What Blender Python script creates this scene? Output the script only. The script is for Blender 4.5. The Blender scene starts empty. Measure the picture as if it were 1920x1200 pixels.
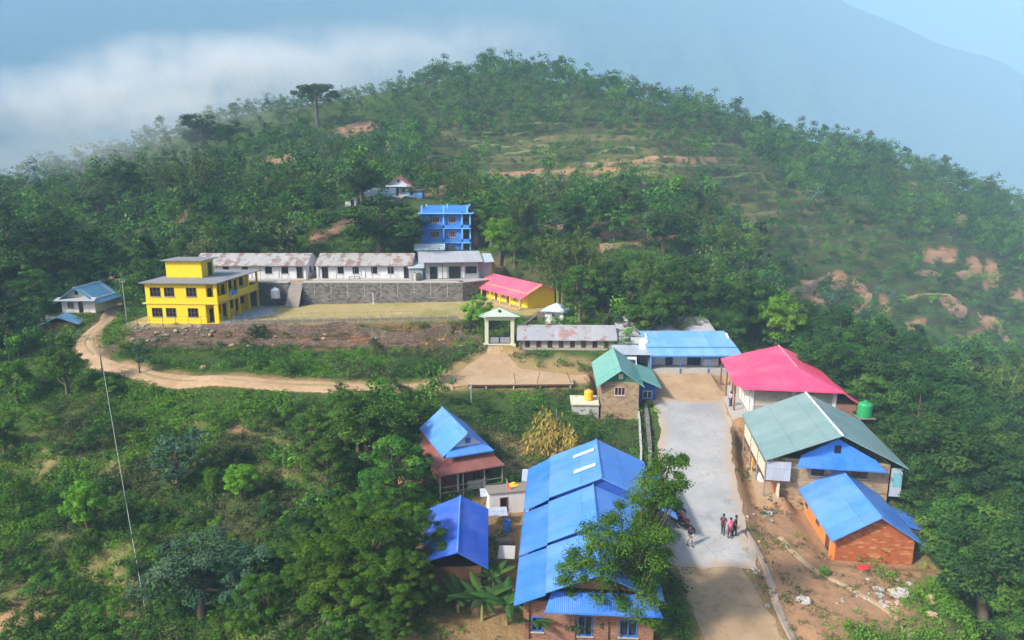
import bpy, bmesh, math, random
import numpy as np
from mathutils import Vector, Matrix, geometry
R = math.radians
C = bpy.context.scene.collection
S = bpy.context.scene
random.seed(7); rng = np.random.default_rng(11)

# ---------------------------------------------------------------- camera, world, sun, exposure
CAM_H, FPX, PITCH = 27.2, 1280.0, R(11.5)
cd = bpy.data.cameras.new('camera'); cam = bpy.data.objects.new('camera', cd); C.objects.link(cam)
cam.location = (0, 0, CAM_H); cam.rotation_euler = (R(90) - PITCH, 0, 0)
cd.sensor_width = 36; cd.lens = 36 * FPX / 1920; cd.clip_start = .5; cd.clip_end = 30000
S.camera = cam
SUN_EL, SUN_AZ = 38.0, (-0.84, -0.54)          # the sun stands to the left and a little behind the camera
w = bpy.data.worlds.new('World'); S.world = w; w.use_nodes = True
nt = w.node_tree; bg = nt.nodes['Background']
sky = nt.nodes.new('ShaderNodeTexSky'); sky.sky_type = 'NISHITA'; sky.sun_disc = False
sky.sun_elevation = R(SUN_EL); sky.sun_rotation = math.atan2(SUN_AZ[0], SUN_AZ[1]); sky.air_density = 1.0; sky.dust_density = 5.0; sky.ozone_density = 3.0
nt.links.new(sky.outputs[0], bg.inputs[0]); bg.inputs[1].default_value = 0.14
sl = bpy.data.lights.new('sun', 'SUN'); so = bpy.data.objects.new('sun', sl); C.objects.link(so)
sl.energy = 3.7; sl.angle = R(5); sl.color = (1, .93, .82)
sd = Vector((SUN_AZ[0] * math.cos(R(SUN_EL)), SUN_AZ[1] * math.cos(R(SUN_EL)), math.sin(R(SUN_EL))))
so.rotation_euler = sd.to_track_quat('Z', 'Y').to_euler(); so.location = (-80, -40, 120)
S.view_settings.view_transform = 'Standard'; S.view_settings.look = 'None'
S.view_settings.exposure = 0.8; S.view_settings.gamma = 1; S.view_settings.use_curve_mapping = False
S.render.engine = 'CYCLES'
S.cycles.use_denoising = True; S.cycles.denoising_prefilter = 'FAST'; S.cycles.denoising_input_passes = 'RGB_ALBEDO_NORMAL'; S.cycles.max_bounces = 6; S.cycles.diffuse_bounces = 2; S.cycles.glossy_bounces = 2
S.cycles.transmission_bounces = 3; S.cycles.volume_bounces = 3; S.cycles.transparent_max_bounces = 8
S.cycles.sample_clamp_indirect = 4

# ---------------------------------------------------------------- geometry of the view, used to measure positions
sp, cp = math.sin(PITCH), math.cos(PITCH)
def ray(px, py):
    a = (px - 960) / FPX; b = (600 - py) / FPX
    return a, cp + sp * b, -sp + cp * b
def at_z(px, py, z):
    r = ray(px, py); t = (z - CAM_H) / r[2]; return (r[0] * t, r[1] * t, z)
def at_d(px, py, D):
    r = ray(px, py); t = D / r[1]; return (r[0] * t, D, CAM_H + r[2] * t)
def project(x, y, z):
    z = z - CAM_H; d = y * cp - z * sp; u = y * sp + z * cp
    return 960 + FPX * x / d, 600 - FPX * u / d, FPX / d

# ---------------------------------------------------------------- objects
def tag(o, label, cat, group=None):
    o['label'] = label; o['category'] = cat
    if group: o['group'] = group
    return o
def setting(o, kind='structure', label=None, cat=None):
    o['kind'] = kind
    if label: o['label'] = label; o['category'] = cat
    return o
def thing(name, label, cat, loc=(0, 0, 0), rot=0, group=None):
    o = bpy.data.objects.new(name, None); C.objects.link(o); o.empty_display_size = .3
    o.location = loc; o.rotation_euler = (0, 0, R(rot)); return tag(o, label, cat, group)
def copy_tree(o, parent=None):
    c = o.copy(); C.objects.link(c)
    if parent is not None: c.parent = parent
    for ch in list(o.children): copy_tree(ch, c)
    return c

class MB:
    """collects quads, boxes, slabs and tubes; build() links them as one mesh object"""
    def __init__(s): s.v = []; s.f = []; s.uv = []; s.mi = []; s.m = 0
    def face(s, pts, uv=None):
        i = len(s.v); s.v += [tuple(p) for p in pts]; s.f.append(list(range(i, i + len(pts)))); s.mi.append(s.m)
        if uv is None:
            a, b, c = Vector(pts[0]), Vector(pts[1]), Vector(pts[2]); n = (b - a).cross(c - a)
            n = n.normalized() if n.length > 1e-9 else Vector((0, 0, 1))
            if abs(n.z) > .75: ux, uy = Vector((1, 0, 0)), Vector((0, 1, 0))
            else: ux = Vector((-n.y, n.x, 0)).normalized(); uy = Vector((0, 0, 1))
            uv = [(Vector(p).dot(ux), Vector(p).dot(uy)) for p in pts]
        s.uv += uv
    def hexa(s, b, t):
        s.face([b[3], b[2], b[1], b[0]]); s.face(t)
        for i in range(4): j = (i + 1) % 4; s.face([b[i], b[j], t[j], t[i]])
    def box(s, x0, x1, y0, y1, z0, z1):
        s.hexa([(x0, y0, z0), (x1, y0, z0), (x1, y1, z0), (x0, y1, z0)], [(x0, y0, z1), (x1, y0, z1), (x1, y1, z1), (x0, y1, z1)])
    def prism(s, poly, d):
        d = Vector(d); p = [Vector(q) for q in poly]; q = [a + d for a in p]; n = len(p)
        s.face(list(reversed(p))); s.face(q)
        for i in range(n): j = (i + 1) % n; s.face([p[i], p[j], q[j], q[i]])
    def sheet(s, a, b, c, d, t=.07, nu=0):
        """roof sheet: a-b along the eave, d-c along the top; uv in metres, u along the eave; thickness downward"""
        a, b, c, d = map(Vector, (a, b, c, d)); e = (b - a).normalized()
        n = (b - a).cross(d - a).normalized(); up = n.cross(e)
        uv = [((p - a).dot(e) + .37, (p - a).dot(up)) for p in (a, b, c, d)]
        k = Vector((0, 0, -t)); s.face([a, b, c, d], uv)
        lo = [p + k for p in (a, b, c, d)]; s.face(list(reversed(lo)), list(reversed(uv)))
        for p, q, p2, q2 in ((a, b, lo[0], lo[1]), (b, c, lo[1], lo[2]), (c, d, lo[2], lo[3]), (d, a, lo[3], lo[0])):
            s.face([p2, q2, q, p], [(0.1, 0.1)] * 4)
    def tri_sheet(s, a, b, c, t=.07):
        a, b, c = map(Vector, (a, b, c)); e = (b - a).normalized(); n = (b - a).cross(c - a).normalized(); up = n.cross(e)
        uv = [((p - a).dot(e) + .37, (p - a).dot(up)) for p in (a, b, c)]; k = Vector((0, 0, -t))
        s.face([a, b, c], uv); s.face([c + k, b + k, a + k], uv[::-1])
        for p, q in ((a, b), (b, c), (c, a)): s.face([p + k, q + k, q, p], [(.1, .1)] * 4)
    def tube(s, pts, rad, n=7, cap=True):
        pts = [Vector(p) for p in pts]; rings = []
        rs = rad if isinstance(rad, (list, tuple)) else [rad] * len(pts)
        for i, p in enumerate(pts):
            t = (pts[min(i + 1, len(pts) - 1)] - pts[max(i - 1, 0)]).normalized()
            a = t.orthogonal().normalized() if i == 0 else (rings_a - t * rings_a.dot(t)).normalized()
            rings_a = a; b = t.cross(a)
            rings.append([p + (a * math.cos(2 * math.pi * k / n) + b * math.sin(2 * math.pi * k / n)) * rs[i] for k in range(n)])
        for r0, r1 in zip(rings, rings[1:]):
            for k in range(n): j = (k + 1) % n; s.face([r0[k], r0[j], r1[j], r1[k]])
        if cap: s.face(rings[0][::-1]); s.face(rings[-1])
    def lathe(s, prof, c=(0, 0, 0), n=16):
        c = Vector(c); rings = [[c + Vector((r * math.cos(2 * math.pi * k / n), r * math.sin(2 * math.pi * k / n), z)) for k in range(n)] for r, z in prof]
        for r0, r1 in zip(rings, rings[1:]):
            for k in range(n): j = (k + 1) % n; s.face([r0[k], r0[j], r1[j], r1[k]])
        s.face(rings[0][::-1]); s.face(rings[-1])
    def build(s, name, mats, parent=None, weld=True, smooth=False):
        me = bpy.data.meshes.new(name); me.from_pydata(s.v, [], s.f)
        uvl = me.uv_layers.new(name='UVMap'); uvl.data.foreach_set('uv', [x for p in s.uv for x in p])
        for m in (mats if isinstance(mats, (list, tuple)) else [mats]): me.materials.append(m)
        me.polygons.foreach_set('material_index', s.mi)
        if weld:
            bm = bmesh.new(); bm.from_mesh(me); bmesh.ops.remove_doubles(bm, verts=bm.verts, dist=.0008); bm.to_mesh(me); bm.free()
        if smooth: me.polygons.foreach_set('use_smooth', [True] * len(me.polygons))
        me.update(); o = bpy.data.objects.new(name, me); C.objects.link(o)
        if parent is not None: o.parent = parent
        return o
def part(name, m, parent, fn, **k):
    b = MB(); fn(b); return b.build(name, m, parent, **k)
def boxpart(name, m, parent, *bx):
    b = MB()
    for x in bx: b.box(*x)
    return b.build(name, m, parent)

# ---------------------------------------------------------------- materials
def new_mat(name, rough=.8, spec=.3):
    m = bpy.data.materials.new(name); m.use_nodes = True; b = m.node_tree.nodes['Principled BSDF']
    b.inputs['Roughness'].default_value = rough; b.inputs['Specular IOR Level'].default_value = spec
    return m, m.node_tree, b
def N(nt, t, **k):
    n = nt.nodes.new(t)
    for a, v in k.items():
        if a.startswith('i_'): n.inputs[int(a[2:]) if a[2:].isdigit() else a[2:]].default_value = v
        else: setattr(n, a, v)
    return n
def L(nt, a, b): nt.links.new(a, b)
def noise(nt, vec, scale, detail=4, rough=.55):
    n = N(nt, 'ShaderNodeTexNoise'); n.inputs['Scale'].default_value = scale; n.inputs['Detail'].default_value = detail; n.inputs['Roughness'].default_value = rough
    if vec is not None: L(nt, vec, n.inputs['Vector'])
    return n.outputs['Fac']
def ramp(nt, fac, stops):
    r = N(nt, 'ShaderNodeValToRGB'); e = r.color_ramp.elements
    while len(e) < len(stops): e.new(.5)
    for k, (p, c) in enumerate(stops): e[k].position = p; e[k].color = (*c, 1) if len(c) == 3 else c
    L(nt, fac, r.inputs[0]); return r.outputs[0]
def mix(nt, fac, a, b, mode='MIX'):
    m = N(nt, 'ShaderNodeMix', data_type='RGBA', blend_type=mode)
    for s, v in ((m.inputs[0], fac), (m.inputs[6], a), (m.inputs[7], b)):
        if hasattr(v, 'is_linked'): L(nt, v, s)
        elif isinstance(v, (int, float)): s.default_value = v
        else: s.default_value = (*v, 1)
    return m.outputs[2]
def math_(nt, op, a, b=None, c=None):
    m = N(nt, 'ShaderNodeMath', operation=op)
    for s, v in zip(m.inputs, (a, b, c)):
        if v is None: continue
        if hasattr(v, 'is_linked'): L(nt, v, s)
        else: s.default_value = v
    return m.outputs[0]
def bump(nt, b, h, strength, dist):
    n = N(nt, 'ShaderNodeBump'); n.inputs['Strength'].default_value = strength; n.inputs['Distance'].default_value = dist
    L(nt, h, n.inputs['Height']); L(nt, n.outputs[0], b.inputs['Normal'])
def objco(nt): return N(nt, 'ShaderNodeTexCoord').outputs['Object']
def dk(c, k): return tuple(x * k for x in c)

def paint(name, c, stain=.35, rough=.75, sc=.9, dirt=(.16, .12, .09)):
    m, nt, b = new_mat(name, rough); v = objco(nt)
    n1 = ramp(nt, noise(nt, v, sc, 6, .65), [(.38, (0, 0, 0)), (.75, (1, 1, 1))])
    mp = N(nt, 'ShaderNodeMapping'); mp.inputs['Scale'].default_value = (3, 3, .35); L(nt, v, mp.inputs[0])
    n2 = ramp(nt, noise(nt, mp.outputs[0], 1.3, 5, .6), [(.5, (0, 0, 0)), (.8, (1, 1, 1))])
    f = math_(nt, 'MULTIPLY', math_(nt, 'ADD', n1, n2), stain * .5)
    col = mix(nt, f, c, tuple(.45 * x + .55 * d for x, d in zip(c, dirt)))
    L(nt, col, b.inputs['Base Color']); bump(nt, b, noise(nt, v, 14, 3), .25, .02); return m
def tin(name, c, c2=None, rust=0., rustc=(.20, .055, .035), rough=.45, var=.12, sheet=.85, metal=0., spec=.4):
    """corrugated sheets: per-sheet tone, ribs along the slope, stains and optional rusted sheets (uv in metres)"""
    m, nt, b = new_mat(name, rough, spec); uv = N(nt, 'ShaderNodeTexCoord').outputs['UV']
    sx = N(nt, 'ShaderNodeSeparateXYZ'); L(nt, uv, sx.inputs[0])
    cu = math_(nt, 'FLOOR', math_(nt, 'DIVIDE', sx.outputs[0], sheet)); cv = math_(nt, 'FLOOR', math_(nt, 'DIVIDE', sx.outputs[1], 2.6))
    cx = N(nt, 'ShaderNodeCombineXYZ'); L(nt, cu, cx.inputs[0]); L(nt, cv, cx.inputs[1])
    wn = N(nt, 'ShaderNodeTexWhiteNoise', noise_dimensions='3D'); L(nt, cx.outputs[0], wn.inputs['Vector'])
    ob = objco(nt); st = noise(nt, ob, .7, 6, .7)
    f = math_(nt, 'ADD', math_(nt, 'MULTIPLY', wn.outputs['Value'], .6), math_(nt, 'MULTIPLY', st, .6))
    col = mix(nt, f, dk(c, 1 - var), tuple(min(1, x * (1 + var)) for x in c) if c2 is None else c2)
    if rust > 0:
        r = math_(nt, 'ADD', math_(nt, 'MULTIPLY', wn.outputs['Value'], .30), math_(nt, 'MULTIPLY', noise(nt, ob, .75, 6, .75), 1.1))
        rf = ramp(nt, r, [(1.0 - rust - .04, (0, 0, 0)), (1.0 - rust + .05, (1, 1, 1))])
        rc = mix(nt, noise(nt, ob, 2.2, 5), dk(rustc, .75), dk(rustc, 1.5))
        col = mix(nt, rf, col, rc)
    dirt = ramp(nt, noise(nt, ob, 2.1, 7, .75), [(.52, (0, 0, 0)), (.85, (1, 1, 1))])
    col = mix(nt, math_(nt, 'MULTIPLY', dirt, .35), col, dk(c, .55))
    lap = math_(nt, 'LESS_THAN', math_(nt, 'FRACT', math_(nt, 'DIVIDE', sx.outputs[1], 2.6)), .022); lap2 = math_(nt, 'LESS_THAN', math_(nt, 'FRACT', math_(nt, 'DIVIDE', sx.outputs[0], sheet)), .05)
    col = mix(nt, math_(nt, 'MULTIPLY', math_(nt, 'MAXIMUM', lap, math_(nt, 'MULTIPLY', lap2, .6)), .45), col, dk(c, .35))
    ms = N(nt, 'ShaderNodeMapping'); ms.inputs['Scale'].default_value = (2.6, .22, 1); L(nt, uv, ms.inputs[0]); stk = ramp(nt, noise(nt, ms.outputs[0], 1.0, 6, .7), [(.48, (0, 0, 0)), (.72, (1, 1, 1))]); col = mix(nt, math_(nt, 'MULTIPLY', stk, .38), col, tuple(.45 * x + .05 for x in c))
    spot = ramp(nt, noise(nt, ob, 4.7, 6, .75), [(.66, (0, 0, 0)), (.74, (1, 1, 1))]); col = mix(nt, math_(nt, 'MULTIPLY', spot, .35), col, (.30, .24, .19))
    fade = ramp(nt, noise(nt, ob, .33, 4, .6), [(.40, (0, 0, 0)), (.72, (1, 1, 1))]); col = mix(nt, math_(nt, 'MULTIPLY', fade, .22), col, tuple(.6 * x + .28 for x in c))
    L(nt, col, b.inputs['Base Color']); b.inputs['Metallic'].default_value = metal
    wv = N(nt, 'ShaderNodeTexWave', wave_type='BANDS', bands_direction='X'); wv.inputs['Scale'].default_value = 2.6; L(nt, uv, wv.inputs['Vector'])
    seam = math_(nt, 'LESS_THAN', math_(nt, 'FRACT', math_(nt, 'DIVIDE', sx.outputs[1], 2.6)), .03)
    h = math_(nt, 'ADD', wv.outputs['Fac'], math_(nt, 'MULTIPLY', seam, 1.2))
    h = math_(nt, 'ADD', h, math_(nt, 'MULTIPLY', noise(nt, ob, 1.6, 3), 2.5)); bump(nt, b, h, .55, .035); return m
def masonry(name, cols, mortar, sx=.38, sy=.2, wob=.06, msize=.02, rough=.9):
    m, nt, b = new_mat(name, rough); uv = N(nt, 'ShaderNodeTexCoord').outputs['UV']
    nz = N(nt, 'ShaderNodeTexNoise'); nz.inputs['Scale'].default_value = 2.6; L(nt, uv, nz.inputs['Vector'])
    va = N(nt, 'ShaderNodeVectorMath', operation='MULTIPLY_ADD'); va.inputs[1].default_value = (wob * 2,) * 3; L(nt, nz.outputs['Color'], va.inputs[0]); L(nt, uv, va.inputs[2])
    br = N(nt, 'ShaderNodeTexBrick'); br.inputs['Scale'].default_value = 1; br.inputs['Brick Width'].default_value = sx; br.inputs['Row Height'].default_value = sy
    br.inputs['Mortar Size'].default_value = msize; br.inputs['Color1'].default_value = (0, 0, 0, 1); br.inputs['Color2'].default_value = (1, 1, 1, 1); br.inputs['Mortar'].default_value = (.5, .5, .5, 1)
    L(nt, va.outputs[0], br.inputs['Vector'])
    k = len(cols); col = ramp(nt, br.outputs['Color'], [(i / (k - 1), c) for i, c in enumerate(cols)])
    big = ramp(nt, noise(nt, uv, .5, 5, .7), [(.3, (.62, .6, .58)), (.75, (1.2, 1.15, 1.1))])
    col = mix(nt, 1., col, big, 'MULTIPLY'); col = mix(nt, br.outputs['Fac'], col, mortar)
    L(nt, col, b.inputs['Base Color'])
    h = math_(nt, 'ADD', math_(nt, 'SUBTRACT', 1, br.outputs['Fac']), noise(nt, uv, 9, 4)); bump(nt, b, h, .8, .04); return m
def flat(name, c, rough=.6, metal=0., spec=.4):
    m, nt, b = new_mat(name, rough, spec); v = objco(nt)
    L(nt, mix(nt, noise(nt, v, 3, 4), dk(c, .8), tuple(min(1, x * 1.15) for x in c)), b.inputs['Base Color']); b.inputs['Metallic'].default_value = metal; return m
def soil(name, a, b_, c, sc=.5, bm=.06):
    m, nt, b = new_mat(name, .95, .15); v = objco(nt)
    col = mix(nt, ramp(nt, noise(nt, v, sc, 6, .65), [(.3, (0, 0, 0)), (.7, (1, 1, 1))]), a, b_)
    col = mix(nt, ramp(nt, noise(nt, v, sc * 5.3, 6, .7), [(.5, (0, 0, 0)), (.78, (1, 1, 1))]), col, c)
    L(nt, col, b.inputs['Base Color']); bump(nt, b, noise(nt, v, 5, 6, .7), .6, bm); return m

M = dict(
 yellow=paint('yellow_paint', (.78, .53, .008), .3), yellow_dull=paint('dull_yellow_paint', (.62, .45, .06), .4), white=paint('whitewash', (.58, .59, .61), .5), cream=paint('cream_paint', (.50, .49, .37), .45),
 blue=paint('blue_paint', (.04, .21, .68), .3), paleblue=paint('pale_blue_paint', (.16, .42, .85), .25), deepblue=paint('deep_blue_paint', (.012, .075, .36), .3), orange=paint('orange_plaster', (.60, .20, .045), .5),
 grey=paint('grey_plaster', (.28, .31, .34), .5), concrete=paint('weathered_concrete', (.36, .36, .35), .6), slab=paint('stained_roof_slab', (.20, .205, .22), .8, sc=.5, dirt=(.05, .05, .05)),
 lblue=tin('sky_blue_tin', (.06, .215, .62), var=.2), bblue=tin('bright_blue_tin', (.022, .155, .60), var=.2), dblue=tin('dark_blue_tin', (.012, .085, .50)), hutblue=tin('faded_blue_tin', (.13, .34, .55), rust=.06),
 worn=tin('worn_blue_tin', (.09, .30, .66), c2=(.17, .36, .66), rust=.10, rustc=(.24, .27, .33)), teal=tin('green_tin', (.12, .32, .27)), teal2=tin('pale_green_tin', (.155, .255, .255)),
 pink=tin('pink_tin', (.78, .05, .14)), pink2=tin('rose_tin', (.76, .085, .17)), grayt=tin('grey_tin', (.36, .37, .40), rust=.09), rusty=tin('rusted_white_tin', (.33, .325, .32), rust=.27, rustc=(.17, .095, .08)),
 rustroof=tin('rust_red_tin', (.24, .065, .045), c2=(.17, .05, .04), rust=.10, rustc=(.42, .40, .38)), paletin=tin('pale_tin', (.42, .52, .58)), pinkold=tin('faded_pink_tin', (.66, .16, .24)), rustpatch=tin('grey_tin_with_rust', (.27, .28, .31), rust=.24, rustc=(.22, .09, .07)),
 tinwall=tin('grey_tin_cladding', (.33, .38, .46), sheet=.6),
 stone=masonry('warm_rubble_stone', [(.22, .15, .09), (.34, .25, .15), (.42, .31, .19), (.30, .22, .15)], (.26, .20, .14)),
 greystone=masonry('grey_rubble_stone', [(.08, .08, .082), (.17, .165, .16), (.25, .24, .22), (.12, .115, .11)], (.10, .10, .09), .55, .3, .1, .03),
 palestone=masonry('pale_block', [(.34, .31, .28), (.42, .40, .36), (.38, .34, .30)], (.33, .32, .30), .4, .2, .02),
 brownstone=masonry('brown_dry_stone', [(.13, .085, .065), (.22, .155, .12), (.30, .23, .18), (.19, .11, .075)], (.09, .065, .05), .42, .2, .12, .035),
 redstone=masonry('red_mud_stone', [(.33, .085, .03), (.38, .11, .04), (.36, .10, .035), (.50, .27, .13)], (.33, .10, .04), .42, .17, .08, .02),
 brick=masonry('red_brick', [(.24, .07, .04), (.30, .11, .06), (.20, .09, .06), (.33, .17, .11)], (.25, .2, .16), .26, .1, .02, .012),
 dark=flat('dark_opening', (.012, .013, .018), .5), glass=flat('dark_glass', (.02, .025, .04), .15, 0, .6), wood=flat('brown_wood', (.12, .06, .035)), greywood=flat('grey_timber', (.2, .18, .15)), pinkwood=flat('pinkish_frame', (.5, .28, .3)),
 bluewood=flat('blue_frame', (.03, .12, .4)), whitef=flat('white_frame', (.68, .68, .66)), iron=flat('dark_iron', (.03, .03, .035), .5, .3), steel=flat('galvanised_steel', (.38, .4, .42), .4, .5), rustiron=flat('rusty_post', (.15, .06, .035)),
 tank_y=flat('yellow_plastic', (.78, .38, .015), .4), tank_w=flat('white_plastic', (.72, .75, .78), .4), tank_g=flat('green_plastic', (.02, .26, .09), .35), black=flat('black_rubber', (.012, .012, .013), .7), redp=flat('red_paint', (.45, .02, .03), .3), chrome=flat('bright_metal', (.5, .5, .52), .25, .8),
 redcloth=flat('red_cloth', (.62, .02, .03)), sack=flat('white_sack', (.72, .72, .74)), jeepw=flat('white_car_paint', (.74, .75, .76), .25, 0, .6), rope=flat('grey_cable', (.26, .28, .25)), bananaf=flat('dry_leaf', (.40, .26, .08)),
)
M['boulder'] = soil('boulder_rock', (.20, .19, .18), (.36, .35, .33), (.46, .44, .41), 1.2, .12)
M['tanrock'] = soil('tan_rock', (.32, .21, .12), (.42, .30, .19), (.28, .22, .16), 1.2, .12)
M['dirt'] = soil('dirt_track', (.29, .19, .11), (.39, .28, .175), (.22, .15, .085), .35, .12)
def yard():
    m, nt, b = new_mat('pale_concrete_yard', .9, .2); v = objco(nt); n1 = noise(nt, v, .16, 6, .7); n2 = noise(nt, v, 1.1, 7, .72); n3 = noise(nt, v, 6, 5, .7)
    col = mix(nt, ramp(nt, n1, [(.36, (0, 0, 0)), (.66, (1, 1, 1))]), (.24, .25, .265), (.37, .365, .355)); col = mix(nt, math_(nt, 'MULTIPLY', ramp(nt, n2, [(.5, (0, 0, 0)), (.72, (1, 1, 1))]), .7), col, (.28, .25, .21)); col = mix(nt, math_(nt, 'MULTIPLY', ramp(nt, n3, [(.55, (0, 0, 0)), (.7, (1, 1, 1))]), .5), col, (.20, .20, .20))
    vo = N(nt, 'ShaderNodeTexVoronoi', feature='DISTANCE_TO_EDGE'); vo.inputs['Scale'].default_value = .28; mp = N(nt, 'ShaderNodeVectorMath', operation='ADD'); nz = N(nt, 'ShaderNodeTexNoise'); nz.inputs['Scale'].default_value = .9; L(nt, v, nz.inputs['Vector']); L(nt, nz.outputs['Color'], mp.inputs[0]); L(nt, v, mp.inputs[1]); L(nt, mp.outputs[0], vo.inputs['Vector'])
    cr = ramp(nt, vo.outputs['Distance'], [(.0, (1, 1, 1)), (.012, (0, 0, 0))]); col = mix(nt, math_(nt, 'MULTIPLY', cr, .4), col, (.12, .11, .10)); ed = N(nt, 'ShaderNodeAttribute', attribute_name='edge'); ef = math_(nt, 'ADD', ed.outputs['Fac'], math_(nt, 'MULTIPLY', math_(nt, 'SUBTRACT', n2, .5), 3.2)); col = mix(nt, math_(nt, 'MULTIPLY', ramp(nt, ef, [(.15, (1, 1, 1)), (.95, (0, 0, 0))]), .8), col, mix(nt, n3, (.30, .22, .15), (.38, .29, .20))); L(nt, col, b.inputs['Base Color']); bump(nt, b, n3, .4, .015); return m
M['pavement'] = yard()
M['apron'] = soil('grey_apron', (.27, .29, .31), (.35, .36, .38), (.22, .24, .26), .5, .02)
M['path'] = soil('worn_path', (.33, .23, .14), (.38, .28, .18), (.27, .18, .10), .6, .05)
M['tsoil'] = soil('terrace_soil', (.27, .16, .10), (.33, .21, .14), (.20, .12, .07), .4, .06)
M['tgrass'] = soil('terrace_grass', (.09, .12, .04), (.15, .165, .07), (.065, .095, .03), .3, .06)
M['drygrass'] = soil('dry_verge_grass', (.20, .165, .07), (.26, .20, .10), (.14, .14, .05), .6, .06)
M['drain'] = soil('drain_concrete', (.27, .20, .15), (.33, .27, .22), (.22, .15, .11), .8, .03)
# ---------------------------------------------------------------- terrain
def sstep(a, b, x):
    t = np.clip((x - a) / (b - a), 0, 1); return t * t * (3 - 2 * t)
def sdist(poly, x, y):
    """signed distance to a polygon, negative inside (numpy)"""
    d = np.full(x.shape, 1e18); s = np.ones(x.shape)
    n = len(poly)
    for i in range(n):
        x0, y0 = poly[i]; x1, y1 = poly[i - 1]
        ex, ey = x1 - x0, y1 - y0; wx, wy = x - x0, y - y0
        t = np.clip((wx * ex + wy * ey) / (ex * ex + ey * ey + 1e-12), 0, 1)
        d = np.minimum(d, (wx - ex * t) ** 2 + (wy - ey * t) ** 2)
        c1 = y >= y0; c2 = y < y1; c3 = ex * wy > ey * wx
        s = np.where((c1 & c2 & c3) | (~c1 & ~c2 & ~c3), -s, s)
    return s * np.sqrt(d)
def ldist(line, x, y):
    d = np.full(x.shape, 1e18)
    for (x0, y0), (x1, y1) in zip(line, line[1:]):
        ex, ey = x1 - x0, y1 - y0; wx, wy = x - x0, y - y0
        t = np.clip((wx * ex + wy * ey) / (ex * ex + ey * ey + 1e-12), 0, 1)
        d = np.minimum(d, (wx - ex * t) ** 2 + (wy - ey * t) ** 2)
    return np.sqrt(d)
_hash = np.random.default_rng(5).random((256, 256))
def vnoise(x, y):
    xi = np.floor(x).astype(int); yi = np.floor(y).astype(int); fx = x - xi; fy = y - yi
    fx = fx * fx * (3 - 2 * fx); fy = fy * fy * (3 - 2 * fy)
    g = lambda a, b: _hash[a % 256, b % 256]
    return (g(xi, yi) * (1 - fx) + g(xi + 1, yi) * fx) * (1 - fy) + (g(xi, yi + 1) * (1 - fx) + g(xi + 1, yi + 1) * fx) * fy
def fbm(x, y, o=4):
    r = 0; a = .5
    for k in range(o): r = r + a * (vnoise(x * 2 ** k + 17.3 * k, y * 2 ** k + 9.1 * k) - .5); a *= .5
    return r

CREST = [(-500, 425, 190), (-150, 392, 235), (60, 345, 270), (200, 300, 300), (400, 234, 345), (600, 202, 370), (800, 168, 385), (920, 140, 390), (1050, 160, 380), (1150, 175, 370),
         (1350, 232, 345), (1500, 265, 330), (1650, 300, 310), (1800, 352, 300), (1920, 402, 290), (2150, 500, 270), (2500, 640, 250)]
CTRL = [at_d(*q) for q in CREST]
for px, py, D in CREST:
    x, y, z = at_d(px, py, D); CTRL += [(x * 1.25, D * 1.25, z - 40), (x * 1.6, D * 1.6, z - 110)]
for q in [(850, 330, 215), (1050, 330, 215), (1300, 335, 215), (900, 250, 285), (1100, 250, 280), (1300, 280, 265), (700, 260, 280), (550, 300, 240), (900, 400, 170), (1050, 405, 165), (1250, 410, 165),
          (950, 445, 145), (1100, 450, 145), (1300, 460, 150), (1050, 500, 125), (1200, 540, 118), (1100, 585, 106), (1250, 600, 100), (1350, 610, 102), (740, 368, 170), (680, 385, 163), (850, 385, 168),
          (600, 450, 145), (450, 450, 148), (300, 440, 165), (450, 390, 180), (560, 380, 185), (100, 380, 215), (300, 350, 225), (0, 480, 150), (100, 480, 150), (-300, 560, 130), (240, 515, 161), (222, 560, 136),
          (205, 597, 118), (155, 640, 103), (190, 675, 93), (260, 695, 86), (400, 715, 82), (600, 720, 80.5), (840, 715, 80.5), (150, 588, 117.5), (0, 600, 122), (-300, 680, 100), (0, 700, 98), (60, 650, 108),
          (300, 655, 96), (450, 655, 96), (650, 658, 95.5), (850, 660, 94), (0, 760, 86), (300, 770, 79), (550, 770, 76), (0, 900, 67), (250, 900, 66), (500, 900, 64), (700, 880, 61.5), (700, 790, 72),
          (0, 1160, 49), (250, 1160, 47), (500, 1165, 44.5), (650, 1120, 43.5), (-300, 1100, 52), (-500, 800, 90), (910, 650, 90.5), (1000, 700, 83), (1100, 700, 82), (1000, 720, 80), (950, 790, 71), (1100, 800, 70.5),
          (1000, 850, 64), (1180, 850, 64.5), (870, 790, 70), (1450, 600, 128), (1550, 540, 170), (1700, 600, 162), (1850, 650, 152), (1900, 560, 195), (1800, 450, 225), (1600, 450, 200), (1900, 450, 245), (1450, 450, 190),
          (1650, 700, 112), (1480, 660, 100), (1750, 800, 84), (1900, 760, 108), (1900, 900, 72), (1900, 1150, 47), (1620, 1150, 41.5), (1500, 1100, 43.5), (1720, 1050, 46.5), (1780, 950, 56), (2300, 1000, 60), (2400, 760, 110), (1450, 950, 53.5), (1700, 380, 262), (1450, 330, 262), (200, 330, 255)]:
    CTRL.append(at_d(*q))
CTRL += [(-30, 28, -8), (0, 26, -1.0), (14, 26, -1.2), (30, 26, -3), (60, 26, -12), (-80, 30, -12), (-160, 60, -14), (150, 60, -30), (220, 130, -40), (-200, 140, -8), (11, 40, -.2), (20, 46, .1), (27, 62, .8), (27, 76, 2.2), (33, 84, 3.2), (18, 82, 3.4), (4, 86, 4.6)]
CTRL = np.array(CTRL)
def _tps(a, b):
    d2 = ((a[:, None, :2] - b[None, :, :2]) ** 2).sum(-1) / 1e4
    return np.where(d2 > 1e-12, d2 * np.log(d2 + 1e-12), 0)
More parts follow.
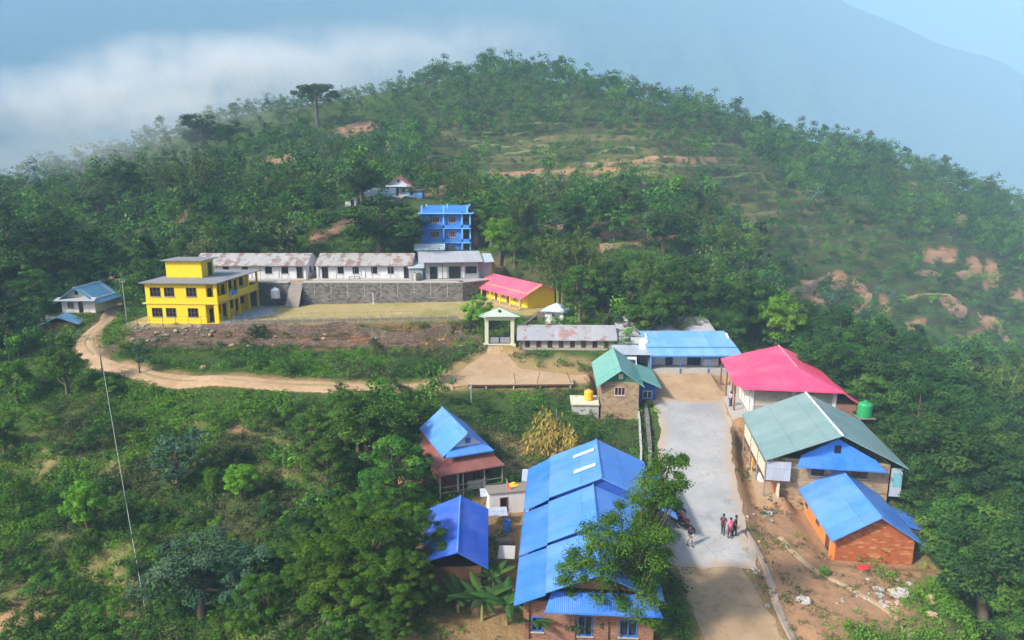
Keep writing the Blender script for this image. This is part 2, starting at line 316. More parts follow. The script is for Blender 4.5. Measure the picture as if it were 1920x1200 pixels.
_n = len(CTRL); _A = np.zeros((_n + 3, _n + 3)); _A[:_n, :_n] = _tps(CTRL, CTRL) + np.eye(_n) * .002
_P = np.c_[np.ones(_n), CTRL[:, :2] / 100]; _A[:_n, _n:] = _P; _A[_n:, :_n] = _P.T
_W = np.linalg.solve(_A, np.r_[CTRL[:, 2], 0, 0, 0])
def base_h(x, y):
    out = np.empty(x.size); xf, yf = x.ravel(), y.ravel()
    for i in range(0, x.size, 20000):
        q = np.c_[xf[i:i + 20000], yf[i:i + 20000]]
        out[i:i + 20000] = _tps(q, CTRL) @ _W[:_n] + np.c_[np.ones(len(q)), q / 100] @ _W[_n:]
    return out.reshape(x.shape)
def terr(z, step, phase, sharp=.3):
    q = (z + phase) / step; f = np.floor(q); t = q - f
    return (f + sstep(1 - sharp, 1.0, t) * .94 + t * .06) * step - phase

POLY = dict(
 field=[(-56, 100.2), (-44, 99.6), (-8, 100.6), (-4.5, 103.5), (4, 103.5), (10, 109), (9, 117), (-4, 130), (-60, 121), (-60, 104)],
 school=[(-62, 119.0), (-8.7, 119.0), (-4.8, 122.3), (-1, 131.5), (-62, 131.5)],
 blue3=[(-21, 134), (-6, 134), (-4, 150), (-21, 150)],
 pad=[(10.8, 45.0), (17.7, 44.6), (18.6, 50), (20.8, 60), (23.0, 68), (24.6, 75.3), (16.3, 75.6), (16.0, 70), (13.4, 58)],
 plaza=[(15.6, 75.2), (25.2, 74.6), (27.2, 80), (28.8, 84.5), (16.5, 84.8), (14.6, 82.4), (7, 82.4), (1, 84.2), (-1.2, 90), (-3.2, 90), (-6.5, 83.4), (-9, 80.8), (-9, 79.2), (-1, 79.4), (6.5, 79.6), (9.2, 80.2), (13.2, 82), (15.4, 81.2)],
 compound=[(-7.5, 35), (9.5, 33), (10.5, 46), (12.5, 56), (3, 57.5), (-3, 58), (-8, 52)],
 lane=[(11.6, 30), (16.8, 30), (16.6, 44.7), (11.9, 44.9)],
 right=[(19, 38), (27.5, 39), (30.8, 46), (34, 62), (24, 66), (21, 60), (18.5, 48)],
)
def zfield(x, y): return 5.85 + .02 * (x + 44)
def zpad(x, y): return np.where(y < 45.5, .03 * (y - 45.5), 2.3 * (y - 45.5) / 29.7)
def zplaza(x, y): return np.clip(2.3 + .16 * (y - 75.2), 2.3, 5.4)
const = lambda k: (lambda x, y: k + 0 * x)
PATCH = [(POLY['field'], zfield, 2.2), (POLY['school'], const(9.9), .35), (POLY['blue3'], const(13.3), 3), (POLY['compound'], const(-.3), 3), (POLY['right'], const(-.1), 4), (POLY['plaza'], zplaza, 2.2), (POLY['pad'], zpad, 1.4), (POLY['lane'], const(-.2), 1.5)]
ROADL = [at_z(px, py, z)[:2] for px, py, z in [(243, 512, 5.5), (214, 538, 4.6), (224, 566, 4.0), (206, 596, 3.6), (172, 618, 3.2), (158, 642, 3.0), (186, 672, 3.0), (262, 696, 2.9), (330, 707, 2.7), (400, 714, 2.5), (500, 720, 2.5), (600, 722, 2.7), (720, 722, 3.0), (850, 716, 3.3)]]
FOOTPRINTS = []       # (polygon, z) of every house, filled by frames below
def height(x, y, carve=True):
    x = np.asarray(x, float); y = np.asarray(y, float); z = base_h(x, y)
    n = fbm(x / 14, y / 14) * 1.1 + fbm(x / 60 + 7, y / 60) * 5 * sstep(150, 260, y)
    z = z + n
    wob = fbm(x / 30 + 3, y / 30) * 5
    a = sstep(185, 200, y) * (1 - sstep(285, 310, y)) * sstep(-50, -25, x) * (1 - sstep(95, 130, x)); z = z * (1 - a) + terr(z + wob * .5, 3.0, 0, .35) * a - wob * .5 * a
    a = sstep(40, 46, y) * (1 - sstep(74, 78, y)) * (1 - sstep(-22, -14, x)); z = z * (1 - a) + (terr(z + wob * .3, 2.3, .3, .4) - wob * .3) * a
    a = sstep(52, 64, x) * sstep(108, 122, y) * (1 - sstep(235, 260, y)); z = z * (1 - a) + (terr(z + wob, 2.6, 0, .4) - wob) * a
    a = sstep(138, 150, y) * (1 - sstep(185, 195, y)) * sstep(0, 12, x) * (1 - sstep(50, 64, x)); z = z * (1 - a) + (terr(z + wob * .4, 2.4, .4, .35) - wob * .4) * a
    d = ldist(ROADL, x, y); zr = base_h(x, y); k = 1 - sstep(1.6, 4.0, d); z = z * (1 - k) + zr * k
    for poly, f, bl in PATCH + FOOTPRINTS:
        xs = [p[0] for p in poly]; ys = [p[1] for p in poly]
        m = (x > min(xs) - bl) & (x < max(xs) + bl) & (y > min(ys) - bl) & (y < max(ys) + bl)
        if not m.any(): continue
        k = 1 - sstep(0, bl, sdist(poly, x[m], y[m])); z[m] = z[m] * (1 - k) + f(x[m], y[m]) * k
    return z
def hz(x, y): return float(height(np.array([x]), np.array([y]))[0])
def frame(x, y, z, rot, W, D, m=.8, bl=1.6):
    """house frame: near left corner, rotation, width, depth; levels the ground under it"""
    c, s = math.cos(R(rot)), math.sin(R(rot))
    P = lambda u, v: (x + u * c - v * s, y + u * s + v * c)
    FOOTPRINTS.append(([P(-m, -m), P(W + m, -m), P(W + m, D + m), P(-m, D + m)], const(z), bl))
    return (x, y, z, rot)
FR = dict(
 yellow=frame(-55.8, 102.6, 5.85, -3, 11.2, 15, .5), schoolA=frame(-57.2, 122.2, 9.9, 0, 20.7, 7.2, .3), schoolB=frame(-35.2, 122.2, 9.9, 0, 17.2, 7.2, .3), shop=frame(-15.6, 121.4, 9.9, 8, 11.6, 6.5, .4),
 blue3=frame(-18.3, 138.2, 12.5, 0, 10, 9, .5), pinkschool=frame(2.5, 109.0, 6.85, 32, 5.4, 16.3, .8), gate=frame(-3.7, 90.6, 5.35, 0, 4, 1.2, .3, 1), toilet=frame(5.1, 103.3, 5.6, -18, 2.9, 2.8, .6),
 longstone=frame(1.0, 89.0, 5.0, -1.5, 12.7, 4.4, .3, 1.2), shopblue=frame(17.4, 85.0, 3.9, 0, 10.8, 4.6, .3, 1.5), stone=frame(9.95, 72.9, 1.05, -3.5, 4.15, 9.2, .2, .8), hall=frame(25.4, 69.6, 2.4, -8, 8.6, 11.4, .8, 1.5),
 greenhouse=frame(23.0, 54.6, .8, -9, 8.6, 9.6, .5, 1.5), orange=frame(24.0, 46.4, -.5, -7, 5.5, 8.2, .4, 1.5), hut=frame(-5.9, 57.1, -.4, 23, 3.7, 6.2, .8, 1.5), big=frame(.7, 37.2, -.3, -4, 7.9, 17.4, .3, 1.5),
 lefthut=frame(-78.8, 117.6, 4.6, 0, 5.8, 6.5, .5, 2), upper=frame(-30.5, 172, 23.6, 0, 4.8, 7, .5, 2), upperannex=frame(-35, 166.5, 21.8, 6, 6.5, 4, .5, 2),
)
# ground sheet on a polar grid round the camera's foot: fine near, coarse far
NA, NR = 520, 560
az = np.linspace(-R(58), R(58), NA); rr = 22 * (680 / 22) ** np.linspace(0, 1, NR)
AZ, RR = np.meshgrid(az, rr, indexing='ij'); TX = RR * np.sin(AZ); TY = RR * np.cos(AZ)
TZ = height(TX, TY)
# soil zones, as places on the ground
def pixzone(pts, d0, d1, x, y, z):
    px, py, _ = project(x, y, z); m = (y > d0) & (y < d1); out = np.full(x.shape, 1e3)
    out[m] = sdist(pts, px[m], py[m]) * y[m] / FPX; return out          # metres to the zone's border
def zone(sd, x, y, soft=1.2, wob=1.6): return 1 - sstep(-soft, soft, sd + fbm(x / 3.1, y / 3.1) * wob * 2)
BARE = [([(1490, 560), (1500, 545), (1530, 538), (1543, 560), (1538, 578), (1500, 582)], 120, 190), ([(1553, 515), (1575, 512), (1590, 530), (1582, 545), (1560, 540)], 130, 200), ([(1600, 527), (1622, 540), (1628, 560), (1612, 580), (1590, 590), (1560, 612), (1535, 615), (1545, 600), (1590, 580), (1612, 558), (1600, 540)], 120, 190),
 ([(1648, 556), (1664, 555), (1668, 590), (1650, 596), (1644, 580)], 120, 190), ([(1695, 605), (1720, 595), (1737, 598), (1730, 630), (1745, 645), (1770, 675), (1745, 662), (1690, 640)], 90, 180), ([(1765, 556), (1795, 565), (1808, 578), (1795, 588), (1775, 580)], 120, 210), ([(1832, 588), (1862, 597), (1872, 612), (1850, 612)], 110, 190),
 ([(1800, 635), (1838, 618), (1840, 640), (1830, 655), (1805, 652)], 100, 180), ([(1820, 478), (1832, 478), (1838, 515), (1795, 522), (1792, 512), (1815, 505)], 150, 250), ([(1850, 490), (1870, 492), (1872, 535), (1850, 542), (1845, 535), (1856, 525)], 140, 240), ([(1730, 470), (1790, 465), (1788, 488), (1735, 492)], 150, 240), ([(1895, 545), (1915, 545), (1918, 562), (1895, 562)], 140, 240),
 ([(1560, 630), (1590, 630), (1592, 645), (1565, 650)], 95, 150), ([(1460, 555), (1520, 527), (1555, 518), (1555, 526), (1500, 545), (1465, 562)], 120, 200), ([(1270, 538), (1300, 532), (1302, 552), (1285, 566)], 100, 150), ([(1785, 400), (1815, 402), (1815, 425), (1790, 425)], 180, 290), ([(1700, 343), (1720, 343), (1720, 358), (1700, 356)], 220, 300), ([(1800, 375), (1812, 375), (1812, 384), (1800, 384)], 220, 300), ([(1620, 345), (1640, 340), (1640, 352), (1620, 354)], 220, 290),
 ([(580, 445), (640, 410), (665, 412), (640, 435), (600, 458)], 130, 190), ([(885, 385), (915, 385), (912, 440), (915, 468), (885, 470), (895, 430)], 125, 175), ([(1000, 425), (1120, 412), (1130, 418), (1010, 434)], 140, 180), ([(1088, 440), (1200, 424), (1210, 430), (1095, 450)], 135, 175), ([(1110, 462), (1320, 432), (1320, 438), (1180, 455), (1120, 475)], 130, 170), ([(480, 300), (540, 290), (560, 300), (500, 312)], 200, 280), ([(620, 245), (700, 225), (715, 240), (640, 256)], 230, 320),
 ([(722, 262), (732, 262), (734, 330), (724, 330), (728, 300)], 180, 290), ([(330, 395), (345, 392), (345, 415), (330, 415)], 150, 220), ([(760, 355), (800, 362), (830, 356), (830, 364), (790, 372)], 150, 190), ([(1290, 300), (1340, 293), (1350, 300), (1300, 308)], 200, 280), ([(1100, 305), (1280, 300), (1280, 304), (1100, 309)], 200, 280), ([(800, 347), (960, 338), (960, 344), (800, 352)], 190, 240), ([(880, 325), (1180, 316), (1180, 321), (880, 331)], 195, 250),
 ([(430, 810), (470, 790), (470, 815), (445, 825)], 65, 85), ([(0, 1150), (90, 1135), (230, 1142), (240, 1170), (0, 1170)], 44, 55), ([(735, 905), (770, 890), (790, 905), (750, 915)], 58, 72)]
x, y, z = TX, TY, TZ
bare = np.zeros(x.shape)
for pts, d0, d1 in BARE: bare = np.maximum(bare, zone(pixzone(pts, d0, d1, x, y, z), x, y, .35, 1.5))
bank = zone(np.abs(y - 97.6 + .6 * fbm(x / 5, y / 5)) - 2.6 + 60 * ((x < -60) | (x > -4)), x, y, .9, 1.0) * .95          # the cut earth bank below the field
redbank = bank * sstep(-42, -20, x)
fieldm = zone(sdist(POLY['field'], x, y) + .3, x, y, 1.0, .5)
drym = zone(sdist([(17.8, 37), (26, 38), (29.2, 43.5), (30.6, 47), (30, 62), (24.5, 66), (24.5, 78), (20.5, 60), (18, 46)], x, y), x, y, 1.5, 2.2)
plot = zone(sdist([(-2, 60), (5, 59), (8, 63), (4, 67.5), (-2, 68)], x, y), x, y, 1.2, 2)
lanem = zone(sdist(POLY['lane'], x, y) - .4, x, y, .8, 1.0); comp = zone(sdist(POLY['compound'], x, y), x, y, 1, 1.2)
junction = zone(sdist([(-9, 78.6), (8, 78.6), (15, 82), (14, 86), (4, 85.5), (0, 90), (-4, 90), (-9, 86)], x, y), x, y, 1.5, 2.5) * .6
schoolm = zone(sdist(POLY['school'], x, y), x, y, .4, .3)
dirt = np.clip(np.maximum.reduce([bare, drym * .9, lanem, comp * .8, junction, schoolm * .85, plot * .7, zone(ldist(ROADL, x, y) - 1.3, x, y, .9, 1.5)]), 0, 1)
red = np.clip(np.maximum.reduce([redbank, bare * .65, drym * .55, bank * .35]), 0, 1)
dry = np.clip(np.maximum.reduce([fieldm * .9, plot * .8, junction * .8]), 0, 1)
VEG = 1 - np.clip(np.maximum.reduce([dirt, fieldm, bank * .85]), 0, 1)
vs = np.stack([TX, TY, TZ], -1).reshape(-1, 3)
idx = np.arange(NA * NR).reshape(NA, NR)
fs = np.stack([idx[:-1, :-1], idx[1:, :-1], idx[1:, 1:], idx[:-1, 1:]], -1).reshape(-1, 4)
def np_mesh(name, v, f, mats, smooth=True, mi=None, attr=None, attr_domain='FACE'):
    me = bpy.data.meshes.new(name); k = f.shape[1]
    me.vertices.add(len(v)); me.vertices.foreach_set('co', np.ascontiguousarray(v, np.float32).ravel())
    me.loops.add(f.size); me.loops.foreach_set('vertex_index', np.ascontiguousarray(f, np.int32).ravel())
    me.polygons.add(len(f)); me.polygons.foreach_set('loop_start', np.arange(0, f.size, k, dtype=np.int32))
    for m in (mats if isinstance(mats, (list, tuple)) else [mats]): me.materials.append(m)
    if mi is not None: me.polygons.foreach_set('material_index', np.ascontiguousarray(mi, np.int32))
    me.polygons.foreach_set('use_smooth', np.full(len(f), smooth))
    if attr is not None:
        for nm, val in attr.items():
            if val.ndim == 1:
                a = me.attributes.new(nm, 'FLOAT', attr_domain); a.data.foreach_set('value', np.ascontiguousarray(val, np.float32))
            else:
                a = me.attributes.new(nm, 'FLOAT_COLOR', attr_domain); a.data.foreach_set('color', np.ascontiguousarray(val, np.float32).ravel())
    me.update(calc_edges=True); me.validate()
    return me
def ground_mat():
    m, nt, b = new_mat('ground_cover_soil', .95, .1); v = N(nt, 'ShaderNodeNewGeometry'); pos = v.outputs['Position']
    at = N(nt, 'ShaderNodeAttribute', attribute_name='zone'); sx = N(nt, 'ShaderNodeSeparateColor'); L(nt, at.outputs['Color'], sx.inputs[0])
    n1, n2, n3 = noise(nt, pos, .12, 6, .65), noise(nt, pos, .9, 6, .7), noise(nt, pos, 4.5, 5, .7)
    g = mix(nt, ramp(nt, n1, [(.35, (0, 0, 0)), (.68, (1, 1, 1))]), (.022, .05, .010), (.055, .09, .016))
    g = mix(nt, ramp(nt, n2, [(.45, (0, 0, 0)), (.7, (1, 1, 1))]), g, (.05, .085, .016)); g = mix(nt, ramp(nt, n3, [(.5, (0, 0, 0)), (.75, (1, 1, 1))]), g, (.085, .08, .03))
    d = mix(nt, ramp(nt, n2, [(.3, (0, 0, 0)), (.75, (1, 1, 1))]), (.33, .20, .10), (.22, .14, .07)); d = mix(nt, ramp(nt, n3, [(.5, (0, 0, 0)), (.8, (1, 1, 1))]), d, (.40, .29, .17))
    rd = mix(nt, ramp(nt, n2, [(.35, (0, 0, 0)), (.7, (1, 1, 1))]), (.37, .185, .11), (.29, .17, .115)); rd = mix(nt, ramp(nt, n3, [(.45, (0, 0, 0)), (.75, (1, 1, 1))]), rd, (.16, .095, .06))
    dy = mix(nt, ramp(nt, n2, [(.35, (0, 0, 0)), (.65, (1, 1, 1))]), (.31, .25, .10), (.42, .32, .16)); dy = mix(nt, ramp(nt, n1, [(.5, (0, 0, 0)), (.68, (1, 1, 1))]), dy, (.21, .215, .06))
    # steep risers of the terraces show earth
    nz = N(nt, 'ShaderNodeSeparateXYZ'); L(nt, v.outputs['True Normal'], nz.inputs[0])
    st = ramp(nt, nz.outputs[2], [(.78, (1, 1, 1)), (.92, (0, 0, 0))]); rise = mix(nt, n2, (.03, .035, .016), (.085, .065, .035))
    col = mix(nt, math_(nt, 'MULTIPLY', st, .6), g, rise)
    mpb = N(nt, 'ShaderNodeMapping'); mpb.inputs['Scale'].default_value = (.35, .35, 3.2); L(nt, pos, mpb.inputs[0]); nb_ = noise(nt, mpb.outputs[0], 1.0, 7, .75)
    px_ = N(nt, 'ShaderNodeSeparateXYZ'); L(nt, pos, px_.inputs[0]); rx_ = N(nt, 'ShaderNodeMapRange'); rx_.inputs[1].default_value = -40; rx_.inputs[2].default_value = -18; L(nt, math_(nt, 'ADD', px_.outputs[0], math_(nt, 'MULTIPLY', n1, 14)), rx_.inputs[0])
    bk = mix(nt, rx_.outputs[0], (.135, .095, .075), (.24, .105, .05)); bk = mix(nt, ramp(nt, nb_, [(.40, (0, 0, 0)), (.56, (1, 1, 1))]), bk, (.075, .05, .035)); bk = mix(nt, ramp(nt, nb_, [(.60, (0, 0, 0)), (.72, (1, 1, 1))]), bk, (.27, .21, .13)); bk = mix(nt, math_(nt, 'MULTIPLY', ramp(nt, n3, [(.5, (0, 0, 0)), (.7, (1, 1, 1))]), .6), bk, (.10, .075, .05))
    col = mix(nt, sx.outputs[2], col, dy); col = mix(nt, sx.outputs[0], col, d); col = mix(nt, sx.outputs[1], col, rd); col = mix(nt, at.outputs['Alpha'], col, bk)
    L(nt, col, b.inputs['Base Color'])
    h = math_(nt, 'ADD', math_(nt, 'MULTIPLY', n2, .6), math_(nt, 'MULTIPLY', n3, .35)); bump(nt, b, h, .9, .35); return m
gr = np.gradient(TZ, axis=1) / np.gradient(RR, axis=1)                # slope along the sight lines: treads against risers
RIS = sstep(.32, .62, gr)
hillm = sstep(186, 200, y) * (1 - sstep(288, 312, y)) * sstep(-50, -25, x) * (1 - sstep(100, 140, x))
fr_ = (z + fbm(x / 30 + 3, y / 30) * 2.5) / 3.0 % 1.0; lip = np.maximum(sstep(.74, .86, fr_), 1 - sstep(.03, .09, fr_)); lip[:, 1:] = np.maximum(lip[:, 1:], lip[:, :-1])
lowm = sstep(40, 46, y) * (1 - sstep(74, 78, y)) * (1 - sstep(-22, -14, x)); dry = np.maximum(dry, lowm * (1 - RIS) * np.clip(.15 + fbm(x / 6, y / 6) * 1.6, 0, .4))
dry = np.maximum(dry, hillm * lip * np.clip(.06 + fbm(x / 14, y / 9) * 1.1, 0, .35))
zc = np.stack([dirt, red * (1 - bank), dry, bank], -1).reshape(-1, 4)
# sink the ground a little under the laid surfaces
SINK = np.zeros(x.shape)
for p, e in (('pad', .15), ('plaza', .3), ('lane', .2)): SINK = np.maximum(SINK, 1 - sstep(-.5, .0, sdist(POLY[p], x, y) + e))
SINK = np.maximum(SINK, 1 - sstep(1.1, 1.6, ldist(ROADL, x, y)))
vs[:, 2] -= (SINK * .22).reshape(-1)
M['ground'] = ground_mat()
go = bpy.data.objects.new('ground', np_mesh('ground', vs, fs, M['ground'], True, attr={'zone': zc}, attr_domain='POINT')); C.objects.link(go); setting(go)

def hit(px, py, d0=30, d1=600):
    """where the sight line through a photo point meets the ground"""
    Y = d0 * (d1 / d0) ** np.linspace(0, 1, 900); r = ray(px, py); t = Y / r[1]
    X = r[0] * t; Z = CAM_H + r[2] * t; k = np.nonzero(Z < height(X, Y))[0]
    i = k[0] if len(k) else 899
    return X[i], Y[i], float(height(X[i:i + 1], Y[i:i + 1])[0])
def lay(name, poly, m, lift=.012, cell=.8, wob=.25, edge=.12, fn=None):
    """a surface draped on the ground inside a polygon, with a short skirt at its border"""
    P = []
    for (x0, y0), (x1, y1) in zip(poly, poly[1:] + poly[:1]):
        n = max(1, int(math.hypot(x1 - x0, y1 - y0) / (cell * .6)))
        for k in range(n): P.append((x0 + (x1 - x0) * k / n, y0 + (y1 - y0) * k / n))
    P = np.array(P); P = P + np.stack([fbm(P[:, 0] / 1.3, P[:, 1] / 1.3), fbm(P[:, 0] / 1.3 + 50, P[:, 1] / 1.3)], -1) * wob * 2
    nb = len(P); gx, gy = np.meshgrid(np.arange(P[:, 0].min(), P[:, 0].max(), cell), np.arange(P[:, 1].min(), P[:, 1].max(), cell))
    g = np.stack([gx.ravel() + .003 * gy.ravel(), gy.ravel()], -1); g = g[sdist([tuple(q) for q in P], g[:, 0], g[:, 1]) < -cell * .35]
    A = np.r_[P, g]
    v2, e2, f2, *_ = geometry.delaunay_2d_cdt([Vector(q) for q in A], [], [list(range(nb))], 1, 1e-5)
    xy = np.array([tuple(q) for q in v2]); zz = height(xy[:, 0], xy[:, 1]) + lift
    vv = [(a, b, c) for (a, b), c in zip(xy, zz)]; ff = [list(f) for f in f2]
    if len(vv) >= nb:
        k = len(vv); vv += [(vv[i][0], vv[i][1], vv[i][2] - edge - .2) for i in range(nb)]
        ff += [[i, k + i, k + (i + 1) % nb, (i + 1) % nb] for i in range(nb)]
    me = bpy.data.meshes.new(name); me.from_pydata(vv, [], ff); me.materials.append(m); me.update()
    va = np.array(vv); at_ = me.attributes.new('edge', 'FLOAT', 'POINT'); at_.data.foreach_set('value', (-sdist([tuple(q) for q in P], va[:, 0], va[:, 1])).astype(np.float32))
    bm = bmesh.new(); bm.from_mesh(me); bmesh.ops.recalc_face_normals(bm, faces=bm.faces)
    if sum(f.normal.z for f in bm.faces) < 0: bmesh.ops.reverse_faces(bm, faces=bm.faces)
    bm.to_mesh(me); bm.free()
    o = bpy.data.objects.new(name, me); C.objects.link(o); return setting(o)
def ribbon(name, line, width, m, lift=.02, step=.6, wob=.35, crown=.0):
    L_ = [Vector((*p, 0)) for p in line]; pts = []
    for k in range(len(L_) - 1):          # Catmull-Rom through the points
        p0, p1, p2, p3 = L_[max(k - 1, 0)], L_[k], L_[k + 1], L_[min(k + 2, len(L_) - 1)]; n = max(2, int((p2 - p1).length / step))
        for i in range(n):
            t = i / n; pts.append(.5 * ((2 * p1) + (p2 - p0) * t + (2 * p0 - 5 * p1 + 4 * p2 - p3) * t * t + (3 * p1 - p0 - 3 * p2 + p3) * t ** 3))
    pts.append(L_[-1]); V = []; n = len(pts); NC = 7
    for i, p in enumerate(pts):
        d = (pts[min(i + 1, n - 1)] - pts[max(i - 1, 0)]).normalized(); nn = Vector((-d.y, d.x, 0)); wv = width * (1 + wob * 2 * (fbm(np.array([i / 9.]), np.array([2.2]))[0]))
        for k in range(NC): V.append(p + nn * wv * (k / (NC - 1) - .5) + nn * float(fbm(np.array([i / 4.]), np.array([k * 3.]))[0]) * .3 * (k in (0, NC - 1)))
    V = np.array([(q.x, q.y) for q in V]); Z = height(V[:, 0], V[:, 1]) + lift
    prof = np.tile(np.array([-.25, .0, -.045, .0, -.045, 0, -.25]), n) if crown else np.tile(np.array([-.25, 0, 0, 0, 0, 0, -.25]), n)
    v = np.c_[V, Z + prof]; f = [[i * NC + k, (i + 1) * NC + k, (i + 1) * NC + k + 1, i * NC + k + 1] for i in range(n - 1) for k in range(NC - 1)]
    me = np_mesh(name, v, np.array(f)[:, ::-1], m); o = bpy.data.objects.new(name, me); C.objects.link(o); return setting(o)
ribbon('dirt_road', ROADL, 2.7, M['dirt'], crown=1)
for k_ in ((3, 6), (6, 9), (9, 12)): ribbon('grass_strip', [tuple(ROADL[k_[0]][q] * .8 + ROADL[k_[0] + 1][q] * .2 for q in (0, 1))] + ROADL[k_[0] + 1:k_[1]] + [tuple(ROADL[k_[1] - 1][q] * .4 + ROADL[k_[1]][q] * .6 for q in (0, 1))], .38, M['drygrass'], .03, .5, 1.6)
lay('dirt_square', POLY['plaza'], M['dirt'], .01)
lay('concrete_yard', POLY['pad'], M['pavement'], .05, .5, .45)
lay('dirt_lane', POLY['lane'], M['dirt'], .005, wob=.4)
lay('paved_apron', [(-44.4, 101.2), (-42.6, 101.4), (-41.4, 105.5), (-39.0, 108.2), (-38.6, 110), (-39.8, 111.4), (-40.6, 114), (-43.6, 117), (-44.2, 117)], M['apron'], .06, wob=.15)
ribbon('drain_channel', [(18.3, 49.2), (18.4, 46), (18.0, 43), (17.4, 39.5), (17.1, 35)], .75, M['drain'], .05, wob=.15)
ribbon('footpath', [(21.0, 49), (21.2, 46.5), (21.8, 44.2), (23.2, 42), (24.4, 39.5), (24.8, 36)], .75, M['path'], .03)

for P_, w_ in (([(1462, 560), (1490, 543), (1522, 530), (1560, 520)], 2.0), ([(1598, 528), (1620, 540), (1629, 560), (1612, 582), (1588, 594), (1545, 610)], 2.2), ([(1700, 562), (1735, 552), (1762, 552), (1790, 562), (1806, 578), (1790, 590)], 2.2), ([(1836, 588), (1858, 598), (1876, 618), (1884, 642)], 2.2), ([(1735, 640), (1755, 658), (1775, 676)], 1.8), ([(1010, 430), (1060, 421), (1130, 414)], 2.0), ([(1092, 446), (1150, 434), (1210, 427)], 2.4), ([(1120, 470), (1200, 452), (1318, 436)], 1.8), ([(1715, 520), (1760, 517), (1810, 519)], 1.2), ([(728, 330), (724, 310), (730, 285), (727, 262)], 1.6), ([(890, 395), (900, 425), (890, 460)], 3.0), ([(1100, 307), (1200, 304), (1290, 302)], 1.6), ([(885, 328), (1000, 324), (1180, 318)], 1.5), ([(800, 350), (880, 345), (965, 340)], 1.5)):
    ribbon('terrace_path', [hit(a, b_, 90, 420)[:2] for a, b_ in P_], w_, M['tsoil'], .12, 1.0, .5)
TERR_LINES = [[(790, 252), (880, 247), (1000, 250)], [(765, 268), (870, 262), (1010, 264)], [(775, 284), (900, 277), (1040, 276), (1190, 279)], [(800, 297), (940, 291), (1120, 288), (1340, 284)], [(820, 338), (960, 333), (1150, 329), (1260, 322)], [(950, 356), (1100, 349), (1220, 345)], [(1200, 262), (1300, 266), (1390, 276)], [(1180, 318), (1290, 312), (1420, 314)], [(1300, 345), (1400, 338), (1500, 340)], [(860, 236), (980, 232), (1080, 238)]]
TERR_W = []
for P_ in TERR_LINES:
    Q_ = [hit(a, b_, 150, 420)[:2] for a, b_ in P_]; TERR_W.append(Q_); ribbon('terrace_edge', Q_, 1.5, M['tgrass'], .15, 1.2, .6)
# far mountains beyond the valleys
def mountain(name, sil, D0, D1, zb, c, seed):
    a0 = [math.atan2((px - 960) / FPX, ray(px, py)[1]) for px, py in sil]
    zz = [at_d(px, py, D1)[2] for px, py in sil]
    A = np.linspace(a0[0], a0[-1], 420); zt = np.interp(A, a0, zz); T = np.linspace(0, 1, 90)
    AA, TT = np.meshgrid(A, T, indexing='ij'); D = D0 + (D1 - D0) * TT
    X = D * np.tan(AA); ZT = zt[:, None] + 0 * TT
    gul = np.abs(fbm(AA * 9 + TT * 1.5 + seed, TT * 3.2 + seed, 5)) * 2
    Z = zb + (ZT - zb) * TT ** 1.15 - gul * (ZT - zb) * .16 * (1 - TT) ** .6 * np.minimum(1, TT * 3) + fbm(AA * 330 + seed, TT * 60, 3) * 10 * TT
    i = np.arange(A.size * T.size).reshape(A.size, T.size)
    # back slope
    v = np.stack([X, D, Z], -1).reshape(-1, 3); f = np.stack([i[:-1, :-1], i[1:, :-1], i[1:, 1:], i[:-1, 1:]], -1).reshape(-1, 4)
    bk = np.stack([X[:, -1] * 1.3, D[:, -1] * 1.3, 0 * X[:, -1] + zb], -1); k = len(v); v = np.r_[v, bk]
    j = np.arange(A.size - 1); f = np.r_[f, np.stack([i[j, -1], i[j + 1, -1], k + j + 1, k + j], -1)]
    m, nt, b = new_mat(name + '_forest', .95, .1); p = N(nt, 'ShaderNodeNewGeometry').outputs['Position']
    L(nt, mix(nt, ramp(nt, noise(nt, p, .02, 7, .7), [(.35, (0, 0, 0)), (.65, (1, 1, 1))]), dk(c, .55), dk(c, 1.5)), b.inputs['Base Color'])
    o = bpy.data.objects.new(name, np_mesh(name, v, f, m)); C.objects.link(o); return setting(o)
mountain('mountain', [(-900, 60), (-300, -20), (100, -60), (500, -90), (800, -105), (1100, -105), (1350, -90), (1500, -40), (1600, 12), (1660, 36), (1710, 58), (1760, 82), (1810, 96), (1850, 104), (1890, 122), (1930, 146), (2100, 215), (2500, 330), (3000, 420)], 2200, 4500, -150, (.05, .085, .035), 3.1)
mountain('spur', [(1250, 430), (1350, 330), (1440, 235), (1510, 178), (1560, 172), (1625, 180), (1680, 208), (1740, 235), (1800, 255), (1860, 280), (1920, 300), (2050, 360), (2400, 520)], 2000, 3700, -150, (.045, .08, .035), 8.4)
mountain('spur', [(-900, 240), (-300, 215), (-60, 190), (60, 205), (160, 250), (260, 330), (330, 420)], 1300, 2400, -150, (.05, .085, .04), 5.7)
vf = MB(); vf.face([(-6000, -600, -152), (6000, -600, -152), (6000, 6000, -152), (-6000, 6000, -152)]); setting(vf.build('valley_floor', M['ground']))
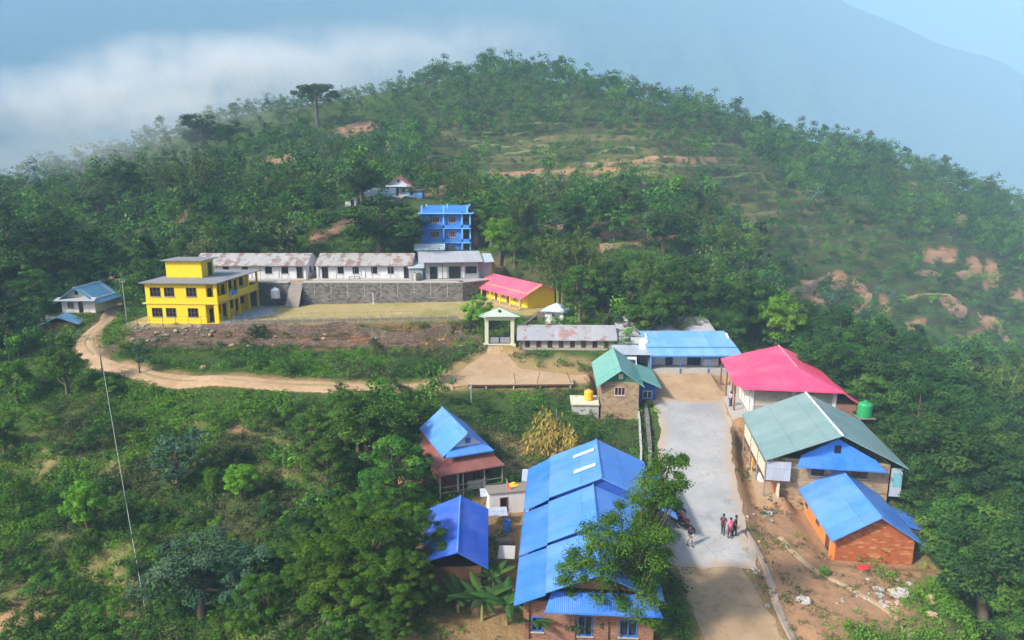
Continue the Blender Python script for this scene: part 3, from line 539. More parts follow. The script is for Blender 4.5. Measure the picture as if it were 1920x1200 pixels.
# ---------------------------------------------------------------- houses
class House:
    def __init__(s, key, name, label, cat, W, D, group=None):
        x, y, z, rot = FR[key] if isinstance(key, str) else key
        s.r = thing(name, label, cat, (x, y, z), rot, group); s.W, s.D, s.t = W, D, .2; s.op = dict(f=[], r=[], l=[], b=[])
    def map(s, face, a, n, z):
        return {'f': (a, n, z), 'r': (s.W - n, a, z), 'l': (n, a, z), 'b': (a, s.D - n, z)}[face]
    def bx(s, mb, face, a0, a1, n0, n1, z0, z1):
        p, q = s.map(face, a0, n0, z0), s.map(face, a1, n1, z1)
        mb.box(min(p[0], q[0]), max(p[0], q[0]), min(p[1], q[1]), max(p[1], q[1]), z0, z1)
    def win(s, face, a0, a1, z0, z1, fm, pm=None, name='window', bars=1, sill=True, rail=0):
        s.op[face].append((a0, a1, z0, z1)); f = MB(); w_ = .07
        s.bx(f, face, a0, a0 + w_, -.03, .1, z0, z1); s.bx(f, face, a1 - w_, a1, -.03, .1, z0, z1)
        s.bx(f, face, a0 + w_, a1 - w_, -.03, .1, z1 - w_, z1); s.bx(f, face, a0 + w_, a1 - w_, -.03, .1, z0, z0 + w_)
        for k in range(bars):
            c = a0 + (a1 - a0) * (k + 1) / (bars + 1); s.bx(f, face, c - .03, c + .03, -.01, .1, z0 + w_, z1 - w_)
        for k in range(rail):
            c = z0 + (z1 - z0) * (k + 1) / (rail + 1); s.bx(f, face, a0 + w_, a1 - w_, .0, .09, c - .025, c + .025)
        o = f.build(name, fm, s.r)
        g = MB(); s.bx(g, face, a0 + .02, a1 - .02, .12, .15, z0 + .02, z1 - .02); g.build('pane', pm or M['glass'], o)
        if sill and name == 'window':
            g = MB(); s.bx(g, face, a0 - .08, a1 + .08, -.1, -.032, z0 - .07, z0 - .005); g.build('sill', M['concrete'], o)
    def door(s, face, a0, a1, z1, fm, dm, z0=0.0, leaf=True):
        s.op[face].append((a0, a1, z0, z1)); f = MB(); w_ = .08
        s.bx(f, face, a0, a0 + w_, -.03, .1, z0, z1); s.bx(f, face, a1 - w_, a1, -.03, .1, z0, z1); s.bx(f, face, a0 + w_, a1 - w_, -.03, .1, z1 - w_, z1)
        o = f.build('door', fm, s.r)
        g = MB(); s.bx(g, face, a0 + .02, a1 - .02, .12, .16, z0, z1 - .02); g.build('door_leaf', dm, o)
    def wall(s, mat, h, gable=None, axis='v', name='wall', base=-1.4, top=None):
        mb = MB(); t = s.t; h = h if isinstance(h, (tuple, list)) else (h, h)           # (front, back) heights
        rng_ = {'f': (0, s.W, h[0]), 'b': (0, s.W, h[1]), 'l': (t, s.D - t, min(h)), 'r': (t, s.D - t, min(h))}
        for face, (a0, a1, hh) in rng_.items():
            us = sorted({a0, a1, *[min(max(q, a0), a1) for o in s.op[face] for q in o[:2]]}); zs = sorted({base, hh, *[q for o in s.op[face] for q in o[2:]]})
            for u0, u1 in zip(us, us[1:]):
                for z0, z1 in zip(zs, zs[1:]):
                    uc, zc_ = (u0 + u1) / 2, (z0 + z1) / 2
                    if any(o[0] < uc < o[1] and o[2] < zc_ < o[3] for o in s.op[face]): continue
                    s.bx(mb, face, u0, u1, 0, t, z0, z1)
        if gable:
            if axis == 'v':
                for v0 in (0, s.D - t): mb.prism([(0, v0, h[0]), (s.W, v0, h[0]), (s.W / 2, v0, h[0] + gable)], (0, t, 0))
            else:
                for u0 in (0, s.W - t): mb.prism([(u0, 0, h[0]), (u0, s.D, h[0]), (u0, s.D / 2, h[0] + gable)], (t, 0, 0))
        elif h[0] != h[1]:
            lo = min(h)
            for u0 in (0, s.W - t):
                P = [(u0, t, lo), (u0, s.D - t, lo), (u0, s.D - t if h[1] > h[0] else t, max(h) - .06)]; mb.prism(P, (t, 0, 0))
        return mb.build(name, mat, s.r)
    def gable_roof(s, mat, e, rise, axis='v', ov=(.6, .6), name='roof', x0=0, x1=None, y0=0, y1=None, ridge=None, cap=None, t=.07, parent=None):
        """eave height e, ov = (past the eaves, past the gables)"""
        x1 = s.W if x1 is None else x1; y1 = s.D if y1 is None else y1; mb = MB(); a, g = ov
        if axis == 'v':
            c = (x0 + x1) / 2 if ridge is None else ridge; k1, k2 = rise / (c - x0), rise / (x1 - c); ya, yb = y0 - g, y1 + g; zr = e + rise
            mb.sheet((x0 - a, yb, e - a * k1), (x0 - a, ya, e - a * k1), (c, ya, zr), (c, yb, zr), t)
            mb.sheet((x1 + a, ya, e - a * k2), (x1 + a, yb, e - a * k2), (c, yb, zr), (c, ya, zr), t); rp = [(c, ya, zr + .02), (c, yb, zr + .02)]
        else:
            c = (y0 + y1) / 2 if ridge is None else ridge; k1, k2 = rise / (c - y0), rise / (y1 - c); xa, xb = x0 - g, x1 + g; zr = e + rise
            mb.sheet((xa, y0 - a, e - a * k1), (xb, y0 - a, e - a * k1), (xb, c, zr), (xa, c, zr), t)
            mb.sheet((xb, y1 + a, e - a * k2), (xa, y1 + a, e - a * k2), (xa, c, zr), (xb, c, zr), t); rp = [(xa, c, zr + .02), (xb, c, zr + .02)]
        o = mb.build(name, mat, parent or s.r)
        if cap is not None: part('ridge_cap', cap, o if parent is None else parent, lambda b: b.tube(rp, .085, 8))
        return o
    def post(s, mat, x, y, z0, z1, r=.06, name='post'):
        return part(name, mat, s.r, lambda b: b.tube([(x, y, z0), (x, y, z1)], r, 8))

# --- two storey yellow school building
h = House('yellow', 'school_building', 'two-storey bright yellow school building with flat grey roof, beside the grass field', 'building', 9.2, 15)
for z0 in (1.0, 4.15):
    for a0, a1 in ((.75, 2.4), (2.95, 4.55), (6.4, 8.0)): h.win('f', a0, a1, z0, z0 + 1.4, M['wood'], bars=2, rail=1)
for z0 in (0, 3.15):
    h.door('r', 1.0, 2.2, z0 + 2.1, M['wood'], M['dark'], z0)
    for a in (3.0, 7.4, 11.6): h.win('r', a, a + 1.6, z0 + .9, z0 + 2.3, M['wood'], bars=2)
    for a in (5.4, 9.9): h.door('r', a, a + 1.1, z0 + 2.1, M['wood'], M['dark'], z0)
    h.win('l', 3, 4.6, z0 + 1, z0 + 2.3, M['wood'], bars=2)
h.wall(M['yellow'], 6.2)
boxpart('floor_slab', M['yellow_dull'], h.r, (-.12, 11.3, -.12, 15, 2.98, 3.13), (9.2, 11.2, 0, 15, -1.2, .02))
boxpart('roof', M['slab'], h.r, (-.6, 11.6, -.6, 15.4, 6.2, 6.34))
for y in (0.0, 3.6, 7.3, 11, 14.6):
    boxpart('column', M['yellow'], h.r, (10.85, 11.15, y, y + .3, -1.2, 2.98), (10.85, 11.15, y, y + .3, 3.13, 6.2))
boxpart('front_panel', M['yellow'], h.r, (9.2, 10.85, 0, .16, 3.13, 4.1), (9.2, 9.5, 0, .16, 4.1, 6.2), (10.5, 10.85, 0, .16, -1.2, 2.98), (10.6, 10.85, 0, .16, 4.1, 6.2))
b = MB()
for y0, y1 in ((.3, 3.6), (3.9, 7.3), (7.6, 11), (11.3, 14.6)): b.box(10.95, 11.08, y0, y1, 3.13, 4.12)
b.build('balcony_parapet', M['yellow'], h.r)
o = boxpart('stair_tower', M['yellow'], h.r, (.6, 6.4, 5.2, 9.2, 6.36, 9.0)); boxpart('tower_roof', M['slab'], o, (.1, 7.0, 4.7, 9.8, 9.0, 9.13)); boxpart('tower_door', M['dark'], o, (6.38, 6.42, 7.2, 8.6, 6.4, 8.5))
boxpart('side_ledge', M['yellow_dull'], h.r, (-.7, -.02, .1, 3, 2.95, 3.1))
# banner on its balcony
b = MB(); b.box(0, 2.9, 0, .03, -.75, 0); b.m = 1; b.box(.5, .65, -.02, -.001, -.95, -.12); b.m = 2; b.box(.2, .35, -.02, -.001, -1.0, -.72)
bn = b.build('banner', [paint('banner_blue', (.05, .20, .62), .2), M['whitef'], M['redcloth']]); fx, fy, fz, fr = FR['yellow']
bn.matrix_world = Matrix.Translation((fx, fy, fz)) @ Matrix.Rotation(R(fr), 4, 'Z') @ Matrix.Translation((11.16, 3.9, 4.35)) @ Matrix.Rotation(R(90), 4, 'Z'); tag(bn, 'blue cloth banner hung on the balcony of the yellow school building', 'banner')

# --- two long white classroom blocks on the walled terrace
def school(key, W, label, wins, doors, vents, mat):
    h = House(key, 'classroom_block', label, 'building', W, 7.2, 'long white classroom blocks on the walled terrace')
    for a, b_ in wins: h.win('f', a, b_, 1.0, 2.2, M['iron'], M['dark'], bars=2, rail=2)
    for a, b_ in doors: h.door('f', a, b_, 2.2, M['wood'], M['dark'])
    for a, b_ in ((1.5, 2.6), (4.4, 5.4)): h.win('r', a, b_, 1.0, 2.1, M['iron'], M['dark'])
    h.wall(M['white'], 2.75, 1.45, 'u'); o = h.gable_roof(mat, 2.8, 1.5, 'u', (.75, .15))
    for k in range(5):
        x = .35 + k * (W - .7) / 4
        if not any(a - .25 < x < b_ + .25 for a, b_ in wins + doors): boxpart('pilaster', M['white'], h.r, (x - .14, x + .14, -.1, -.002, -1, 2.72))
    boxpart('veranda_floor', M['concrete'], h.r, (-.3, W + .3, -1.9, -.003, -.5, .12))
    for k in range(6): h.post(M['greywood'], .5 + k * (W - 1) / 5, -.68, .12, 2.62, .05)
    return h
x0A = -57.2
school('schoolA', 20.3, 'long white classroom block with rust-patched roof, its left end behind the yellow school building', [(5.2, 6.3), (12.75, 14), (15.65, 16.9)], [(8.6, 9.7), (18.4, 19.5)], [], M['rusty'])
school('schoolB', 17.2, 'right-hand long white classroom block with rust-red stained roof, beside the grey shop', [(3.8, 4.9), (6.5, 7.6), (9.85, 10.95), (12.85, 13.9)], [(.95, 2.1), (15.7, 16.7)], [], M['rusty'])
bt = thing('bench', 'low wooden bench against the wall of the right-hand white classroom block', 'bench', (-28.2, 121.2, 10.02)); boxpart('seat', M['greywood'], bt, (-1, 1, -.2, .2, .42, .48))
for x in (-.85, .85): boxpart('leg', M['greywood'], bt, (x - .05, x + .05, -.16, .16, 0, .42))

# --- grey shop with a mono-pitch tin roof
h = House('shop', 'grey_shop', 'grey shop house with worn tin roof below the blue three-storey building', 'building', 9.8, 6.5)
for a0, a1 in ((.9, 2.2), (4.3, 6.4)): h.door('f', a0, a1, 2.3, M['iron'], M['dark'])
h.win('f', 7.3, 9.3, .95, 2.25, M['iron'], M['dark'], bars=3)
h.wall(M['grey'], (3.3, 4.2)); b = MB(); b.sheet((-1.1, -1.1, 3.2), (10.4, -1.1, 3.2), (10.4, 6.9, 4.35), (-1.1, 6.9, 4.35)); b.build('roof', M['grayt'], h.r)
b = MB(); b.sheet((10.4, -.4, 2.95), (12.6, .8, 2.95), (12.6, 6.6, 3.9), (10.4, 6.6, 3.9)); b.build('side_roof', M['paletin'], h.r)
boxpart('side_room', M['grey'], h.r, (9.81, 12.2, 1.0, 6.2, -1.4, 2.9)); boxpart('white_panel', M['white'], h.r, (2.4, 4.0, -.06, -.003, .2, 2.2)); boxpart('white_panel', M['white'], h.r, (6.5, 7.1, -.06, -.003, .2, 2.2)); boxpart('annex', M['tinwall'], h.r, (-2.6, -.02, .5, 4, -1.4, 2.3), (-2.5, -.4, -.3, .48, -1.4, 1.9)); boxpart('annex_window', M['glass'], h.r, (-1.9, -1.1, -.36, -.305, .6, 1.4))
b = MB(); b.sheet((-3.0, -.6, 2.2), (-.1, -.6, 2.2), (-.1, 4.2, 2.75), (-3.0, 4.2, 2.75)); b.build('annex_roof', M['paletin'], h.r)
for x in (.1, 3.1, 6.6, 9.6): h.post(M['iron'], x, -.85, -.4, 3.15, .05)
boxpart('shop_step', M['concrete'], h.r, (-.5, 10.2, -1.6, -.07, -.5, .08))

# --- blue three-storey building
h = House('blue3', 'apartment_house', 'sky-blue three-storey concrete house with balconies, on the slope above the school', 'building', 8.4, 8.6)
F3 = (-.2, 2.65, 5.5, 8.3)
for k in range(3):
    z0 = F3[k]
    for a0, a1 in ((1.9, 3.7), (5.6, 7.0)): h.win('f', a0, a1, z0 + .95, z0 + 2.2, M['pinkwood'] if k else M['whitef'], bars=3)
    h.door('r', 1.2, 2.2, z0 + 2.1, M['whitef'], M['wood'], z0 + .05); h.win('r', 3.4, 5, z0 + .9, z0 + 2.1, M['pinkwood'], bars=2)
h.wall(M['blue'], 8.3, base=-2)
boxpart('front_bay', M['blue'], h.r, (0, 1.5, -.45, -.003, -2, 8.2))
for z in F3[1:3]:
    o = boxpart('floor_slab', M['paleblue'], h.r, (1.5, 8.42, -.6, -.004, z - .16, z), (8.42, 10.1, -1.2, 8.4, z - .16, z))
    boxpart('balcony_parapet', M['blue'], o, (1.5, 10.05, -.58, -.48, z, z + .62), (9.97, 10.07, -.48, 8.4, z, z + .62))
boxpart('roof_slab', M['paleblue'], h.r, (-.5, 10.6, -1.1, 9.0, 8.3, 8.46))
b = MB(); b.box(.0, 9.4, .3, .45, 8.46, 9.35); b.box(.0, .15, .45, 8.2, 8.46, 9.35); b.box(9.25, 9.4, .45, 8.2, 8.46, 9.35); b.box(0, 9.4, 8.2, 8.35, 8.46, 9.7); b.build('roof_parapet', M['blue'], h.r)
for x, y in ((.2, .37), (4.6, .37), (9.3, .37), (.2, 8.27), (4.6, 8.27), (9.3, 8.27)): boxpart('parapet_post', M['paleblue'], h.r, (x - .17, x + .17, y - .17, y + .17, 8.47, 9.95))
for x, y in ((4.6, -.53), (8.3, -.53), (9.9, -.53), (9.9, 3.5), (9.9, 8.2)):
    boxpart('column', M['paleblue'], h.r, (x - .14, x + .14, y - .05, y + .2, -2, 2.48), (x - .14, x + .14, y - .05, y + .2, 2.66, 5.33), (x - .14, x + .14, y - .05, y + .2, 5.51, 8.3))
# small tin hut in front of it
h = House((-18.6, 133.2, 12.2, 4), 'tin_hut', 'small hut with pale tin roof right in front of the blue three-storey building', 'hut', 5, 3.2); h.win('f', 2.8, 3.8, .8, 1.7, M['bluewood']); h.wall(M['paleblue'], 2.1); h.gable_roof(M['paletin'], 2.1, .8, 'u', (.5, .5))
h = House((-5.4, 126, 9.0, 8), 'yellow_shed', 'little yellow shed behind the right end of the grey shop', 'shed', 2.2, 2.4); h.door('f', .5, 1.3, 1.8, M['wood'], M['wood']); h.wall(M['yellow'], (2.6, 2.9)); b = MB(); b.sheet((-.3, -.4, 2.62), (2.5, -.4, 2.62), (2.5, 2.7, 3.05), (-.3, 2.7, 3.05)); b.build('roof', M['tank_y'], h.r)

# --- upper farm house on the slope
h = House('upper', 'farm_house', 'white farmhouse with faded pink and white gable roof, highest house on the slope', 'house', 4.8, 7)
h.door('f', 1.5, 2.4, 2.0, M['wood'], M['dark']); h.win('f', 3.3, 4.1, .9, 1.8, M['wood']); h.wall(M['white'], 2.7, 1.9); boxpart('gable_vent', M['dark'], h.r, (2.2, 2.7, -.03, -.002, 3.3, 3.9))
b = MB(); b.sheet((-1.2, 7.5, 2.0), (-1.2, 3.6, 2.0), (2.4, 3.6, 4.7), (2.4, 7.5, 4.7)); b.build('rear_roof', M['white'], h.r)
b = MB(); b.sheet((-1.2, 3.58, 2.0), (-1.2, -.7, 2.0), (2.4, -.7, 4.7), (2.4, 3.58, 4.7)); b.sheet((6.0, -.7, 2.0), (6.0, 7.5, 2.0), (2.41, 7.5, 4.7), (2.41, -.7, 4.7)); b.build('roof', M['pinkold'], h.r)
b = MB(); b.sheet((-.6, -1.3, 2.3), (5.4, -1.3, 2.3), (5.4, -.05, 2.75), (-.6, -.05, 2.75)); b.build('skirt_roof', M['paletin'], h.r)
h = House('upperannex', 'low_house', 'low white house with grey-blue tin roof just below the pink-roofed farmhouse', 'house', 6.5, 4); h.door('f', .8, 1.6, 1.9, M['wood'], M['dark']); h.wall(M['cream'], 2.3); h.gable_roof(M['paletin'], 2.3, 1.4, 'u', (.6, .5))
h = House((-39.3, 163, 21.2, 0), 'wash_house', 'tiny white outhouse with dark door, left of the low grey-blue roofed house', 'outhouse', 2.6, 2); h.door('f', 1.3, 2.1, 1.7, M['wood'], M['dark']); h.wall(M['white'], (2.1, 1.9)); b = MB(); b.sheet((-.3, -.4, 2.15), (2.9, -.4, 2.15), (2.9, 2.3, 1.98), (-.3, 2.3, 1.98)); b.build('roof', M['paletin'], h.r)
h = House((-25.6, 170, 22.9, -4), 'brown_hut', 'small hut with flat brownish roof, right of the pink-roofed farmhouse', 'hut', 3.6, 3); h.win('f', .6, 1.4, .9, 1.7, M['wood'], M['dark']); h.wall(M['paleblue'], 2.1); boxpart('roof', M['path'], h.r, (-.5, 4.1, -.5, 3.5, 2.1, 2.24))

# --- yellow school block with the pink roof
h = House('pinkschool', 'yellow_classroom_block', 'low yellow classroom block with long bright pink roof right of the field', 'building', 5.4, 16.3)
for v0 in (1.6, 5.4, 9.4, 13.2):
    h.door('l', v0, v0 + 1.05, 2.05, M['whitef'], M['wood']); h.win('l', v0 + 1.6, v0 + 2.6, .8, 2.0, M['whitef'], bars=1)
h.wall(M['yellow'], 2.55, 1.25); h.gable_roof(M['pink2'], 2.5, 1.25, 'v', (1.5, .4), cap=M['pink2'])
boxpart('veranda_floor', M['path'], h.r, (-1.7, -.003, 0, 16.3, -1.2, .1))
for k in range(6): h.post(M['yellow'], -1.3, .2 + k * 3.15, .1, 1.82, .09)

# --- school gate
g = thing('school_gate', 'cream school gate with small green pediment roof and dark iron leaves', 'gate', FR['gate'][:3], FR['gate'][3])
for x in (0, 3.5): boxpart('pillar', M['cream'], g, (x, x + .5, 0, .5, -1, 3.7))
boxpart('lintel', M['cream'], g, (-.25, 4.25, -.1, .6, 3.7, 4.0), (-.05, 4.05, .05, .45, 3.35, 3.698))
o = part('pediment', paint('pale_green_paint', (.36, .48, .38), .4), g, lambda b: (b.sheet((-.75, -.5, 4.02), (4.75, -.5, 4.02), (2.02, .2, 5.05), (1.98, .2, 5.05), .1), b.sheet((4.75, .9, 4.02), (-.75, .9, 4.02), (1.98, .2, 5.05), (2.02, .2, 5.05), .1), b.box(.3, 3.7, -.1, .5, 4.005, 4.3)))
part('emblem', M['iron'], g, lambda b: b.lathe([(.02, 0), (.2, .02), (.24, .12), (.15, .3), (.02, .38)], (2, -.12, 4.55), 10))
for x0, x1 in ((.52, 1.98), (2.02, 3.48)):
    b = MB(); b.box(x0, x0 + .06, .2, .26, .1, 2.3); b.box(x1 - .06, x1, .2, .26, .1, 2.3); b.box(x0, x1, .205, .255, .1, .18); b.box(x0, x1, .205, .255, 1.0, 1.08); b.box(x0, x1, .205, .255, 2.22, 2.3)
    for k in range(1, 9): c = x0 + (x1 - x0) * k / 9; b.box(c - .018, c + .018, .215, .245, .1, 2.42)
    o = b.build('gate_leaf', M['iron'], g); boxpart('gate_panel', M['grey'], o, (x0 + .08, x1 - .08, .222, .238, .2, .98))
boxpart('threshold', M['cream'], g, (-.2, 4.2, -.3, .8, -1, .07))

# --- white outbuilding with hipped tin roof
h = House('toilet', 'small_outbuilding', 'small white outbuilding with hipped grey tin roof behind the long low stone building', 'outbuilding', 2.9, 2.8)
h.win('f', 1.1, 1.5, 1.2, 1.65, M['iron'], M['dark'], bars=0, sill=False); h.door('r', .5, 1.5, 1.9, M['bluewood'], M['wood']); h.wall(M['white'], 2.2)
b = MB(); A_ = [(-.6, -.6, 2.1), (3.5, -.6, 2.1), (3.5, 3.4, 2.1), (-.6, 3.4, 2.1)]; ap = (1.45, 1.4, 3.15)
for k in range(4): b.tri_sheet(A_[k], A_[(k + 1) % 4], ap)
b.build('roof', M['paletin'], h.r)

# --- long low stone building
h = House('longstone', 'low_stone_building', 'long low grey stone building with rust-striped tin roof, right of the school gate', 'building', 12.7, 4.4)
for k in range(8): h.win('f', .75 + k * 1.5, 1.4 + k * 1.5, .35, 1.4, M['wood'], M['wood'] if k % 2 else M['dark'], bars=1, sill=False)
h.wall(M['palestone'], 1.75, 1.15, 'u'); h.gable_roof(M['rustpatch'], 1.75, 1.25, 'u', (.5, .35))
for x in (-.02, 12.52): boxpart('corner_pier', M['brick'], h.r, (x, x + .2, -.16, -.003, -1.2, 1.6))

# --- grey tin building and yellow-ended building behind the blue shop
h = House((14.4, 90.2, 4.3, -2), 'tin_roofed_building', 'grey tin-roofed building directly behind the long blue-roofed shop', 'building', 13, 5.2); h.wall(M['grey'], (2.6, 3.2)); b = MB(); b.sheet((-.4, -.7, 2.6), (13.3, -.7, 2.6), (13.0, 5.4, 4.0), (.0, 5.4, 4.0)); b.build('roof', M['grayt'], h.r)
b = MB(); b.sheet((-.2, -2.4, 1.9), (4.2, -2.4, 1.9), (4.2, -.75, 2.45), (-.2, -.75, 2.45)); b.build('lower_roof', M['grayt'], h.r)
h = House((17.6, 97.2, 4.4, -6), 'yellow_end_building', 'building with yellow wall and pale tin roof at the edge of the woods', 'building', 7.2, 3.6); h.win('f', 1.6, 2.3, 2.0, 2.5, M['iron'], M['dark'], sill=False); h.wall(M['yellow_dull'], (3.3, 3.6)); b = MB(); b.sheet((-.4, -.7, 3.25), (7.6, -.7, 3.2), (7.4, 3.9, 3.95), (-.2, 3.9, 3.95)); b.build('roof', M['grayt'], h.r)

# --- long blue roofed shop
h = House('shopblue', 'roadside_shop', 'long shop with worn sky-blue roof and open veranda behind the dirt square', 'shop', 10.8, 4.6)
h.door('f', 2.3, 3.3, 1.95, M['bluewood'], M['dark']); h.door('f', 5.1, 6.9, 2.0, M['bluewood'], M['dark']); h.door('f', 9.2, 10.4, 2.0, M['bluewood'], M['dark'])
h.wall(M['white'], 2.6, 1.2, 'u'); b = MB(); b.sheet((-.4, -.9, 2.72), (11.1, -.9, 2.72), (10.7, 3.4, 3.85), (-.5, 3.4, 3.85)); b.sheet((11.1, 5.6, 2.9), (-.4, 5.6, 2.9), (-.5, 3.42, 3.85), (10.7, 3.42, 3.85)); b.build('roof', M['worn'], h.r)
b = MB(); b.sheet((-.1, -2.5, 2.0), (11.4, -2.5, 2.0), (11.2, -.75, 2.6), (-.35, -.75, 2.6)); b.build('veranda_roof', M['worn'], h.r)
boxpart('fascia', M['blue'], h.r, (-.1, 11.35, -2.46, -2.42, 1.78, 1.9)); boxpart('veranda_floor', M['concrete'], h.r, (0, 10.8, -2.2, -.003, -1, .12))
for x in (.1, 3.7, 7.2, 10.7): h.post(M['bluewood'], x, -2.3, -.5, 1.9, .06)
boxpart('side_panel', M['paleblue'], h.r, (-.05, -.002, -2.2, 0, -.6, 2.0)); boxpart('counter', M['white'], h.r, (7.1, 9.0, -.5, -.21, .12, 1.0))

# --- carport with the white jeep
cpo = thing('carport', 'low dark carport with flat tin roof over a white jeep', 'carport', (13.6, 83.6, 3.85), 0)
b = MB(); b.sheet((-.6, -1.0, 2.15), (3.9, -1.0, 2.15), (3.9, 3.2, 2.4), (-.6, 3.2, 2.4)); b.build('roof', M['tinwall'], cpo); boxpart('back_wall', M['tinwall'], cpo, (-.4, 3.7, 3.0, 3.1, -1, 2.3)); boxpart('side_wall', M['tinwall'], cpo, (3.65, 3.75, -.5, 2.99, -1, 2.2))
for x in (-.4, 1.6, 3.6): part('post', M['iron'], cpo, lambda b: b.tube([(x, -.8, -1), (x, -.8, 2.15)], .05))
j = thing('jeep', 'white jeep parked under the carport beside the long blue-roofed shop', 'jeep', (14.65, 81.9, 3.8), -8)
b = MB(); b.box(-.85, .85, -.1, 3.3, .45, 1.0); b.box(-.75, .75, -.95, -.1, .5, .98); b.hexa([(-.82, -.05, 1.0), (.82, -.05, 1.0), (.82, 3.25, 1.0), (-.82, 3.25, 1.0)], [(-.74, .25, 1.78), (.74, .25, 1.78), (.74, 3.15, 1.78), (-.74, 3.15, 1.78)]); b.box(-.78, .78, .2, 3.2, 1.78, 1.86); b.build('body', M['jeepw'], j)
part('windscreen', M['glass'], j, lambda b: b.hexa([(-.70, -.068, 1.06), (.70, -.068, 1.06), (.70, -.03, 1.06), (-.70, -.03, 1.06)], [(-.66, .20, 1.70), (.66, .20, 1.70), (.66, .24, 1.70), (-.66, .24, 1.70)]))
boxpart('grille', M['iron'], j, (-.5, .5, -.99, -.955, .6, .9)); boxpart('bumper', M['steel'], j, (-.9, .9, -1.12, -.992, .42, .56))
for x in (-.62, .62): part('headlight', M['chrome'], j, lambda b: b.tube([(x, -1.0, .76), (x, -.94, .76)], .11, 12))
def wheel(par, x, y, r=.36, wd=.24, z=.36):
    t = part('wheel', M['black'], par, lambda b: b.tube([(x - wd / 2, y, z), (x + wd / 2, y, z)], r, 18)); part('rim', M['steel'], t, lambda b: b.tube([(x - wd / 2 - .012, y, z), (x + wd / 2 + .012, y, z)], r * .55, 14))
for x in (-.78, .78):
    for y in (-.35, 2.5): wheel(j, x, y)

# --- water tanks
def tank(name, label, x, y, z, r, hh, m, legs=0, slab=True):
    t = thing(name, label, 'water tank', (x, y, z)); k = legs
    b = MB(); b.lathe([(r * .96, k), (r, k + .06), (r, k + hh * .28), (r * .96, k + hh * .3), (r, k + hh * .33), (r, k + hh * .55), (r * .96, k + hh * .57), (r, k + hh * .6), (r, k + hh * .8), (r * .82, k + hh * .91), (r * .35, k + hh * .98)], (0, 0, 0), 20); b.build('tank_body', m, t)
    part('lid', m, t, lambda b: b.lathe([(r * .33, k + hh * .981), (r * .33, k + hh * 1.05), (r * .25, k + hh * 1.07)], (0, 0, 0), 14))
    if legs:
        boxpart('platform', M['greywood'], t, (-r * 1.15, r * 1.15, -r * 1.15, r * 1.15, k - .1, k - .004))
        for a in (-1, 1):
            for c in (-1, 1): part('leg', M['iron'], t, lambda b: b.tube([(a * r, c * r, -1.2), (a * r, c * r, k - .1)], .05))
    return t
tank('water_tank', 'white plastic water tank on legs beside the carport', 17.0, 85.6, 4.6, .62, 1.5, M['tank_w'], 1.2)
tank('water_tank', 'yellow water tank on the concrete slab beside the stone house', 8.72, 74.3, 2.86, .52, 1.15, M['tank_y'])
tank('water_tank', 'white water tank on a stand below the walled terrace, left of the stone stairs', -40.7, 115.9, 5.9, .75, 1.7, M['tank_w'], 1.6)
tank('water_tank', 'green water tank on tall legs behind the pink-roofed hall', 36.1, 66.6, 1.2, .72, 1.55, M['tank_g'], 2.4)
tank('water_tank', 'yellow water tank between the rust-skirted hut and the big blue-roofed building', .15, 54.6, -.3, .52, 1.1, M['tank_y'], 1.0)

# --- stone house with the green roof, blue extension
h = House('stone', 'stone_house', 'two-storey brown stone house with green gable roof, left of the concrete yard', 'house', 4.15, 9.2)
h.win('f', 1.45, 2.65, 2.75, 3.75, M['pinkwood'], bars=2); h.wall(M['stone'], 4.35, base=-2.2); 
M['dkgreen'] = paint('dark_green_paint', (.03, .13, .09), .3)
for v0 in (0.0, 9.0): part('gable', M['dkgreen'], h.r, lambda b: b.prism([(0, v0, 4.35), (4.15, v0, 4.35), (2.07, v0, 5.75)], (0, .2, 0)))
boxpart('gable_window', M['cream'], h.r, (1.85, 2.35, -.05, -.003, 4.7, 5.25))
b = MB(); k_ = 1.5 / 2.07
b.sheet((-.6, 9.9, 4.35 - .6 * k_), (-.6, -.7, 4.35 - .6 * k_), (2.07, -.7, 5.85), (2.07, 9.9, 5.85)); b.build('roof', M['teal'], h.r)
b = MB(); b.sheet((4.7, -.7, 4.35 - .55 * k_), (4.7, 9.9, 4.35 - .55 * k_), (2.075, 9.9, 5.85), (2.075, -.7, 5.85)); b.sheet((7.0, 2.2, 3.05), (7.0, 10.1, 3.05), (4.7, 9.95, 3.98), (4.7, 2.2, 3.98)); b.build('roof', M['teal'], h.r)
o = boxpart('extension', M['deepblue'], h.r, (4.16, 6.5, 3.2, 9.1, .2, 3.25), (4.16, 5.0, 3.5, 9, -2, .19), (6.3, 6.5, 3.3, 3.5, -2, .19), (6.3, 6.5, 8.8, 9, -2, .19))
b = MB(); b.box(5.0, 6.1, 3.12, 3.19, 1.5, 2.4); f = b.build('window', M['whitef'], h.r); boxpart('pane', M['glass'], f, (5.08, 5.5, 3.1, 3.118, 1.57, 2.33), (5.6, 6.02, 3.1, 3.118, 1.57, 2.33))
h.post(M['greywood'], -.25, -.1, 1.6, 3.5, .05)
an = thing('pump_house', 'flat-roofed concrete box room attached left of the stone house', 'outbuilding', (6.75, 73.0, .9), -2)
boxpart('wall', M['concrete'], an, (0, 2.95, 0, 2.9, -2, 1.78)); boxpart('roof_slab', M['cream'], an, (-.15, 3.0, -.2, 3.0, 1.78, 1.93))
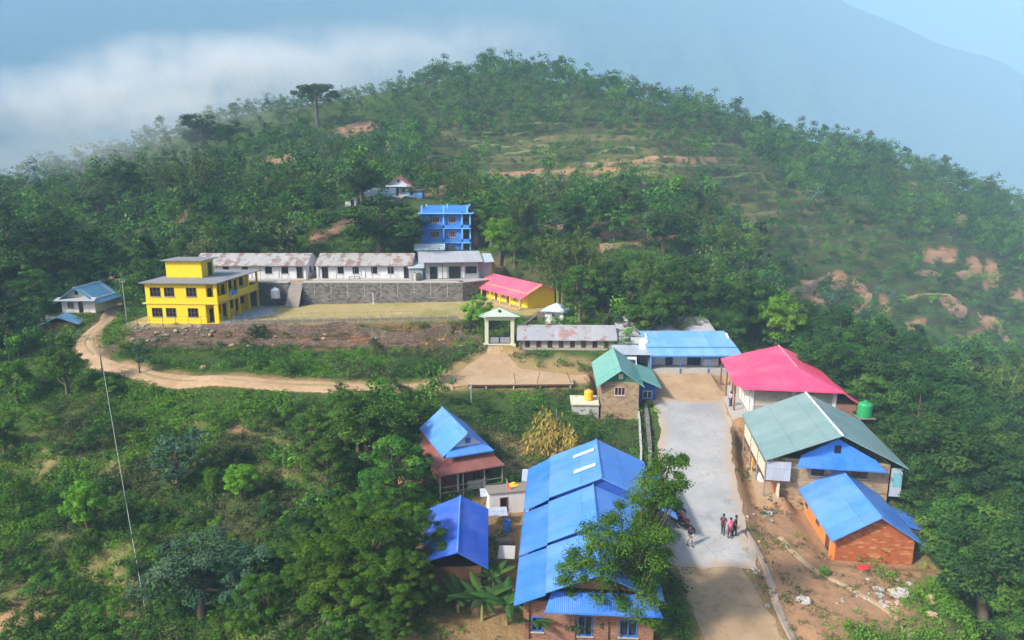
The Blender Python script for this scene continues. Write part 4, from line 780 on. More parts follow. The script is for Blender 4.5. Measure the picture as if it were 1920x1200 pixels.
# long flat shelter on posts along the garden edge
sh = thing('ledge_shelter', 'long low flat-topped shelter on posts along the upper edge of the garden plot', 'shelter', (-5.2, 79.3, 2.6), 1.5)
b = MB(); b.sheet((-.2, -.9, .78), (12.6, -.9, .78), (12.6, .9, .95), (-.2, .9, .95)); b.build('roof', M['path'], sh); boxpart('back_wall', M['iron'], sh, (0, 12.4, .45, .55, -1, .83)); boxpart('beam', M['wood'], sh, (-.1, 12.5, -.86, -.74, .52, .69))
for x in (.15, 2.1, 5.4, 8.6, 12.2): part('post', M['concrete'], sh, lambda b: b.tube([(x, -.8, -2.4), (x, -.8, .55)], .09))
for x, dx in ((5.6, .2), (8.2, -.35), (12.3, .5)): part('stay', M['wood'], sh, lambda b: b.tube([(x, -.6, .8), (x - dx, -.3, 2.1)], .045))

# --- hall with the big pink hipped roof
h = House('hall', 'community_hall', 'hall with big bright pink hipped roof and block walls beside the yard', 'building', 8.6, 11.4)
for k in range(4): h.win('l', .6 + k * 1.35, 1.75 + k * 1.35, .5, 3.0, M['whitef'], M['glass'], bars=2, rail=3, sill=False)
h.door('l', 8, 9.4, 2.2, M['wood'], M['dark']); h.wall(M['palestone'], 3.5, base=-2.6)
for x in (0, 4.2, 8.3): boxpart('pillar', M['white'], h.r, (x, x + .35, -.1, -.003, -2.6, 3.5))
boxpart('band', M['concrete'], h.r, (.36, 4.19, -.06, -.004, 1.3, 1.55), (4.56, 8.29, -.06, -.004, 1.3, 1.55))
o = MB(); E0 = (-1.0, -1.4, 3.55); E1 = (8.9, -1.4, 3.55); RA = (4.9, 1.5, 5.3); RB = (5.3, 11.6, 5.3); LB = (-1.3, 12.2, 3.2); LA = (-1.0, 3.0, 3.25)
o.sheet(E0, E1, (RA[0] + .02, RA[1], RA[2]), RA); o.sheet((-1.3, 12.2, 3.3), (-1.55, 1.2, 3.3), RA, RB); o.sheet((9.0, -1.4, 3.5), (9.2, 12.0, 3.5), (RB[0] + .02, RB[1], RB[2]), (RA[0] + .02, RA[1], RA[2])); o.tri_sheet((-1.55, 1.2, 3.3), E0, RA); o.build('roof', M['pink'], h.r)
part('ridge_cap', M['pinkold'], h.r, lambda b: b.tube([(RA[0], RA[1], RA[2] + .03), (RB[0], RB[1], RB[2] + .03)], .1, 8))
b = MB(); b.sheet((11.2, -.9, 1.9), (11.2, 9, 1.9), (9.0, 9, 3.35), (9.0, -.9, 3.35)); b.build('side_roof', M['pink'], h.r); boxpart('side_room', M['brick'], h.r, (8.61, 10.8, -.2, 8.6, -3.5, 1.9))
for y in (2.0, 3.6, 7.3, 11.3): h.post(M['rustiron'], -1.25, y, -1.0, 3.25, .09)
boxpart('veranda_floor', M['concrete'], h.r, (-1.7, -.003, 0, 11.6, -1.5, .05))

# --- big house with the pale green roof
h = House('greenhouse', 'stone_house_with_verandas', 'large house with pale green roof, blue gable and stone walls, right of the yard', 'house', 8.6, 9.6)
h.win('f', 2.4, 3.5, 1.9, 2.9, M['wood'], M['dark'], bars=1); h.win('f', 5.6, 6.9, 1.9, 2.9, M['wood'], M['wood']); h.wall(M['stone'], 3.3, base=-2)
o = MB(); o.prism([(1.4, -.15, 3.6), (7.4, -.15, 3.6), (4.3, -.15, 5.35)], (0, .12, 0)); o.build('gable', M['blue'], h.r); boxpart('gable_window', M['dark'], h.r, (4.05, 4.55, -.2, -.152, 4.1, 4.75))
b = MB(); b.sheet((.9, -1.25, 3.1), (7.9, -1.25, 3.1), (7.3, -.16, 3.75), (1.5, -.16, 3.75)); b.build('skirt_roof', M['bblue'], h.r)
h.gable_roof(M['teal2'], 3.45, 2.55, 'v', (.0, 1.1), x0=-1.6, x1=9.6, cap=M['whitef'], ridge=4.3)
boxpart('balcony_screen', M['tinwall'], h.r, (-1.45, .6, -.75, -.7, 1.55, 3.25)); boxpart('side_screen', M['cream'], h.r, (-1.46, -1.40, -.69, 9.5, 1.7, 2.9)); boxpart('balcony_floor', M['wood'], h.r, (-1.5, -.003, -.7, 9.6, 1.4, 1.54)); boxpart('right_screen', M['tinwall'], h.r, (8.62, 9.5, -.3, -.25, .6, 3.1)); boxpart('right_window', paint('aqua_paint', (.12, .35, .38), .3), h.r, (8.8, 9.4, -.36, -.302, 1.5, 2.7))
for y in (-.72, 2.5, 5.8, 9.3): h.post(M['greywood'], -1.45, y, -1.2, 3.1, .07)
boxpart('door', M['redp'], h.r, (-.35, -.05, .1, 1.0, 0, 1.35)); boxpart('porch_floor', M['path'], h.r, (-1.7, -.003, -1.0, 6, -1.2, .03)); boxpart('door_leaf_open', M['cream'], h.r, (-.3, -.24, -.9, 0, 0.05, 1.3))

# --- orange house with blue roof
h = House('orange', 'orange_house', 'single-storey orange house with red stone gable end and sky-blue roof, nearest on the right', 'house', 5.5, 8.2)
h.door('l', 1.0, 1.9, 1.75, M['wood'], M['wood']); h.win('l', 6.6, 7.3, .7, 1.5, M['wood'], M['wood']); h.win('l', 3.6, 4.4, .7, 1.5, M['wood'], M['wood'], sill=False)
h.wall(M['orange'], 2.15, base=-1.6); boxpart('front_wall', M['redstone'], h.r, (.02, 5.48, -.09, -.004, -1.6, 2.14)); part('gable', M['redstone'], h.r, lambda b: (b.prism([(.0, -.09, 2.15), (5.5, -.09, 2.15), (2.75, -.09, 3.85)], (0, .28, 0)), 0)); part('gable', M['orange'], h.r, lambda b: b.prism([(0, 8.0, 2.15), (5.5, 8.0, 2.15), (2.75, 8.0, 3.85)], (0, .2, 0)))
boxpart('buttress', M['orange'], h.r, (-.3, .019, -.14, .3, -1.6, 1.95)); h.gable_roof(M['lblue'], 2.2, 1.75, 'v', (.5, .75), cap=M['lblue'])
h = House((30.4, 49.4, -1.2, -7), 'lean_to', 'small blue-roofed lean-to tucked behind the orange house', 'lean-to', 1.7, 3); h.wall(M['wood'], (1.7, 1.7)); b = MB(); b.sheet((2.0, -.2, 1.6), (2.0, 3.2, 1.6), (-.1, 3.2, 2.1), (-.1, -.2, 2.1)); b.build('roof', M['bblue'], h.r)

# --- hut with the rusted porch skirt
h = House('hut', 'village_hut', 'village hut with bright blue gable roof over a rust-red skirt roof', 'house', 3.7, 6.2)
h.door('f', 1.2, 2.0, 1.9, M['wood'], M['dark']); h.win('f', 2.5, 3.3, .9, 1.7, M['wood'], M['dark']); h.wall(M['wood'], 3.6); boxpart('whitewashed_panel', M['white'], h.r, (1.0, 1.18, -.05, -.003, 0, 1.9), (2.02, 3.85, -.05, -.003, 0, .88))
o = MB(); o.prism([(.3, -.4, 4.45), (3.4, -.4, 4.45), (1.85, -.4, 5.6)], (0, .12, 0)); o.build('gable', M['white'], h.r); boxpart('gable_window', M['bluewood'], h.r, (1.7, 2.2, -.45, -.403, 4.72, 5.2))
h.gable_roof(M['lblue'], 4.3, 1.45, 'v', (.5, .75), cap=M['lblue']); b = MB(); b.sheet((-.45, -1.3, 4.0), (4.15, -1.3, 4.0), (3.5, -.42, 4.5), (.2, -.42, 4.5)); b.build('apron_roof', M['lblue'], h.r)
b = MB(); A0, A1, A2, A3 = (-1.3, -2.0, 2.75), (4.9, -2.0, 2.75), (4.9, 7.0, 2.75), (-1.3, 7.0, 2.75); B0, B1, B2, B3 = (-.1, -.6, 3.85), (3.8, -.6, 3.85), (3.8, 6.4, 3.85), (-.1, 6.4, 3.85)
b.sheet(A0, A1, B1, B0); b.sheet(A1, A2, B2, B1); b.sheet(A3, A0, B0, B3); b.build('skirt_roof', M['rustroof'], h.r)
for x, y in ((-1.1, -1.8), (1.0, -1.8), (3.0, -1.8), (4.7, -1.8), (-1.1, 3), (4.7, 3)): h.post(M['greywood'], x, y, -1, 2.75, .07)
boxpart('railing', M['greywood'], h.r, (-1.1, 4.7, -1.83, -1.77, 1.5, 1.57), (-1.1, 4.7, -1.83, -1.77, 1.0, 1.06))
wy = House((-1.9, 52.9, -.3, 12), 'whitewashed_store', 'whitewashed store room with dark doorway in front of the rust-skirted hut', 'store', 3.4, 1.4); wy.door('f', .9, 1.6, 1.5, M['wood'], M['dark']); wy.wall(M['white'], 1.9); boxpart('roof', M['greywood'], wy.r, (-.1, 3.5, -.1, 1.5, 1.9, 1.98))

# --- blue shed by the hut
h = House((-5.6, 42.0, -.4, 2), 'blue_shed', 'open shed with deep blue two-pitched roof left of the big blue-roofed building', 'shed', 3.5, 6.3)
h.wall(M['wood'], 1.9, base=-1.5); b = MB(); b.sheet((-.6, 7.0, 2.7), (-.5, -.3, 2.5), (1.95, -.9, 3.55), (1.85, 7.3, 3.6)); b.build('roof', M['dblue'], h.r); b = MB(); b.sheet((4.0, -.9, 2.3), (4.0, 7.2, 2.5), (1.86, 7.3, 3.6), (1.96, -.9, 3.55)); b.build('roof', M['dblue'], h.r)
part('ridge_cap', M['lblue'], h.r, lambda b: b.tube([(1.95, -.9, 3.57), (1.85, 7.3, 3.62)], .06, 8))
sc = thing('corrugated_screen', 'pale corrugated sheet leaning at the left of the deep blue shed', 'sheet', (-6.9, 46.2, -.4), 8); boxpart('sheet', M['paletin'], sc, (-.2, .6, 0, .05, 0, 2.6)); boxpart('lower_sheet', M['path'], sc, (-.25, .65, -.06, -.004, 0, 1.3))

# --- biggest blue-roofed building
h = House('big', 'long_blue_roofed_building', 'biggest blue-roofed building with stepped roof sections and brick front, left of the lane', 'building', 7.9, 17.4)
h.win('f', 3.3, 4.2, .35, 1.75, M['bluewood'], bars=1); h.win('f', 5.8, 6.9, .4, 1.6, M['bluewood'], bars=1); h.win('f', .5, 1.2, .5, 1.5, M['bluewood'])
for k in range(5): h.win('r', 1.2 + k * 3.3, 2.4 + k * 3.3, .8, 1.9, M['bluewood']); h.win('l', 1.2 + k * 3.3, 2.4 + k * 3.3, .8, 1.9, M['bluewood'])
h.wall(M['brick'], 2.55, base=-2)
SEC = ((-.8, 4.5, 5.0, 3.55, 2.75, 4.55), (4.4, 10.3, 5.45, 3.85, 2.95, 4.6), (10.2, 17.9, 6.05, 4.25, 3.2, 5.2))
for v0, v1, zr, zj, zo, ur in SEC:
    b = MB(); b.sheet((-.55, v1, zo), (-.55, v0, zo), (1.35, v0, zj), (1.35, v1, zj)); b.build('lean_to_roof', M['bblue'], h.r)
    gy_ = .85 if v0 < 0 else .25
    b = MB(); b.sheet((1.3, v1, zj + .12), (1.3, v0, zj + .12), (ur, v0, zr), (ur, v1, zr)); ue = 8.3 if v0 < 4 else 8.6 if v0 < 9 else 9.3; b.sheet((ue, v0, zj - .1), (ue, v1, zj - .1), (ur + .01, v1, zr), (ur + .01, v0, zr)); o = b.build('roof', M['lblue'], h.r)
    part('ridge_cap', M['lblue'], o, lambda b: b.tube([(ur, v0, zr + .02), (ur, v1, zr + .02)], .07, 8))
    b = MB(); b.prism([(1.35, v0 + gy_, zj), (ue - .3, v0 + gy_, zj - .1), (ur, v0 + gy_, zr - .12)], (0, .08, 0)); b.build('gable', M['deepblue'] if v0 > 0 else M['brick'], h.r)
    if v0 > 9: b = MB(); b.sheet((10.9, v0, 3.0), (10.9, v1 - .6, 3.0), (9.25, v1 - .6, 3.95), (9.25, v0, 3.95)); b.build('side_roof', M['lblue'], h.r)
    if v0 > 9: part('skylight', M['paletin'], o, lambda b: [b.sheet((3.2, y0 + .55, zj + .19 + 1.9 * (zr - zj - .12) / (ur - 1.3)), (3.2, y0, zj + .19 + 1.9 * (zr - zj - .12) / (ur - 1.3)), (4.9, y0, zj + .19 + 3.6 * (zr - zj - .12) / (ur - 1.3)), (4.9, y0 + .55, zj + .19 + 3.6 * (zr - zj - .12) / (ur - 1.3)), .03) for y0 in (12.6, 15.6)])
b = MB(); b.sheet((1.3, -1.15, 2.62), (8.2, -1.15, 2.62), (7.7, -.02, 3.3), (1.7, -.02, 3.3)); b.build('skirt_roof', M['bblue'], h.r)
for x in (.1, 2.9, 4.9, 7.6): boxpart('pilaster', M['brick'], h.r, (x, x + .24, -.12, -.003, -2, 2.5))

# --- left hut, its shed
h = House('lefthut', 'white_cottage', 'white cottage with blue tin gable roof beside the road bend, far left', 'house', 5.8, 6.5)
h.door('f', 2.9, 3.7, 1.95, M['wood'], M['dark']); h.win('f', 1.0, 2.1, .8, 1.9, M['path'], M['wood']); h.wall(M['white'], 2.5, 0, base=-2); part('gable', M['cream'], h.r, lambda b: b.prism([(0, 0, 2.5), (5.8, 0, 2.5), (2.9, 0, 4.5)], (0, .2, 0))); part('gable', M['cream'], h.r, lambda b: b.prism([(0, 6.3, 2.5), (5.8, 6.3, 2.5), (2.9, 6.3, 4.5)], (0, .2, 0))); boxpart('gable_vent', M['dark'], h.r, (2.5, 3.1, -.04, -.002, 3.2, 3.9))
h.gable_roof(M['hutblue'], 2.4, 2.1, 'v', (.9, .9), cap=M['paletin']); b = MB(); b.sheet((-.7, -1.2, 2.3), (6.5, -1.2, 2.3), (6.3, -.01, 2.75), (-.5, -.01, 2.75)); b.build('skirt_roof', M['grey'], h.r); boxpart('plinth', M['redstone'], h.r, (-.4, 6.1, -.7, -.003, -2, -.02)); boxpart('terrace_slab', M['concrete'], h.r, (-3.0, -.5, -1.6, 1.0, -1.2, -.45))
h = House((-78.2, 111.4, 2.5, 14), 'low_shed', 'low shed with blue tin roof just below the white cottage', 'shed', 4.6, 3.4); h.wall(M['wood'], 1.5); h.gable_roof(M['hutblue'], 1.5, 1.0, 'v', (.8, .5))

# ---------------------------------------------------------------- walls, stairs, fences
def strip(name, label, cat, a, b_, z0a, z0b, z1, t, m, **k):
    """a wall between two points with its own thickness"""
    a, b_ = Vector(a), Vector(b_); d = (b_ - a).normalized(); n = Vector((-d.y, d.x)) * t; o = MB()
    q = [a, b_, b_ + n, a + n]; o.hexa([(p.x, p.y, z) for p, z in zip(q, (z0a, z0b, z0b, z0a))], [(p.x, p.y, z1) for p in q]); o = o.build(name, m); return tag(o, label, cat) if label else o
rw = thing('retaining_wall', 'long grey stone retaining wall below the white classroom blocks', 'wall', (0, 0, 0))
for a, b_ in (((-45.6, 117.7), (-38.9, 117.7)), ((-36.5, 117.7), (-8.6, 117.7)), ((-8.6, 117.7), (-3.9, 121.3))):
    o = strip('wall_face', None, None, a, b_, 4.6, 4.6, 9.82, .75, M['greystone']); o.parent = rw
    o = strip('coping', None, None, (a[0], a[1] - .08), (b_[0], b_[1] - .08), 9.82, 9.82, 9.97, 1.7, M['concrete']); o.parent = rw
for k in range(9): boxpart('weep_stain', M['concrete'], rw, (-34.5 + k * 2.9, -34.42 + k * 2.9, 117.66, 117.697, 7.3, 9.8))
st = thing('stone_stairs', 'broad stone stairs up the retaining wall to the white classroom blocks', 'stairs', (-38.85, 117.9, 5.9))
b = MB()
for k in range(13): b.box(.02, 2.3, -2.9 + k * .26, .75, -.6 + k * .308 if k else -.8, .308 * (k + 1) - .05 + (.0 if k < 12 else .0))
b.build('flight', M['palestone'], st)
boxpart('tank_plinth', M['palestone'], None, (-42.2, -39.2, 114.9, 117.2, 5.4, 6.0)).name = 'tank_plinth'; tag(bpy.data.objects['tank_plinth'], 'low stone plinth under the white water tank by the stairs', 'plinth')
ew = strip('low_wall', 'white end wall beside the right-hand classroom block', 'wall', (-17.0, 119.2), (-16.2, 121.8), 9.7, 9.7, 11.3, .25, M['cream'])
def fence(name, label, P, z, n, hgt, m, wires=3, group=None):
    t = thing(name, label, 'fence', (0, 0, 0), 0, group); P = [Vector(p) for p in P]; Ls = [0]
    for a, b_ in zip(P, P[1:]): Ls.append(Ls[-1] + (b_ - a).length)
    tops = []
    for k in range(n):
        s = Ls[-1] * k / (n - 1); i = max(j for j in range(len(Ls) - 1) if Ls[j] <= s + 1e-6); q = P[i] + (P[i + 1] - P[i]) * ((s - Ls[i]) / (Ls[i + 1] - Ls[i])); zz = hz(q.x, q.y)
        part('fence_post', m, t, lambda b: b.tube([(q.x, q.y, zz - .5), (q.x + rng.normal() * .03, q.y, zz + hgt)], .035, 6)); tops.append((q.x, q.y, zz))
    b = MB()
    for w_ in range(wires): b.tube([(x, y, zz + hgt * (.25 + .7 * w_ / max(1, wires - 1))) for x, y, zz in tops], .010, 4, False)
    b.build('wire', M['iron'], t); return t
fence('wire_fence', 'post and wire fence along the front edge of the grass field', [(-43.5, 100.5), (-25, 100.6), (-8, 100.9)], 0, 22, 1.7, M['steel'])
fence('wire_fence', 'short post and wire fence on the rubble in front of the yellow school building', [(-58.5, 100.9), (-44.6, 100.2)], 0, 8, 1.6, M['rustiron'])
# low dark hedge-board wall behind the field fence
bw = thing('picket_wall', 'low dark slatted wall along the foot of the field fence', 'wall', (0, 0, 0)); b = MB()
for k in range(118):
    x = -42.6 + k * .292; zz = float(zfield(x, 0)); b.box(x, x + .19, 101.15 + .2 * (k / 118), 101.25 + .2 * (k / 118), zz - .4, zz + .62 + rng.random() * .18)
b.build('slats', M['greywood'], bw); part('rail', M['wood'], bw, lambda b: b.hexa([(-42.6, 101.27, 6.2), (-8.2, 101.5, 6.85), (-8.2, 101.6, 6.85), (-42.6, 101.37, 6.2)], [(-42.6, 101.27, 6.32), (-8.2, 101.5, 6.97), (-8.2, 101.6, 6.97), (-42.6, 101.37, 6.32)]))
strip('boundary_wall', 'dark stone boundary wall beside the small white outbuilding', 'wall', (.9, 93.6), (3.9, 103.4), 4.6, 5.0, 6.9, .3, M['greystone'])
strip('boundary_wall', 'dark wall at the back of the small white outbuilding', 'wall', (4.0, 106.0), (11.0, 105.0), 4.6, 4.4, 6.9, .3, M['greystone'])
strip('boundary_wall', 'pale earth wall running from the outbuilding to the woods', 'wall', (11.4, 103.6), (17.2, 97.6), 3.8, 3.6, 5.6, .35, M['path'])
kw = thing('drain_wall', 'dark stone drain wall along the left edge of the concrete yard', 'wall', (0, 0, 0)); b = MB()
pts = [(12.55, 57.0), (13.9, 64), (14.9, 70.5), (15.5, 75.0)]
for (xa, ya), (xb, yb) in zip(pts, pts[1:]):
    za, zb = float(zpad(np.array(xa), np.array(ya))), float(zpad(np.array(xb), np.array(yb)))
    b.hexa([(xa - .35, ya, za - 2.2), (xa, ya, za - 2.2), (xb, yb, zb - 2.2), (xb - .35, yb, zb - 2.2)], [(xa - .35, ya, za + .12), (xa, ya, za + .12), (xb, yb, zb + .12), (xb - .35, yb, zb + .12)])
b.build('wall_face', M['greystone'], kw)
b = MB()
for (xa, ya), (xb, yb) in zip(pts, pts[1:]):
    za, zb = float(zpad(np.array(xa), np.array(ya))), float(zpad(np.array(xb), np.array(yb)))
    b.hexa([(xa - 1.15, ya, za - 2.2), (xa - .95, ya, za - 2.2), (xb - .95, yb, zb - 2.2), (xb - 1.15, yb, zb - 2.2)], [(xa - 1.15, ya, za - .1), (xa - .95, ya, za - .1), (xb - .95, yb, zb - .1), (xb - 1.15, yb, zb - .1)])
b.build('outer_wall', M['concrete'], kw)

# dry-stone terrace walls on the earth bank
def drystone(label, x0, x1, y, h_, seed):
    b = MB(); g = np.random.default_rng(seed); n = int((x1 - x0) / .8); X = np.linspace(x0, x1, n + 1); Y = y + fbm(X / 5, X * 0 + seed) * 1.2; B0 = height(X, Y) - .5; T = height(X, Y + .9) + .05 + .5 * fbm(X / 1.2, X * 0 + 4) + h_; T = np.minimum(T, B0 + 2.2)
    for k in range(n):
        a, c = (X[k], Y[k]), (X[k + 1], Y[k + 1]); b.hexa([(a[0], a[1], B0[k]), (c[0], c[1], B0[k + 1]), (c[0], c[1] + .55, B0[k + 1]), (a[0], a[1] + .55, B0[k])], [(a[0], a[1] + .12, T[k]), (c[0], c[1] + .12, T[k + 1]), (c[0], c[1] + .5, T[k + 1]), (a[0], a[1] + .5, T[k])])
    tag(b.build('dry_stone_wall', M['brownstone']), label, 'wall')
drystone('upper dry-stone terrace wall on the bank below the grass field', -46, -9, 98.9, .45, 3); drystone('lower dry-stone terrace wall on the bank below the grass field', -44, -14, 97.2, .4, 7); drystone('short dry-stone wall on the bank beside the school gate', -8.5, -4.6, 98.4, .3, 9)
# poles
def pole(label, px, py, hgt, m, r=.07, arm=0, d=None):
    x, y, z = hit(px, py); t = thing('utility_pole' if arm else 'post', label, 'pole', (x, y, z)); part('shaft', m, t, lambda b: b.tube([(0, 0, -.6), (0, 0, hgt)], [r * 1.2, r * .8], 8))
    if arm:
        part('cross_arm', m, t, lambda b: b.box(-.45, .45, -.05, .05, hgt - .35, hgt - .27))
        for k in (-.38, 0.38): part('insulator', M['white'], t, lambda b: b.lathe([(.03, hgt - .268), (.05, hgt - .2), (.03, hgt - .12)], (k, 0, 0), 8))
    return t
p1 = pole('slim grey electric pole by the road left of the yellow school building', 238, 604, 7.2, M['steel'], .09, 1)
p2 = pole('dark pole standing beside the road bend, lower left', 194, 711, 4.6, M['rustiron'], .1, 1)
pole('thin pole on the field in front of the retaining wall', 700, 571, 2.1, M['tank_w'], .06)
pole('lone metal post among the trees right of the pink-roofed hall', 1538, 690, 3.0, M['steel'], .06)
pole('grey post at the left corner of the garden plot', 884, 755, 2.2, M['concrete'], .1)
pole('thin post in the middle of the garden plot', 1043, 790, 1.5, M['steel'], .04)
cb = MB(); A = Vector(p2.location) + Vector((0, 0, 4.4)); B_ = Vector(at_z(300, 1300, -7.0))
cb.tube([A + (B_ - A) * t + Vector((0, 0, -1.2 * math.sin(math.pi * t))) for t in np.linspace(0, 1, 24)], .03, 5, False); tag(cb.build('overhead_cable', M['rope']), 'grey overhead cable running down the left slope from the dark pole', 'cable')
# bamboo poles by the green-roofed house
for k, (px, py, m) in enumerate(((1408, 872, 'tank_y'), (1417, 876, 'greywood'), (1425, 880, 'tank_y'), (1433, 868, 'bluewood'), (1440, 880, 'bluewood'), (1447, 884, 'greywood'))):
    x, y, z = at_z(px, py + 22, .3); o = part('bamboo_pole', M[m], None, lambda b: b.tube([(0, 0, -.3), (rng.normal() * .15, rng.normal() * .1, 1.9 + rng.random() * .7)], .05, 6)); o.location = (x, y, .25)
    tag(o, {'tank_y': 'thin yellow pole propped left of the green-roofed house', 'greywood': 'thin grey pole propped left of the green-roofed house', 'bluewood': 'thin blue pole propped left of the green-roofed house'}[m], 'pole', 'thin poles left of the green-roofed house')
# ---------------------------------------------------------------- people, motorcycles, stones and small things
skin = flat('skin', (.22, .11, .065), .6); hairm = flat('black_hair', (.01, .009, .009), .5)
def skinned(name, J, E_, m, parent, sub=1):
    """J: joint -> (x, y, z, radius); E_: bones; one continuous surface grown over the skeleton"""
    ks = list(J); me = bpy.data.meshes.new(name); me.from_pydata([J[k][:3] for k in ks], [(ks.index(a), ks.index(b)) for a, b in E_], [])
    me.materials.append(m); o = bpy.data.objects.new(name, me); C.objects.link(o)
    if parent is not None: o.parent = parent
    o.modifiers.new('skin', 'SKIN'); bm = bmesh.new(); bm.from_mesh(me); ly = bm.verts.layers.skin.verify(); bm.verts.ensure_lookup_table()
    for i, k in enumerate(ks): bm.verts[i][ly].radius = (J[k][3], J[k][3]); bm.verts[i][ly].use_root = i == 0
    bm.to_mesh(me); bm.free(); s = o.modifiers.new('sub', 'SUBSURF'); s.levels = s.render_levels = sub
    bpy.context.view_layer.update(); ev = o.evaluated_get(bpy.context.evaluated_depsgraph_get()); m2 = bpy.data.meshes.new_from_object(ev)
    o.modifiers.clear(); o.data = m2; m2.polygons.foreach_set('use_smooth', [True] * len(m2.polygons)); return o
def person(x, y, z, face, label, top, bottom, stride=.0, arm=.1, shorts=False, bend=0., hgt=1.68, long_top=False, group=None, turn=0.):
    t = thing('person', label, 'person', (x, y, z), face, group); k = hgt / 1.72; t.scale = (k, k, k)
    J = dict(pelvis=(0, 0, .95, .13), belly=(0, -.01, 1.1, .125), chest=(0, -.02 - bend, 1.3, .14), neckb=(0, -bend, 1.45, .06), neck=(0, -.015 - bend, 1.52, .052), head=(turn * .02, -.035 - bend, 1.61, .085), crown=(turn * .02, -.03 - bend, 1.70, .07), nose=(turn * .09, -.125 - bend, 1.615, .013))
    E_ = [('pelvis', 'belly'), ('belly', 'chest'), ('chest', 'neckb'), ('neckb', 'neck'), ('neck', 'head'), ('head', 'crown'), ('head', 'nose')]
    for s, n in ((-1, 'l'), (1, 'r')):
        st = stride * s
        J.update({n + 'hip': (.09 * s, 0, .89, .095), n + 'knee': (.10 * s, -st * .5 - .02, .49, .062), n + 'ankle': (.10 * s, -st + .02, .09, .04), n + 'toe': (.115 * s, -st - .13, .035, .032),
                  n + 'sho': (.18 * s, -bend, 1.41, .06), n + 'elb': (.25 * s, st * .35 - bend * .6 + .03, 1.14, .042), n + 'wri': (.25 * s - arm * s, st * .6 - .12 - bend * .4, .92, .03), n + 'palm': (.25 * s - arm * 1.1 * s, st * .65 - .15 - bend * .4, .85, .03)})
        E_ += [('pelvis', n + 'hip'), (n + 'hip', n + 'knee'), (n + 'knee', n + 'ankle'), (n + 'ankle', n + 'toe'), ('chest', n + 'sho'), (n + 'sho', n + 'elb'), (n + 'elb', n + 'wri'), (n + 'wri', n + 'palm')]
        px, py, pz = J[n + 'palm'][:3]
        for q, (dx, ln) in enumerate(((-.024, .07), (-.008, .082), (.009, .078), (.025, .06))):
            a, b = f'{n}f{q}a', f'{n}f{q}b'; J[a] = (px + dx, py - .012, pz - ln * .55, .0095); J[b] = (px + dx * 1.05, py - .035, pz - ln, .008); E_ += [(n + 'palm', a), (a, b)]
        J[n + 'tha'] = (px - .034 * s, py - .03, pz - .005, .011); J[n + 'thb'] = (px - .03 * s, py - .055, pz - .04, .009); E_ += [(n + 'palm', n + 'tha'), (n + 'tha', n + 'thb')]
    skinned('body', J, E_, skin, t)
    g = lambda ks, r: {q: (*J[q][:3], J[q][3] + r) for q in ks}
    ks = ['belly', 'chest', 'neckb', 'lsho', 'lelb', 'rsho', 'relb']; T = g(ks, .018); T['hem'] = (0, 0, .86 if not long_top else .72, .15); T['neckb'] = (*J['neckb'][:3], .075)
    skinned('shirt', T, [('belly', 'hem'), ('belly', 'chest'), ('chest', 'neckb'), ('chest', 'lsho'), ('lsho', 'lelb'), ('chest', 'rsho'), ('rsho', 'relb')], top, t)
    ks = ['pelvis', 'lhip', 'lknee', 'rhip', 'rknee'] + ([] if shorts else ['lankle', 'rankle'])
    skinned('shorts' if shorts else 'trousers', g(ks, .02), [('pelvis', 'lhip'), ('lhip', 'lknee'), ('pelvis', 'rhip'), ('rhip', 'rknee')] + ([] if shorts else [('lknee', 'lankle'), ('rknee', 'rankle')]), bottom, t)
    hx, hy = turn * .02, -.035 - bend
    part('hair', hairm, t, lambda b: b.lathe([(.098, 1.60), (.108, 1.66), (.098, 1.73), (.06, 1.785), (.01, 1.80)], (hx, hy + .028, 0), 14), smooth=True)
    for s in (-1, 1): part('shoe', M['black'], t, lambda b: b.hexa([(.11 * s - .05, -stride * s - .19, 0), (.11 * s + .05, -stride * s - .19, 0), (.11 * s + .045, -stride * s + .08, 0), (.11 * s - .045, -stride * s + .08, 0)], [(.11 * s - .035, -stride * s - .17, .05), (.11 * s + .035, -stride * s - .17, .05), (.11 * s + .04, -stride * s + .07, .085), (.11 * s - .04, -stride * s + .07, .085)]))
    for s in (-1, 1): part('eye', M['dark'], t, lambda b: b.box(hx + .032 * s - .012, hx + .032 * s + .012, hy - .094, hy - .080, 1.628, 1.642))
    part('mouth', M['wood'], t, lambda b: b.box(hx - .022, hx + .022, hy - .09, hy - .078, 1.556, 1.566))
    return t
cl = lambda n, c: flat(n, c, .85)
def pz_(x, y): return float(zpad(np.array(x), np.array(y))) + .06
P1 = at_z(1293, 1026, .06); P2 = at_z(1368, 1011, .06)
person(P1[0], P1[1], pz_(P1[0], P1[1]), 25, 'person in dark navy top and pale shorts walking alone on the concrete yard', cl('navy_cloth', (.02, .025, .05)), cl('pale_cloth', (.45, .43, .42)), .17, .04, True)
g_ = 'three people standing close together on the concrete yard'
person(P2[0] - .05, P2[1] - .1, pz_(P2[0], P2[1]), 10, 'person in bright pink top in the middle of the three huddled people', cl('pink_cloth', (.72, .15, .32)), cl('maroon_cloth', (.10, .015, .03)), .05, .14, False, .05, 1.62, True, g_, .3)
person(P2[0] - .42, P2[1] + .38, pz_(P2[0], P2[1] + .4), -35, 'person in dark plum top, leftmost of the three huddled people', cl('plum_cloth', (.09, .02, .05)), cl('dark_cloth', (.02, .02, .03)), .06, .1, False, .04, 1.64, False, g_)
person(P2[0] + .38, P2[1] + .12, pz_(P2[0], P2[1] + .1), 60, 'person all in black, rightmost of the three huddled people', cl('black_cloth', (.015, .015, .018)), cl('black_cloth', (.014, .014, .017)), .12, .08, False, .06, 1.7, False, g_)
hx_, hy_ = 25.5, 73.2
